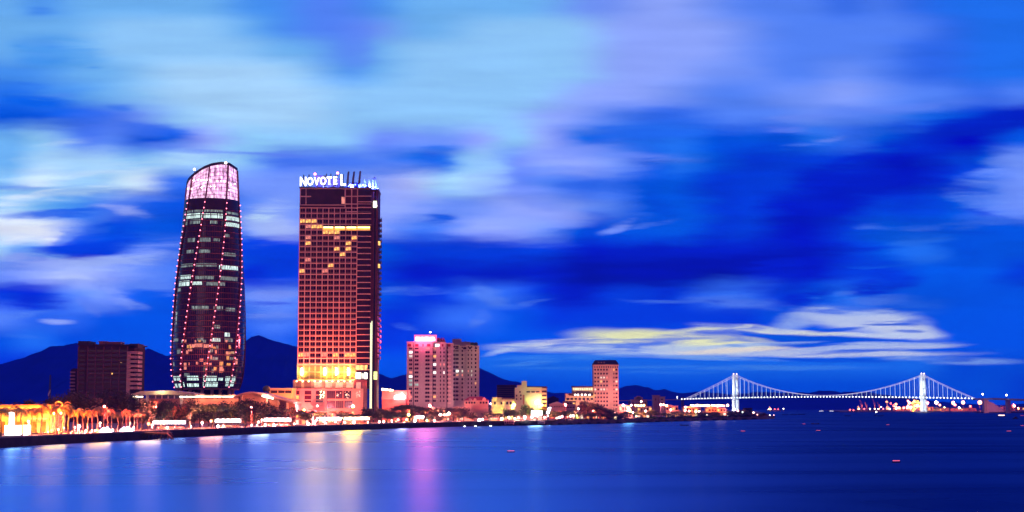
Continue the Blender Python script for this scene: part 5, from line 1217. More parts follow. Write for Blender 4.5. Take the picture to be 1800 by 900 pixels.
for i, (it, lb_) in enumerate(zip(TREES, labelled(TREES, lambda q_: f'{TW[q_[5]]} {KW[q_[4]]} tree'))):
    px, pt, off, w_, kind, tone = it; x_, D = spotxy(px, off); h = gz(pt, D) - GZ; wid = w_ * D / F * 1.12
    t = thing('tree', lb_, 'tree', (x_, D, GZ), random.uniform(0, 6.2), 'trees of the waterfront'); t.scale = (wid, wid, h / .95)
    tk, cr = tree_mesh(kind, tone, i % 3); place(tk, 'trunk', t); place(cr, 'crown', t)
# ---- dark shrubs on the sloping right bank
rnd = random.Random(5); b = MB()
for q_ in range(900):
    v = Vector((rnd.gauss(0, 1), rnd.gauss(0, 1), abs(rnd.gauss(0, 1)))).normalized(); rr = rnd.uniform(.5, 1.08) * (1 + .25 * math.sin(v.x * 7) * math.cos(v.y * 5)); p_ = Vector((v.x * .5 * rr, v.y * .5 * rr, v.z * rr)); s_i = rnd.uniform(.04, .075)
    u = Vector((rnd.gauss(0, 1), rnd.gauss(0, 1), rnd.gauss(0, .7))).normalized(); w_ = u.cross(v).normalized()
    b.face([p_ - u * s_i, p_ + w_ * s_i * .7, p_ + u * s_i, p_ - w_ * s_i * .7])
bush_me = b.mesh('foliage', mat('black_green_leaves', (.018, .02, .012), .8, .4, 3.0)); b = MB()
for q_ in range(5): b.tube([(0, 0, 0), (.16 * math.cos(q_ * 1.26), .16 * math.sin(q_ * 1.26), .6)], [.03, .012], 4)
stem_me = b.mesh('stem', M_bark)
SH = []
for k, px in enumerate(range(893, 1334, 11)): SH.append((px, 4 + (k * 5) % 7, 17 + (k * 7) % 10, (742.5 - (px - 893) * .036) - (k * 3) % 5 * .9 - (4 if 1060 < px < 1095 else 0)))
for k, px in enumerate(range(898, 1330, 17)): SH.append((px, -.5, 15 + (k * 5) % 6, 745.0 - (px - 898) * .026))
SH.sort()
for it, lb_ in zip(SH, labelled(SH, lambda q_: 'low blackish waterside shrub' if q_[1] < 1 else 'blackish shrub on the bank')):
    px, off, w_, pt = it; x_, D = spotxy(px, off); z0 = GZ if off > 1 else .2; h = gz(pt, D) - z0; wid = w_ * D / F * 1.1
    t = thing('shrub', lb_, 'shrub', (x_, D, z0 - .3), random.uniform(0, 6), 'dark shrubs on the right bank'); t.scale = (wid, wid * .6, h)
    place(bush_me, 'foliage', t); place(stem_me, 'stem', t)

# ---- street lamps
WHT = (1, .52, .42); PNK = (1, .17, .12); ORA = (1, .32, .05); YEL_ = (1, .62, .04); GRN = (.6, 1, .1); CWH = (.85, .9, 1)
# px, py of the lamp, metres behind the quay, kind, lamp colour, power, glow radius in px
LAMPS = [(51, 741, 10, 'g', WHT, 2600, 2.7), (89, 715.5, 34, 't', ORA, 5200, 2.0), (95, 726.5, 22, 't', YEL_, 6200, 2.4), (108, 726, 24, 't', YEL_, 6200, 2.6), (133, 751, 14, 'g', WHT, 900, 2), (141, 748.5, 16, 'g', WHT, 1500, 2.4), (104, 755, 8, 'g', ORA, 900, 1.6), (86, 759, 8, 'g', ORA, 900, 1.6), (152, 758, 6, 'g', WHT, 900, 1.8), (163, 756, 8, 'g', PNK, 700, 1.6), (168, 767, 4, 'g', WHT, 500, 1.6),
 (183.5, 714.5, 26, 't', PNK, 5200, 2.6), (177, 743.5, 18, 'g', WHT, 1200, 2), (113, 752, 30, 'g', PNK, 700, 1.3), (199, 755, 14, 'g', WHT, 900, 1.6), (227, 754, 16, 'g', WHT, 900, 1.6), (236, 752, 20, 'g', CWH, 700, 1.5),
 (275, 714.5, 52, 't', PNK, 7000, 2.8), (271, 728, 50, 't', WHT, 1500, 1.6), (268.5, 747, 16, 'g', WHT, 1200, 2.2), (295, 752, 18, 'g', WHT, 800, 1.8), (308, 754, 16, 'g', PNK, 500, 1.3), (316, 752, 18, 'g', PNK, 500, 1.4), (337, 751, 16, 'g', WHT, 1000, 2), (356, 743, 22, 'g', CWH, 1500, 2.4), (375, 714.5, 42, 't', YEL_, 9000, 2.6), (384, 751, 10, 'g', CWH, 1500, 3), (393, 750, 20, 'g', CWH, 700, 1.8), (417, 748.5, 20, 'g', WHT, 800, 1.8),
 (441.5, 716.5, 32, 't', PNK, 9000, 3), (443, 748, 18, 'g', WHT, 800, 1.7), (453, 748, 18, 'g', WHT, 800, 1.7), (461, 738, 26, 'g', WHT, 1200, 2), (467, 752, 12, 'g', CWH, 1600, 2.8), (482, 748, 18, 'g', WHT, 900, 1.8), (487, 747, 18, 'g', WHT, 900, 1.8), (518, 745, 16, 'g', WHT, 900, 1.8), (503, 737, 36, 'g', ORA, 1500, 1.4),
 (523.5, 716.5, 165, 't', YEL_, 5200, 2.4), (535, 720.5, 160, 't', YEL_, 5200, 2.2), (558, 713.5, 160, 't', PNK, 5200, 2.3), (543, 748, 12, 'g', CWH, 2000, 3), (555, 740, 18, 'g', WHT, 1200, 2.2), (552, 745, 18, 'g', WHT, 700, 1.8), (572, 743, 20, 'g', CWH, 1200, 2.6), (590, 742, 20, 'g', WHT, 700, 1.8), (606, 742.5, 18, 'g', CWH, 900, 2), (622, 742, 14, 'g', CWH, 2200, 3.8), (620.5, 714.5, 20, 't', (1, .6, .12), 15000, 4.2),
 (647, 742, 18, 'g', PNK, 700, 1.4), (667, 741.5, 20, 'g', WHT, 1200, 2.4), (674.5, 741.5, 22, 'g', WHT, 1200, 2), (688.5, 713.5, 105, 't', (1, .3, .1), 9000, 3), (689, 739.5, 20, 'g', WHT, 900, 1.8), (696, 741.5, 18, 'g', GRN, 600, 1.6), (729, 742, 18, 'g', CWH, 1400, 2.6), (715, 738, 24, 'g', WHT, 1300, 2.4), (718.5, 729, 40, 't', (.8, 1, .1), 8000, 3.2), (738, 732, 42, 'g', CWH, 1500, 2.6), (744, 733, 44, 'g', CWH, 1000, 2), (750.5, 739, 20, 'g', GRN, 700, 2), (764, 739.5, 20, 'g', WHT, 800, 1.8),
 (755.5, 713, 62, 't', PNK, 11000, 3), (774, 729, 40, 't', WHT, 3200, 2.6), (781, 729, 46, 'g', WHT, 900, 1.7), (785.5, 728.5, 50, 'g', WHT, 900, 1.9), (790, 727, 52, 'g', WHT, 1200, 2), (789, 725.5, 56, 'g', WHT, 700, 1.6), (798, 725, 60, 'g', WHT, 900, 1.6), (805.5, 733.5, 30, 'g', WHT, 700, 1.6), (848, 737, 24, 'g', WHT, 1800, 2.2), (862, 709.5, 60, 't', CWH, 700, 1.3), (852, 722, 40, 'g', WHT, 700, 1.4), (882, 735.5, 24, 'g', WHT, 1500, 2), (894.5, 734, 26, 'g', CWH, 1300, 2.2),
 (903, 712, 60, 't', (.9, 1, .2), 3600, 2.4), (901, 716.5, 50, 't', GRN, 3000, 2.2), (922.5, 733, 30, 'g', CWH, 2200, 3.2), (935, 733, 30, 'g', CWH, 1700, 2.8), (944, 731, 34, 'g', CWH, 1200, 2.4), (905, 736, 22, 'g', WHT, 900, 2), (911, 734, 24, 'g', WHT, 900, 1.7), (953, 712, 44, 't', YEL_, 3200, 2.2), (957, 733.5, 28, 'g', WHT, 800, 1.6), (963, 731, 32, 'g', WHT, 700, 1.5), (979, 735, 22, 'g', WHT, 1200, 2), (983.5, 733.5, 26, 'g', CWH, 1600, 2.4), (988, 732, 30, 'g', CWH, 900, 1.6),
 (994, 711.5, 70, 't', PNK, 7000, 2.6), (1003, 731, 30, 'g', CWH, 1500, 2.4), (1008, 731, 32, 'g', CWH, 1500, 2.4), (1013.5, 731, 30, 'g', GRN, 1500, 2.4), (1016.5, 718.5, 50, 'g', CWH, 800, 1.8), (1032, 713, 60, 't', YEL_, 3000, 1.6), (1042, 722, 40, 'g', PNK, 1800, 1.5),
 (1081.5, 736, 6, 'g', (1, .5, .15), 3600, 3.2), (1085, 729.5, 30, 'g', CWH, 600, 1.4), (1088, 729.5, 34, 'g', CWH, 600, 1.4), (1081, 725, 40, 'g', PNK, 2600, 1.5), (1095.5, 712, 80, 't', WHT, 4200, 2.4), (1104, 717, 70, 't', (.9, 1, .1), 5200, 3), (1107, 721.5, 60, 't', (.9, 1, .1), 4000, 2.4), (1109.5, 712.5, 90, 't', WHT, 2200, 1.8), (1117, 712.5, 90, 't', YEL_, 2500, 2), (1122, 713, 92, 't', YEL_, 2500, 2.4), (1127, 713, 94, 't', YEL_, 2500, 2.4), (1132, 712.5, 96, 't', YEL_, 2500, 2.2), (1127.5, 706, 98, 't', WHT, 1200, 1.6), (1112.5, 725, 40, 'g', WHT, 800, 1.5), (1135, 722.5, 44, 'g', WHT, 1200, 2), (1118.5, 732, 16, 'g', WHT, 700, 1.5),
 (1161.5, 711.5, 90, 't', WHT, 2200, 1.8), (1166, 711, 94, 't', WHT, 1200, 1.5), (1172, 713, 90, 't', YEL_, 4200, 2.4), (1179, 720, 50, 'g', WHT, 1500, 1.8), (1205, 715.5, 90, 'g', PNK, 2200, 1.8), (1204.5, 721, 60, 'g', WHT, 1000, 1.6), (1211.5, 722.5, 50, 'g', WHT, 900, 1.6), (1223, 723.5, 44, 'g', (.9, 1, .5), 1600, 2.2), (1229, 722.5, 50, 'g', WHT, 900, 1.6)]
for k, px in enumerate((1215.5, 1218.5, 1222, 1225.5, 1231, 1235, 1239, 1243.5, 1246.5, 1252, 1256, 1261.5, 1264.5, 1269, 1272.5, 1279)): LAMPS.append((px, 712.5 + (k % 3) * .4, 110, 't', (1, .42, .05), 2600 if k % 2 == 0 else 1500, 3.1 if k in (3, 7, 11, 15) else 2.0))
LAMPS += [(1242.5, 730, 30, 'g', WHT, 500, 1.5), (1253, 730, 30, 'g', WHT, 500, 1.5), (1262, 731, 20, 'g', CWH, 600, 1.5), (1279, 734.5, 8, 'g', CWH, 500, 1.4), (1290.5, 719.5, 60, 't', CWH, 4200, 3.2), (1297.5, 722.5, 40, 'g', PNK, 1500, 1.6), (1305, 724.5, 30, 'g', (.4, 1, .8), 600, 1.4), (1324, 725.5, 14, 'g', WHT, 900, 1.7), (1331, 729, 10, 'g', PNK, 600, 1.2), (1353, 732, 4, 'g', CWH, 500, 1.2), (1360, 731.5, 2, 'g', PNK, 400, 1.0)]
LAMPS.sort(key=lambda q_: q_[0])
CN = {WHT: 'warm white', PNK: 'reddish', ORA: 'orange', YEL_: 'yellow', GRN: 'greenish', CWH: 'cold white'}
glob = {}
def lampdesc(q_):
    c_ = CN.get(q_[4], 'bright yellowish'); return f"{'tall ' + c_ + ' street lamp' if q_[3] == 't' else c_ + ' globe lamp'}"
poles = {}
for it, lb_ in zip(LAMPS, labelled(LAMPS, lampdesc, 'before')):
    px, py, off, kind, colr, pw, rp = it; x_, D = spotxy(px, off); z_ = gz(py, D); h = z_ - GZ; r = rp * D / F * .72
    if h < .8: h = .8
    t = thing('street_lamp' if kind == 't' else 'globe_lamp', lb_, 'lamp', (x_, D, GZ), 0, 'street lamps of the waterfront' if kind == 't' else 'globe lamps of the promenade')
    b = MB()
    if kind == 't':
        b.lathe([(.16, 0), (.14, .8), (.09, .9), (.06, h - .2)], (0, 1.2), 6); b.tube([(0, 1.2, h - .25), (0, .7, h + .1 + r), (0, 0, h + r + .05)], .05, 5)
    else: b.lathe([(.14, 0), (.12, .3), (.06, .4), (.05, h - r * .8)], (0, 0), 6)
    b.build('pole', M_metal, t)
    kk = tuple(round(c_, 2) for c_ in colr); gm = glow('lamp_glow_%s_%s_%s' % kk, tuple(min(1, c_ * .45 + .55) if c_ > .5 else c_ * .6 + .35 for c_ in colr), 9)
    b = MB(); b.ball((0, 0, h), r, 8); b.build('lamp_globe', gm, t)
    if pw >= 700: lamp('lamp_light', t, (0, -r - .35, h - .15), (colr[0], colr[1] * .42, colr[2] * .42) if colr[0] > .9 else (1, .3, .26) if colr is CWH else (colr[0], colr[1], colr[2] * .3), pw * ((26 if kind == 't' else 32) if colr in (WHT, PNK, CWH, ORA) else 8), .25, (0, 1, .05) if kind == 't' else (0, .45, -1) if int(px) % 2 else (0, 1, .3))

for px, py, off, c_, pw in ((92, 757, 8, (1, .3, .04), 4500), (172, 757, 8, (1, .26, .02), 7000), (262, 745, 14, (1, .3, .1), 7000), (372, 740, 14, (1, .18, .06), 7000), (455, 742, 14, (1, .6, .5), 3500), (620.5, 716, 16, (1, .26, .0), 20000), (700, 738, 14, (1, .5, .5), 5000), (940, 730, 20, (.9, .9, .9), 5000), (1103, 722, 40, (.6, .95, 1), 3500), (1222, 714, 90, (1, .36, .2), 5000), (1266, 714, 80, (1, .36, .2), 4000)):
    x_, D = spotxy(px, off); z_ = gz(py, D) - GZ; t = thing('added_bulb_post', f'added streak-casting bulb on a thin riverside post before {mark(px)}', 'lamp', (x_, D, GZ), 0, 'added bulbs by the river')
    b = MB(); b.tube([(0, 0, 0), (0, 0, z_)], .06, 5); b.build('pole', M_metal, t); b = MB(); b.ball((0, 0, z_), .6, 8); b.build('bulb', glow('bulb_%.2f_%.2f' % (c_[1], c_[2]), c_, 8), t); lamp('bulb_streak_light', t, (0, -.9, z_), c_, pw * 5, 5.0, (0, -1, -.1), 150)  # post and river-facing light added to lay a streak on the water
# ---- lit canopies of the riverside stalls
def stall(name, label, pxa, pxb, pyt, pyb, off, color=(1, .96, 1), st=9, warm=(1, .3, .12)):
    x_, D = spotxy((pxa + pxb) / 2, off); t = thing('cafe_stall' if not name else name, label, 'cafe stall', (x_, D, GZ))
    w = (pxb - pxa) * D / F / 2; zt, zb = gz(pyt, D) - GZ, gz(pyb, D) - GZ; zb = max(zb, 2.2); zt = max(zt, zb + .9)
    b = MB(); n = 5
    for k in range(n):
        a_, c_ = -w + 2 * w * k / n, -w + 2 * w * (k + 1) / n; m_ = (a_ + c_) / 2
        b.prismy([(a_, zb), (c_ - .12, zb), (c_ - .12, zb + (zt - zb) * .8), (m_, zt), (a_, zb + (zt - zb) * .8)], -.35, -.05)
    b.build('lit_canopy', glow('canopy_%d' % int(st * 10), color, st), t)
    b = MB(); b.box(-w - .3, w + .3, 0, 6, zt - .1, zt + .15); b.build('roof', M_pk2, t)
    for xx in (-w, -w / 3, w / 3, w - .2): b = MB(); b.tube([(xx, .2, 0), (xx, .2, zt)], .1, 5); b.build('post', M_metal, t)
    b = MB(); b.box(-w * .8, w * .8, 2, 2.8, 0, 1.05); b.build('counter', mat('red_counter', (.35, .08, .06), .6), t)
    for k in range(4):
        xx = -w * .7 + w * .45 * k; b = MB(); b.box(xx, xx + 1.4, -2.4, -1.4, .7, .78); b.box(xx + .62, xx + .78, -1.98, -1.82, 0, .7); b.build('table', M_white, t)
    lamp('stall_light', t, (-w * .4, -1.0, zb - .3), warm, 5000, .3); lamp('stall_light', t, (w * .5, -2.5, zt), (1, .8, .95), 1400, .3)
stall('', 'cafe stall with a long white glowing canopy under dark trees below the pale hall', 270, 327, 739.5, 747.5, 22)
stall('', 'cafe stall with a violet-white glowing canopy beside the sparse tree, left of the curved-roof hall', 379, 424, 736.5, 745, 24)
stall('', 'cafe stall with a white glowing canopy behind the bare tree below the curved-roof hall', 465, 512, 735, 745, 20)
stall('', 'cafe stall with a white glowing canopy below the hotel podium windows', 557, 600, 733.5, 741, 22, st=9.5)
stall('', 'narrow cafe stall with a creamy glowing canopy below the hotel tower', 601, 650, 733, 738, 24, (1, .9, .6), 4)
stall('', 'small cafe stall with a white glowing canopy below the sign-topped apartment tower', 731, 745, 731, 736.5, 36, st=8)
# ---- uplights among the palms
UP_ = [(12, 16), (46, 18), (80, 16), (109, 20), (128, 22), (146, 15), (161, 16), (178, 20), (195, 24), (214, 15), (233, 20), (248, 22)]
for k, (px, off) in enumerate(UP_):
    x_, D = spotxy(px, off); t = thing('ground_spotlight', f'small ground spotlight aimed up at the palms, {ORD[k]} from the left', 'spotlight', (x_, D, GZ), 0, 'ground spotlights under the palms')
    b = MB(); b.lathe([(.3, 0), (.3, .15), (.2, .3), (.26, .55)], (0, 0), 8); b.build('housing', M_metal, t); b = MB(); b.lathe([(.2, .551), (.22, .6)], (0, 0), 8); b.build('lens', glow('spot_lens', (1, .6, .2), 12), t)
    lamp('palm_light', t, (0, -.2, 1.2), (1, .15, .02) if px < 175 else (1, .13, .07), 2700, .3, (0, .6, .8))
# ---- yellow-lit hall and glowing display blocks on the far left
B = Bld('yellow_lit_hall', 'long low hall lit bright yellow behind the palms', 'hall', 52, shoreD(52) + 62)
x, z = B.x, B.z
b = MB(); B.box(b, -8, 90, 0, 18, None, 715); b.build('wall', mat('cream_wall', (.6, .5, .3), .85, .12, .2), B.root)
b = MB(); B.box(b, -10, 92, -2, 19, 715, 711.5); b.build('roof', mat('ochre_roof', (.4, .22, .1), .8), B.root)
b = MB(); B.box(b, 55, 88, -4, 0, 737, 735); b.build('awning', M_pk2, B.root)
for a_ in (2, 30, 44, 58, 74): q_ = MB(); B.box(q_, a_, a_ + 8, -.12, .1, 760, 741); q_.build('window', mat('amber_pane', (.25, .12, .04), .3), B.root)
for px, c_, pw in ((8, (.8, 1, .02), 1500), (32, (1, .7, .02), 1300), (60, (1, .25, .03), 2200), (82, (1, .16, .04), 2000)): lamp('hall_light', B.root, (x(px), -7, 4), c_, pw, .5)
x_, D = spotxy(22, 9); t = thing('glowing_display', 'bright white glowing display block with a tall slab standing on it', 'display', (x_, D, GZ)); s_ = D / F
b = MB(); b.box(-12.5 * s_, 12.5 * s_, 0, 2.5, .3, 3.3); b.build('base_block', glow('display_white', (1, 1, .92), 7), t)
b = MB(); b.box(-6 * s_, .5 * s_, .5, 1.8, 3.3, 7.2); b.build('slab', MATS['display_white'], t); b = MB(); b.box(-14 * s_, 14 * s_, -.4, 2.9, 0, .3); b.build('plinth', M_pk2, t)
b = MB(); b.box(-6.6 * s_, 1.1 * s_, .3, 2.0, 7.2, 7.4); b.build('cap', M_pk2, t)
lamp('display_light', t, (0, -.6, 7.6), (.8, .8, 1), 2500, .5)
x_, D = spotxy(47, 11); t = thing('glowing_display', 'smaller white glowing display block between two palm trunks', 'display', (x_, D, GZ))
b = MB(); b.box(-5 * s_, 5 * s_, 0, 1.8, .3, 3.2); b.build('base_block', MATS['display_white'], t); b = MB(); b.box(-6 * s_, 6 * s_, -.4, 2.2, 0, .3); b.build('plinth', M_pk2, t)
for pxa, pxb, lb_ in ((175, 198, 'low violet-white glowing tent on the quay under the palms, the left of two'), (211, 233, 'low violet-white glowing tent on the quay under the palms, the right of two')):
    x_, D = spotxy((pxa + pxb) / 2, 5); t = thing('glowing_tent', lb_, 'tent', (x_, D, GZ), 0, 'glowing tents on the quay'); w = (pxb - pxa) * D / F / 2
    b = MB(); b.prismy([(-w, .2), (w, .2), (w * .8, 1.1), (w * .45, .9), (w * .2, 1.9), (-w * .1, 1.2), (-w * .35, 1.7), (-w * .8, .9)], 0, 2); b.build('canvas', glow('tent_glow', (.85, .8, 1), 7), t)
    b = MB(); b.box(-w - .2, w + .2, -.3, 2.3, 0, .2); b.build('platform', M_white, t); lamp('tent_light', t, (0, -1.6, 1), (.5, .5, 1), 1500, .4)
# ---- railing along the left quay, posts along the rest
t = thing('railing', 'dark steel railing along the quay edge below the palms', 'railing', (*spotxy(40, .3), GZ)); ox, oy = spotxy(40, .3)
pts = [Vector((spotxy(px, .3)[0] - ox, spotxy(px, .3)[1] - oy, 0)) for px in range(40, 222, 9)]
pm = MB().box(-.09, .09, -.09, .09, 0, 1.15).mesh('post', M_metal)
for p_ in pts: place(pm, 'post', t, p_)
for h in (.45, 1.1): b = MB(); b.tube([p_ + Vector((0, 0, h)) for p_ in pts], .05, 5); b.build('rail', M_cope if h > 1 else M_metal, t)
bm_ = MB().lathe([(.3, 0), (.3, .2), (.22, .3), (.2, 1.5), (.3, 1.6), (.26, 1.9), (.05, 2.0)], (0, 0), 8)
BO = [(338,), (379,), (417,), (454,), (487,), (520,), (552,), (572,), (621,), (651,), (679,), (696,), (715,), (760,)]
bmesh_ = bm_.mesh('post_body', mat('near_black_iron', (.015, .01, .012), .6)); cap_ = MB().lathe([(.34, 1.62), (.36, 1.7), (.2, 1.82)], (0, 0), 8).mesh('cap', M_metal)
for it, lb_ in zip(BO, labelled(BO, lambda q_: 'black mooring post on the quay edge', 'below')):
    x_, D = spotxy(it[0], .35); t = thing('mooring_post', lb_, 'mooring post', (x_, D, GZ), 0, 'mooring posts along the quay'); place(bmesh_, 'post_body', t); place(cap_, 'cap', t)
# ---- jetty with stairs
D = shoreD(262) - 8.5; t = thing('jetty', 'dark timber jetty with handrails and slanted stairs down to the river', 'jetty', (gx(262, D), D, 0)); X_ = lambda px: gx(px, D) - gx(262, D)
M_tim = mat('dark_timber', (.06, .045, .045), .85, .35, 1.5); M_tim2 = mat('grey_timber', (.2, .14, .16), .8, .3, 1.5)
b = MB(); b.box(X_(222), X_(296), 0, 8.6, 2.45, 2.75); b.build('deck', M_tim2, t); b = MB(); b.box(X_(222), X_(296), -.15, 0, 2.0, 2.75); b.build('fascia', M_tim, t)
pm = MB().lathe([(.22, -2), (.2, 2.45)], (0, 0), 7).mesh('pile', M_tim)
for px in range(224, 297, 12):
    for yy in (.5, 6): place(pm, 'pile', t, (X_(px), yy, 0))
pm = MB().box(-.06, .06, -.06, .06, 2.75, 3.85).mesh('rail_post', M_tim2)
for px in range(223, 297, 8): place(pm, 'rail_post', t, (X_(px), .1, 0))
for h in (3.3, 3.8): b = MB(); b.tube([(X_(223), .1, h), (X_(295), .1, h)], .05, 5); b.build('handrail', M_tim2, t)
for xa, xb in ((240, 228), (252, 240), (296, 308)):
    b = MB(); p0, p1 = Vector((X_(xa), -.4, 2.6)), Vector((X_(xb), -.4, .1))
    for yy in (-.4, -1.9): b.tube([(p0.x, yy, p0.z), (p1.x, yy, p1.z)], .14, 4)
    for k in range(8): q_ = p0.lerp(p1, (k + .5) / 8); b.box(q_.x - .2, q_.x + .2, -1.9, -.4, q_.z - .04, q_.z + .04)
    b.tube([(p0.x, -.4, p0.z + 1), (p1.x, -.4, p1.z + 1)], .05, 4)
    b.build('stair', M_tim2, t)
# ---- white floodlights at the water's edge
for (px, py, off), lb_ in zip([(817, 752.5, -2.5), (836, 752.5, -2.5), (842.5, 745.5, 2), (862.5, 752, -2.5)], ['white floodlight on a post at the waterline, leftmost of three low ones', 'white floodlight on a post at the waterline, middle one of three low ones', 'white floodlight on the quay above the three low ones', 'white floodlight on a post at the waterline, rightmost of three low ones']):
    D = shoreD(px) + off; z_ = gz(py, D); zb = -1.5 if off < 0 else GZ; t = thing('floodlight', lb_, 'floodlight', (gx(px, D), D, zb), 0, 'white floodlights by the water'); h = max(z_ - zb, .8)
    b = MB(); b.tube([(0, .3, 0), (0, .3, h)], .08, 5); b.build('post', M_metal, t); b = MB(); b.ball((0, 0, h), 1.0, 8); b.build('lamp_globe', glow('flood_white', (.95, 1, 1), 14), t)
    b = MB(); b.box(-.5, .5, .55, .8, h - .4, h + .4); b.build('housing', M_metal, t); lamp('flood_light', t, (0, -1.4, h), (.9, 1, 1), 900, .4)
# ================================================================== suspension bridge
DL, DR = 4000.0, 3720.0
PLv = Vector((gx(1293, DL), DL, 0)); PRv = Vector((gx(1623.5, DR), DR, 0)); ax = (PRv - PLv); LEN = ax.length; ax.normalize()
rz = math.atan2(ax.y, ax.x)
BR = thing('suspension_bridge', 'suspension bridge strung with white lights between two floodlit towers', 'bridge', (PLv.x, PLv.y, 0), rz)
def tpx(px):                      # distance along the bridge at which it crosses a photo column
    k = (px - 900) / F / (CT - (450 - 705) / F * ST)
    return (k * PLv.y - PLv.x) / (ax.x - k * ax.y)
def zb_(py, t): return gz(py, PLv.y + ax.y * t)
TL, TE = tpx(1207), tpx(1712); TS = tpx(1190)
def zdeck(t):
    k = t / LEN
    return zb_(699.2, 0) + (zb_(698.7, LEN) - zb_(699.2, 0)) * k + 4.2 * (1 - ((k - .5) / .72) ** 2) - 2.0
ZT0, ZT1 = zb_(659.5, 0), zb_(659, LEN); ZM = zdeck(LEN / 2) + 3.2
def zcab(t):
    if 0 <= t <= LEN:
        k = t / LEN; base = ZT0 + (ZT1 - ZT0) * k; return ZM + (base - ZM) * (2 * k - 1) ** 2
    if t < 0: k = t / TL; return ZT0 + (zdeck(TL) + .5 - ZT0) * k - 7 * k * (1 - k)
    k = (t - LEN) / (TE - LEN); return ZT1 + (zdeck(TE) + .5 - ZT1) * k - 7 * k * (1 - k)
HW = 9.0
M_tw = mat('bridge_white_paint', (.82, .84, .86), .6, .06, .05)
M_cab = glow('cable_lights', (.72, .68, 1), 1.0); M_han = glow('hanger_lights', (.62, .86, 1), 1.1); M_dl = glow('deck_lamp_white', (.86, .97, 1), 5.5)
b = MB(); n = 60
ts = [TS + (TE - TS) * i / n for i in range(n + 1)]
for a_, c_ in zip(ts, ts[1:]):
    za, zc = zdeck(a_), zdeck(c_); k = len(b.v)
    b.v += [(a_, -HW - 1, za - 2.4), (c_, -HW - 1, zc - 2.4), (c_, HW + 1, zc - 2.4), (a_, HW + 1, za - 2.4), (a_, -HW - 2, za), (c_, -HW - 2, zc), (c_, HW + 2, zc), (a_, HW + 2, za)]
    for f in ((3, 2, 1, 0), (4, 5, 6, 7), (0, 1, 5, 4), (2, 3, 7, 6)): b.f.append(tuple(k + i for i in f)); b.m.append(0); b.sm.append(False)
b.build('deck', mat('bridge_steel', (.25, .28, .36), .6, .1, .05), BR)
for t0, zt in ((0, ZT0), (LEN, ZT1)):
    tw = MB()
    tw.box(t0 - 4.2, t0 + 4.2, -HW - 2.5, HW + 2.5, zdeck(t0) - 6.5, zdeck(t0) - 2.8); tw.box(t0 - 2.8, t0 + 2.8, -HW + 2, HW - 2, zt - 14, zt - 10); tw.box(t0 - 2.6, t0 + 2.6, -HW + 2, HW - 2, zt - 36, zt - 33)
    two = tw.build('tower', M_tw, BR)
    for sd_ in (-1, 1):
        lg = MB(); y0, y1 = sd_ * (HW + 2.5), sd_ * HW
        k = len(lg.v)
        for (yy, ww, zz) in ((y0, 3.6, -2), (y0 * .98, 3.2, zdeck(t0) - 2.6), (y1, 2.6, zt)):
            lg.v += [(t0 - ww, yy - 2.6, zz), (t0 + ww, yy - 2.6, zz), (t0 + ww, yy + 2.6, zz), (t0 - ww, yy + 2.6, zz)]
        for r_ in range(2):
            for i in range(4): j = (i + 1) % 4; lg.f.append((r_ * 4 + i, r_ * 4 + j, r_ * 4 + 4 + j, r_ * 4 + 4 + i)); lg.m.append(0); lg.sm.append(False)
        lg.f.append((8, 9, 10, 11)); lg.m.append(0); lg.sm.append(False)
        lg.box(t0 - 3.2, t0 + 3.2, y1 - 3, y1 + 3, zt, zt + 1.6)
        lg.build('leg', M_tw, two)
        q_ = MB(); q_.ball((t0, y1, zt + 3.4), 1.5, 8); q_.build('beacon', glow('bridge_beacon', (1, .7, .75), 6), two)
    ft = MB(); ft.box(t0 - 12, t0 + 12, -HW - 8, HW + 8, -3, 3); ft.build('footing', mat('footing_concrete', (.2, .18, .2), .9), BR)
    for dx, zz, tz, pw in ((-34, 4, 26, 330000), (34, 4, 26, 330000), (-30, zdeck(t0) + 2, zt - 20, 420000), (30, zdeck(t0) + 2, zt - 20, 420000)):
        spot('tower_flood', BR, (t0 + dx, -HW - 42, zz), (t0, 0, tz), (.8, .93, 1), pw * .55, 60, .8, 1)
for sd_ in (-1, 1):
    tt = [TL + (TE - TL) * i / 90 for i in range(91)] + [0, LEN]; tt.sort()
    b = MB(); b.tube([(t_, sd_ * HW, zcab(t_)) for t_ in tt], .5, 5); b.build('main_cable', M_cab, BR)
ht = [TL * (i + .5) / 11 for i in range(1, 10)] + [LEN * (i + .5) / 41 for i in range(41)] + [LEN + (TE - LEN) * (i + .6) / 11 for i in range(10)]
rest = MB()
for t_ in ht:
    if zcab(t_) - zdeck(t_) < 1.2: continue
    b = MB(); b.tube([(t_, -HW, zdeck(t_)), (t_, -HW, zcab(t_))], .52, 4, smooth=False); b.build('hanger', M_han, BR); rest.tube([(t_, HW, zdeck(t_)), (t_, HW, zcab(t_))], .3, 4, smooth=False)
rr_ = rest.build('rear_hangers', mat('hanger_steel', (.5, .55, .6), .5), BR); rr_['kind'] = 'stuff'
dl = MB().ball((0, 0, 0), 1.5, 7).mesh('deck_lamp', M_dl); n = 92
for i in range(n):
    t_ = TL - 8 + (TE - TL + 8) * i / (n - 1); place(dl, 'deck_lamp', BR, (t_, -HW - 2.6, zdeck(t_) - .2))
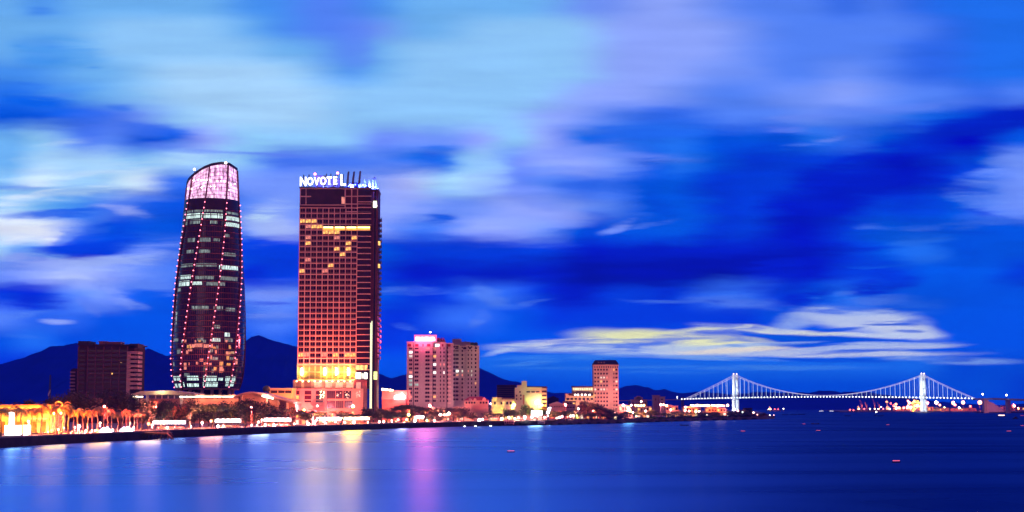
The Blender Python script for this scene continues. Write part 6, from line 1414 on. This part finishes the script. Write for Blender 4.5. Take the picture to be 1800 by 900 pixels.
# approach road on the left: a thin deck on piers running over the houses
AP = thing('approach_viaduct', 'thin dark approach viaduct running left from the suspension bridge over the bank', 'viaduct', (PLv.x, PLv.y, 0), rz)
b = MB(); k = 0
p0, p1 = TS, tpx(1085)
b.v += [(p0, -9, zdeck(TS) - 1.8), (p1, -9, zdeck(TS) - 4.5), (p1, 9, zdeck(TS) - 4.5), (p0, 9, zdeck(TS) - 1.8), (p0, -9, zdeck(TS)), (p1, -9, zdeck(TS) - 2.5), (p1, 9, zdeck(TS) - 2.5), (p0, 9, zdeck(TS))]
b.f += [(0, 1, 2, 3), (7, 6, 5, 4), (0, 4, 5, 1), (2, 6, 7, 3), (0, 3, 7, 4)]; b.m += [0] * 5; b.sm += [False] * 5
b.build('deck', mat('rose_bridge_concrete', (.45, .3, .3), .8), AP)
for px in (1195, 1196.8, 1165, 1135, 1108):
    t_ = tpx(px); b = MB(); b.box(t_ - 2.5, t_ + 2.5, -7, 7, 0, zdeck(TS) - 4.6 if px < 1190 else zdeck(TS) + (6 if px == 1196.8 else 8)) if px < 1190 else b.box(t_ - 2, t_ + 2, 10, 14, 0, zdeck(TS) + 5); b.build('pier', mat('dark_bridge_concrete', (.16, .1, .11), .85), AP)
q_ = MB(); q_.ball((tpx(1194), -11, zdeck(TS) + 6), 1.6, 7); q_.tube([(tpx(1194), -11, zdeck(TS)), (tpx(1194), -11, zdeck(TS) + 5)], .4, 5); q_.build('end_lamp', M_dl, AP)
# approach on the right, nearer to the viewer as it goes, with its embankment
RE = PLv + ax * TE
rd = [(RE.x, RE.y, zdeck(TE)), (gx(1745, 3560), 3560, gz(699.6, 3560)), (gx(1800, 3420), 3420, gz(701.5, 3420)), (gx(1880, 3280), 3280, gz(704.5, 3280)), (gx(1990, 3150), 3150, gz(708, 3150))]
AR = thing('approach_viaduct', 'concrete approach viaduct curving right from the suspension bridge above the red lamps', 'viaduct', (RE.x, RE.y, 0))
b = MB()
for (x0_, y0_, z0_), (x1_, y1_, z1_) in zip(rd, rd[1:]):
    q0_, q1_ = (x0_ - RE.x, y0_ - RE.y), (x1_ - RE.x, y1_ - RE.y); k = len(b.v)
    b.v += [(q0_[0], q0_[1] - 11, z0_ - 4), (q1_[0], q1_[1] - 11, z1_ - 4), (q1_[0], q1_[1] + 11, z1_ - 4), (q0_[0], q0_[1] + 11, z0_ - 4), (q0_[0], q0_[1] - 11, z0_), (q1_[0], q1_[1] - 11, z1_), (q1_[0], q1_[1] + 11, z1_), (q0_[0], q0_[1] + 11, z0_)]
    for f in ((3, 2, 1, 0), (4, 5, 6, 7), (0, 1, 5, 4), (2, 3, 7, 6)): b.f.append(tuple(k + i for i in f)); b.m.append(0); b.sm.append(False)
b.build('deck', MATS['rose_bridge_concrete'], AR)
for px, D, w_ in ((1730, 3590, 2.4), (1734, 3590, 2.4), (1772, 3500, 3.6)):
    b = MB(); xx = gx(px, D) - RE.x; b.box(xx - w_, xx + w_, D - RE.y - 8, D - RE.y + 8, -2, gz(700, D) - 3.9); b.build('pier', MATS['rose_bridge_concrete'], AR)
t = thing('embankment_wall', 'lilac sloping embankment wall under the right approach of the bridge', 'retaining wall', (gx(1745, 3585), 3585, 0)); x_ = lambda px: gx(px, 3585) - gx(1745, 3585)
z_ = lambda py: gz(py, 3585)
b = MB(); b.prismy([(x_(1736), -1), (x_(1770), -1), (x_(1758), z_(716)), (x_(1748), z_(709)), (x_(1736), z_(704))], 4, 30); b.build('face', mat('lilac_concrete_wall', (.45, .3, .38), .85, .12, .05), t)
b = MB(); b.box(x_(1722), x_(1812), 3.4, 34, -1, 2.6); b.build('foot', mat('black_rock', (.02, .018, .022), .9), t)
lamp('wall_wash', t, (x_(1748), -30, 10), (1, .35, .45), 36000, 1)

# ================================================================== port on the far shore
def far(px, py, D): return Vector((gx(px, D), D, gz(py, D)))
def ship(label, pxa, pxb, D, hull_py, bridge_side, cranes, litc, name='cargo_ship'):
    cx = (pxa + pxb) / 2; t = thing(name, label, 'ship', (gx(cx, D), D, 0)); x_ = lambda px: gx(px, D) - gx(cx, D); z_ = lambda py: gz(py, D)
    L_ = x_(pxb) - x_(pxa); zt = z_(hull_py); b = MB()
    b.v += [(x_(pxa) + L_ * .04, -7, -1), (x_(pxb) - L_ * .08, -7, -1), (x_(pxb) - L_ * .08, 7, -1), (x_(pxa) + L_ * .04, 7, -1), (x_(pxa), -8, zt), (x_(pxb) - L_ * .04, -8, zt), (x_(pxb), 0, zt + 1), (x_(pxb) - L_ * .04, 8, zt), (x_(pxa), 8, zt)]
    b.f += [(0, 1, 5, 4), (1, 6, 5), (1, 2, 6), (2, 7, 6), (2, 3, 8, 7), (3, 0, 4, 8), (4, 5, 6, 7, 8)]; b.m += [0] * 7; b.sm += [False] * 7
    b.build('hull', mat('black_hull', (.03, .015, .02), .6), t)
    xs_ = x_(pxa) + L_ * (.08 if bridge_side < 0 else .74); hh = L_ * .13
    b = MB(); b.box(xs_, xs_ + L_ * .16, -6, 6, zt, zt + hh); b.box(xs_ + L_ * .02, xs_ + L_ * .13, -5, 5, zt + hh, zt + hh * 1.6); b.box(xs_ + L_ * .05, xs_ + L_ * .09, -2, 2, zt + hh * 1.6, zt + hh * 2.1); b.build('deckhouse', mat('ship_white', (.7, .6, .5), .7), t)
    q_ = MB(); q_.box(xs_ + .5, xs_ + L_ * .155, -6.4, -6.02, zt + hh * .35, zt + hh * .75); q_.build('lit_window', glow('ship_window', (1, .55, .2), 3), t)
    for fx, hgt, lean in cranes:
        xx = x_(pxa) + L_ * fx; b = MB(); b.tube([(xx, 0, zt), (xx, 0, zt + hgt * .7)], [1.1, .7], 6); b.tube([(xx, 0, zt + 2), (xx + lean, -3, zt + hgt)], [.7, .4], 5); b.tube([(xx, 0, zt + hgt * .7), (xx + lean, -3, zt + hgt)], .2, 4); b.build('derrick', mat('derrick_orange', (.5, .22, .12), .7), t)
    for fx, c_ in litc:
        q_ = MB(); q_.ball((x_(pxa) + L_ * fx, -8.6, zt + 3), 2.0, 7); q_.build('deck_light', c_, t)
    lamp('ship_light', t, (0, -26, zt + 10), (1, .3, .15), 90000, 1)
ship('cargo ship with two leaning derricks and orange deck lights, left one in the port', 1504, 1532, 4560, 720.5, -1, ((.4, 30, -8), (.7, 24, -6)), ((.15, M_bulbw), (.5, M_bulbr), (.85, M_bulbw)))
ship('cargo ship with leaning derricks and bright deck lights, right one in the port', 1533, 1566, 4600, 720.5, 1, ((.15, 34, -7), (.4, 24, -8), (.8, 36, -3)), ((.1, M_bulbw), (.3, M_bulbw), (.55, M_bulbr), (.9, M_bulb)))
ship('small tanker with a lit stern anchored beyond the bridge', 1349, 1373, 5600, 720.7, -1, (), ((.05, M_bulbw), (.2, M_bulbw), (.5, M_bulbr), (.75, M_bulbr)), 'tanker')
for px, py, lb_ in ((1377, 719, 'slim lit channel beacon to the right of the small tanker'), (1461, 721.5, 'low barge with a white light line far beyond the bridge'), (1443, 721.8, 'long low barge with faint lights far beyond the bridge')):
    D = 5200; t = thing('channel_beacon' if px == 1377 else 'barge', lb_, 'beacon' if px == 1377 else 'barge', (gx(px, D), D, 0))
    if px == 1377: b = MB(); b.lathe([(2, -2), (1.6, 4), (.8, 8)], (0, 0), 8); b.build('tower', M_white, t); q_ = MB(); q_.ball((0, 0, 9), 2, 7); q_.build('lantern', M_bulb, t)
    else: b = MB(); b.box(-8, 8, -3, 3, -1, 2.2); b.box(4, 7, -2, 2, 2.2, 5); b.build('hull', mat('barge_grey', (.2, .2, .25), .7), t); q_ = MB(); q_.box(-7, 7, -3.4, -3.05, 1, 2.0); q_.build('light_line', glow('barge_light', (.8, .8, 1), 3 if px > 1450 else 1.2), t)
# yellow-lit crane
D = 4700; t = thing('port_crane', 'tall yellow-lit gantry crane just left of the right bridge tower', 'crane', (gx(1611, D), D, 2.5)); x_ = lambda px: gx(px, D) - gx(1611, D); z_ = lambda py: gz(py, D) - 2.5
M_cr = mat('crane_yellow', (.6, .5, .06), .6)
b = MB()
for px in (1604, 1618):
    for yy in (-8, 8): b = MB(); b.box(x_(px) - 1.2, x_(px) + 1.2, yy - 1, yy + 1, 0, z_(709)); b.build('leg', M_cr, t)
b = MB(); b.box(x_(1601), x_(1621), -9, -7, z_(709), z_(707)); b.box(x_(1601), x_(1621), 7, 9, z_(709), z_(707)); b.box(x_(1604), x_(1618), -9, 9, z_(715), z_(714)); b.build('girder', M_cr, t)
b = MB(); b.tube([(x_(1604), -8, 0), (x_(1618), -8, z_(709))], .6, 4); b.tube([(x_(1618), -8, 0), (x_(1604), -8, z_(709))], .6, 4); b.tube([(x_(1611), 0, z_(707)), (x_(1611), 0, z_(702))], .8, 5); b.build('brace', M_cr, t)
b = MB(); b.box(x_(1608), x_(1614), -5, 5, z_(707), z_(704)); b.build('cabin', M_cr, t)
for px in (1605, 1611, 1617): lamp('crane_light', t, (x_(px), -26, 12), (.85, 1, .03), 130000, 1)
# sheds
for pxa, pxb, pt, lb_ in ((1570, 1598, 716.5, 'long dim red-lit port shed left of the yellow crane'), (1627, 1640, 715, 'pale pink port shed just right of the right bridge tower'), (1641, 1668, 717, 'long low dark port shed between the bridge tower and the red lamps'), (1672, 1716, 717.5, 'very long low red-lit shed below the right end of the bridge'), (1762, 1785, 713.5, 'cream lit terrace of houses under the right approach viaduct'), (1788, 1812, 715, 'dark warehouse under the right approach viaduct')):
    D = 4760; t = thing('port_shed', lb_, 'shed', (gx((pxa + pxb) / 2, D), D, 2.5), 0, 'sheds of the port'); w = (gx(pxb, D) - gx(pxa, D)) / 2; h = gz(pt, D) - 2.5
    b = MB(); b.box(-w, w, 0, 20, 0, h); b.build('wall', mat('shed_plaster', (.4, .2, .18), .85), t); b = MB(); b.prism([(-w - 1, -1), (w + 1, -1), (w + 1, 21), (-w - 1, 21)], h, h + 1.2); b.build('roof', M_dk, t)
    for k in range(3): q_ = MB(); q_.box(-w * .8 + k * w * .6, -w * .8 + k * w * .6 + 4, -.3, .1, h * .3, h * .7); q_.build('window', M_warm if k == 1 else M_pane, t)
# port lamps
PLP = [(1494, 720.5, M_bulbr, 1.6), (1500, 721, M_bulbr, 1.4), (1559, 706.5, M_bulbw, 2), (1566, 709, M_bulbr, 1.6), (1571, 713, M_bulbr, 2.4), (1575, 710.5, M_bulbw, 2.2), (1575, 717.5, M_bulbw, 2.6), (1580, 717, M_bulbw, 2.4), (1588, 717, M_bulbr, 2.2), (1596, 704.5, M_bulbw, 1.6), (1598.5, 708, M_bulbw, 2.6), (1595, 716, M_bulbw, 2.8), (1601, 716, M_bulbw, 2.6), (1607.5, 704.5, M_bulbw, 1.8), (1612, 713, M_bulbw, 2.6), (1619, 713.5, M_bulbw, 2.2),
       (1630, 708, M_bulbr, 3), (1646, 707.5, M_bulb, 3), (1652, 712, M_bulbw, 2), (1675.5, 708, M_bulbw, 3.2), (1679, 712, M_bulbr, 2), (1686, 717, M_bulb, 1.8), (1693, 707.5, M_bulbw, 3.4), (1706, 714.5, M_bulbr, 2), (1722.5, 707.5, M_bulbw, 4), (1660, 716, M_bulbg, 1.2), (1782, 713.5, M_bulbr, 3.4), (1790, 718, M_bulbw, 2)]
M_po = glow('port_orange', (1, .36, .12), 8); M_pr = glow('port_red', (1, .1, .07), 8)
PLP = [(a_, c_, {M_bulbw: M_po, M_bulbr: M_pr}.get(m_, m_), r_) for a_, c_, m_, r_ in PLP]
PLP.sort(key=lambda q_: q_[0]); CNm = {M_pr: 'red', M_po: 'orange', M_bulb: 'white', M_bulbg: 'greenish'}
for i, (px, py, m_, rp) in enumerate(PLP):
    D = 4690 if px < 1720 else 4400; side = 'left of' if px < 1622 else 'right of'; n_ = sum(1 for q_ in PLP if (q_[0] < 1622) == (px < 1622) and q_[2] is m_); k_ = [q_ for q_ in PLP if (q_[0] < 1622) == (px < 1622) and q_[2] is m_].index((px, py, m_, rp))
    t = thing('port_lamp', f'{CNm[m_]} port lamp {side} the right bridge tower' + (f', {ORD[k_]} of its colour from the left' if n_ > 1 else ''), 'lamp', (gx(px, D), D, 2.5), 0, 'lamps of the port'); h = gz(py, D) - 2.5; r = rp * D / F * .95
    b = MB(); b.tube([(0, 1, 0), (0, 1, h)], [.6, .4], 5); b.build('mast', M_metal, t); b = MB(); b.ball((0, 0, h), r, 8); b.build('lamp_globe', m_, t)
    if rp >= 2.6: lamp('port_light', t, (0, -r - 2, h), (1, .16, .1), 700000, 1)
for px, py, D, lb_ in ((1728, 693, 3575, 'white lamp on a pole where the bridge meets its right approach'), (1770, 694.5, 3480, 'white lamp on a pole over the right approach viaduct')):
    t = thing('road_lamp', lb_, 'lamp', (gx(px, D), D, gz(700.2, D)), 0, 'lamps of the right approach'); h = gz(py, D) - gz(700.2, D); b = MB(); b.tube([(0, 0, 0), (0, 0, h)], .35, 5); b.build('pole', M_metal, t); b = MB(); b.ball((0, 0, h), 1.9, 7); b.build('lamp_globe', M_bulb, t)

# ================================================================== boats
def boat_parts(L_, wd, h):
    b = MB(); n = 8; st = []
    for i in range(n + 1):
        u = i / n * 2 - 1; w_ = wd / 2 * (1 - abs(u) ** 2.6) + .04; sh = h * (1 + .55 * u * u)
        st.append([(u * L_ / 2, -w_, sh), (u * L_ / 2 * .93, -w_ * .6, -.15), (u * L_ / 2 * .93, w_ * .6, -.15), (u * L_ / 2, w_, sh)])
    for i in range(n):
        for k in range(3): b.face([st[i][k], st[i + 1][k], st[i + 1][k + 1], st[i][k + 1]])
        b.face([(st[i][0][0], st[i][0][1] * .9, h * .55), (st[i + 1][0][0], st[i + 1][0][1] * .9, h * .55), (st[i + 1][3][0], st[i + 1][3][1] * .9, h * .55), (st[i][3][0], st[i][3][1] * .9, h * .55)])
    return b
M_boat = mat('black_boat_hull', (.015, .018, .03), .7); M_rl = glow('boat_red_light', (1, .13, .2), 1.6); M_yl = glow('boat_pale_light', (1, .6, .5), 3)
BT = [(1380, 729.6, 5.5, None, 'dark rowing boat off the tip of the right bank, nearest to the huts'), (1395, 729.4, 6.5, None, 'dark rowing boat second out from the tip of the right bank'), (1408.5, 729, 6.5, None, 'dark rowing boat farthest out from the tip of the right bank'),
      (1433, 745.5, 6, None, 'dark empty fishing boat alone in the middle of the river'), (1545, 731.5, 9, 'm', 'dark fishing boat with a small white masthead light near the right bridge tower'), (1785, 736.5, 5.5, 'c', 'dark covered boat on the water at the right edge of the view'), (1798, 731, 5, 'r', 'dark boat with a red light under the right approach viaduct'), (1490, 731.5, 6, None, 'faint dark boat left of the one with a masthead light'),
      (1306, 759, 2.6, 'r', 'small boat with a flat red light off the long pink house'), (1438.5, 758, 2.6, 'r', 'small boat with a flat red light just below the dark empty fishing boat'), (1413, 746, 2.4, 'r', 'tiny boat with a faint red light left of the dark empty fishing boat'), (1560.5, 747.5, 2.6, 'r', 'tiny boat with a red light below the boat with the masthead light'),
      (1575.5, 813, 2.0, 'r', 'nearest small boat with a red light, alone on the dark water'), (898, 795, 2.2, 'r', 'small boat with a red light alone in the blue water below the stepped white house'), (1773.5, 759, 2.6, 'r', 'tiny boat with a red light far right on the open water'), (1797, 749, 2.4, 'r', 'tiny boat with a red light at the very right edge of the water'), (1760.5, 732, 9, 'y', 'long boat with a pale pink lit cabin below the embankment wall'),
      (1203, 748, 6, None, 'dark low boat off the gabled house on the right bank'), (1553, 722.8, 8, 'm', 'dark boat with a white light just before the port ships')]
for i, (px, py, L_, lt, lb_) in enumerate(BT):
    p_ = ground(px, py); t = thing('rowing_boat' if L_ < 6 else 'fishing_boat', lb_, 'boat', p_, R(-8 + (i * 37) % 22) if px != 1575.5 else R(14), 'small boats on the river'); k = max(1.0, p_.y / 1400)
    t.scale = (k, k, k)
    boat_parts(L_, L_ * .28, .16 if lt == 'r' else .5).build('hull', M_boat, t)
    if lt == 'r': b = MB(); b.box(-L_ * .42, L_ * .42, -.08, .08, .34, .46); b.build('lamp_bar', M_rl, t); b = MB(); b.tube([(0, 0, .08), (0, 0, .36)], .05, 5); b.build('lamp_post', M_metal, t)
    elif lt == 'y': b = MB(); b.box(-L_ * .3, L_ * .3, -.8, .8, .6, 1.5); b.build('cabin', M_yl, t)
    elif lt == 'c': b = MB(); b.prismy([(-1.6, .5), (1.4, .5), (1.3, 1.6), (.4, 2.3), (-1.2, 1.8)], -.7, .7); b.build('cover', M_boat, t)
    elif lt == 'm': b = MB(); b.tube([(-L_ * .25, 0, .3), (-L_ * .25, 0, 3.6)], .1, 5); b.build('mast', M_metal, t); b = MB(); b.ball((-L_ * .25, 0, 3.8), .5, 7); b.build('masthead_light', M_bulb, t)
    else: b = MB(); b.box(-.5, .5, -L_ * .1, L_ * .1, .42, .5); b.build('thwart', M_boat, t)
# moored boats along the bank
for px, w_, off, h, m_, lb_ in ((896, 24, -5, 3.4, mat('violet_white_cabin', (.42, .36, .6), .6), 'violet-white passenger boat with a long cabin moored below the stepped white house'), (925, 24, -6, 3.2, mat('ship_white', (.7, .6, .5), .7), 'moored boat with an open white canopy below the green-lit building'), (952, 17, -4, 2.6, MATS['violet_white_cabin'], 'small moored boat with a dim cabin right of the white-canopied one'), (872, 18, -4, 2.2, M_dk, 'dark low moored boat left of the violet-white passenger boat')):
    D = shoreD(px) + off; t = thing('moored_boat', lb_, 'boat', (gx(px, D), D, 0), R(2), 'boats moored along the bank'); L_ = w_ * D / F
    boat_parts(L_, 3.0, 1.2).build('hull', M_boat, t)
    if 'canopy' in lb_:
        b = MB(); b.box(-L_ * .34, L_ * .3, -1.3, 1.3, h, h + .2); b.build('canopy', m_, t); b = MB()
        for xx in (-L_ * .33, -.1, L_ * .29): b.box(xx - .06, xx + .06, -1.3, -1.18, .8, h); b.box(xx - .06, xx + .06, 1.18, 1.3, .8, h)
        b.build('canopy_frame', M_metal, t); lamp('boat_light', t, (0, -3.5, h - .6), (.6, .9, 1), 350, .3)
    else:
        b = MB(); b.box(-L_ * .4, L_ * .32, -1.2, 1.2, .9, h); b.box(-L_ * .42, L_ * .34, -1.35, 1.35, h, h + .15); b.build('cabin', m_, t)
        for k in range(5): q_ = MB(); q_.box(-L_ * .36 + k * L_ * .135, -L_ * .36 + k * L_ * .135 + L_ * .09, -1.28, -1.18, 1.6, h - .4); q_.build('window', M_pane, t)
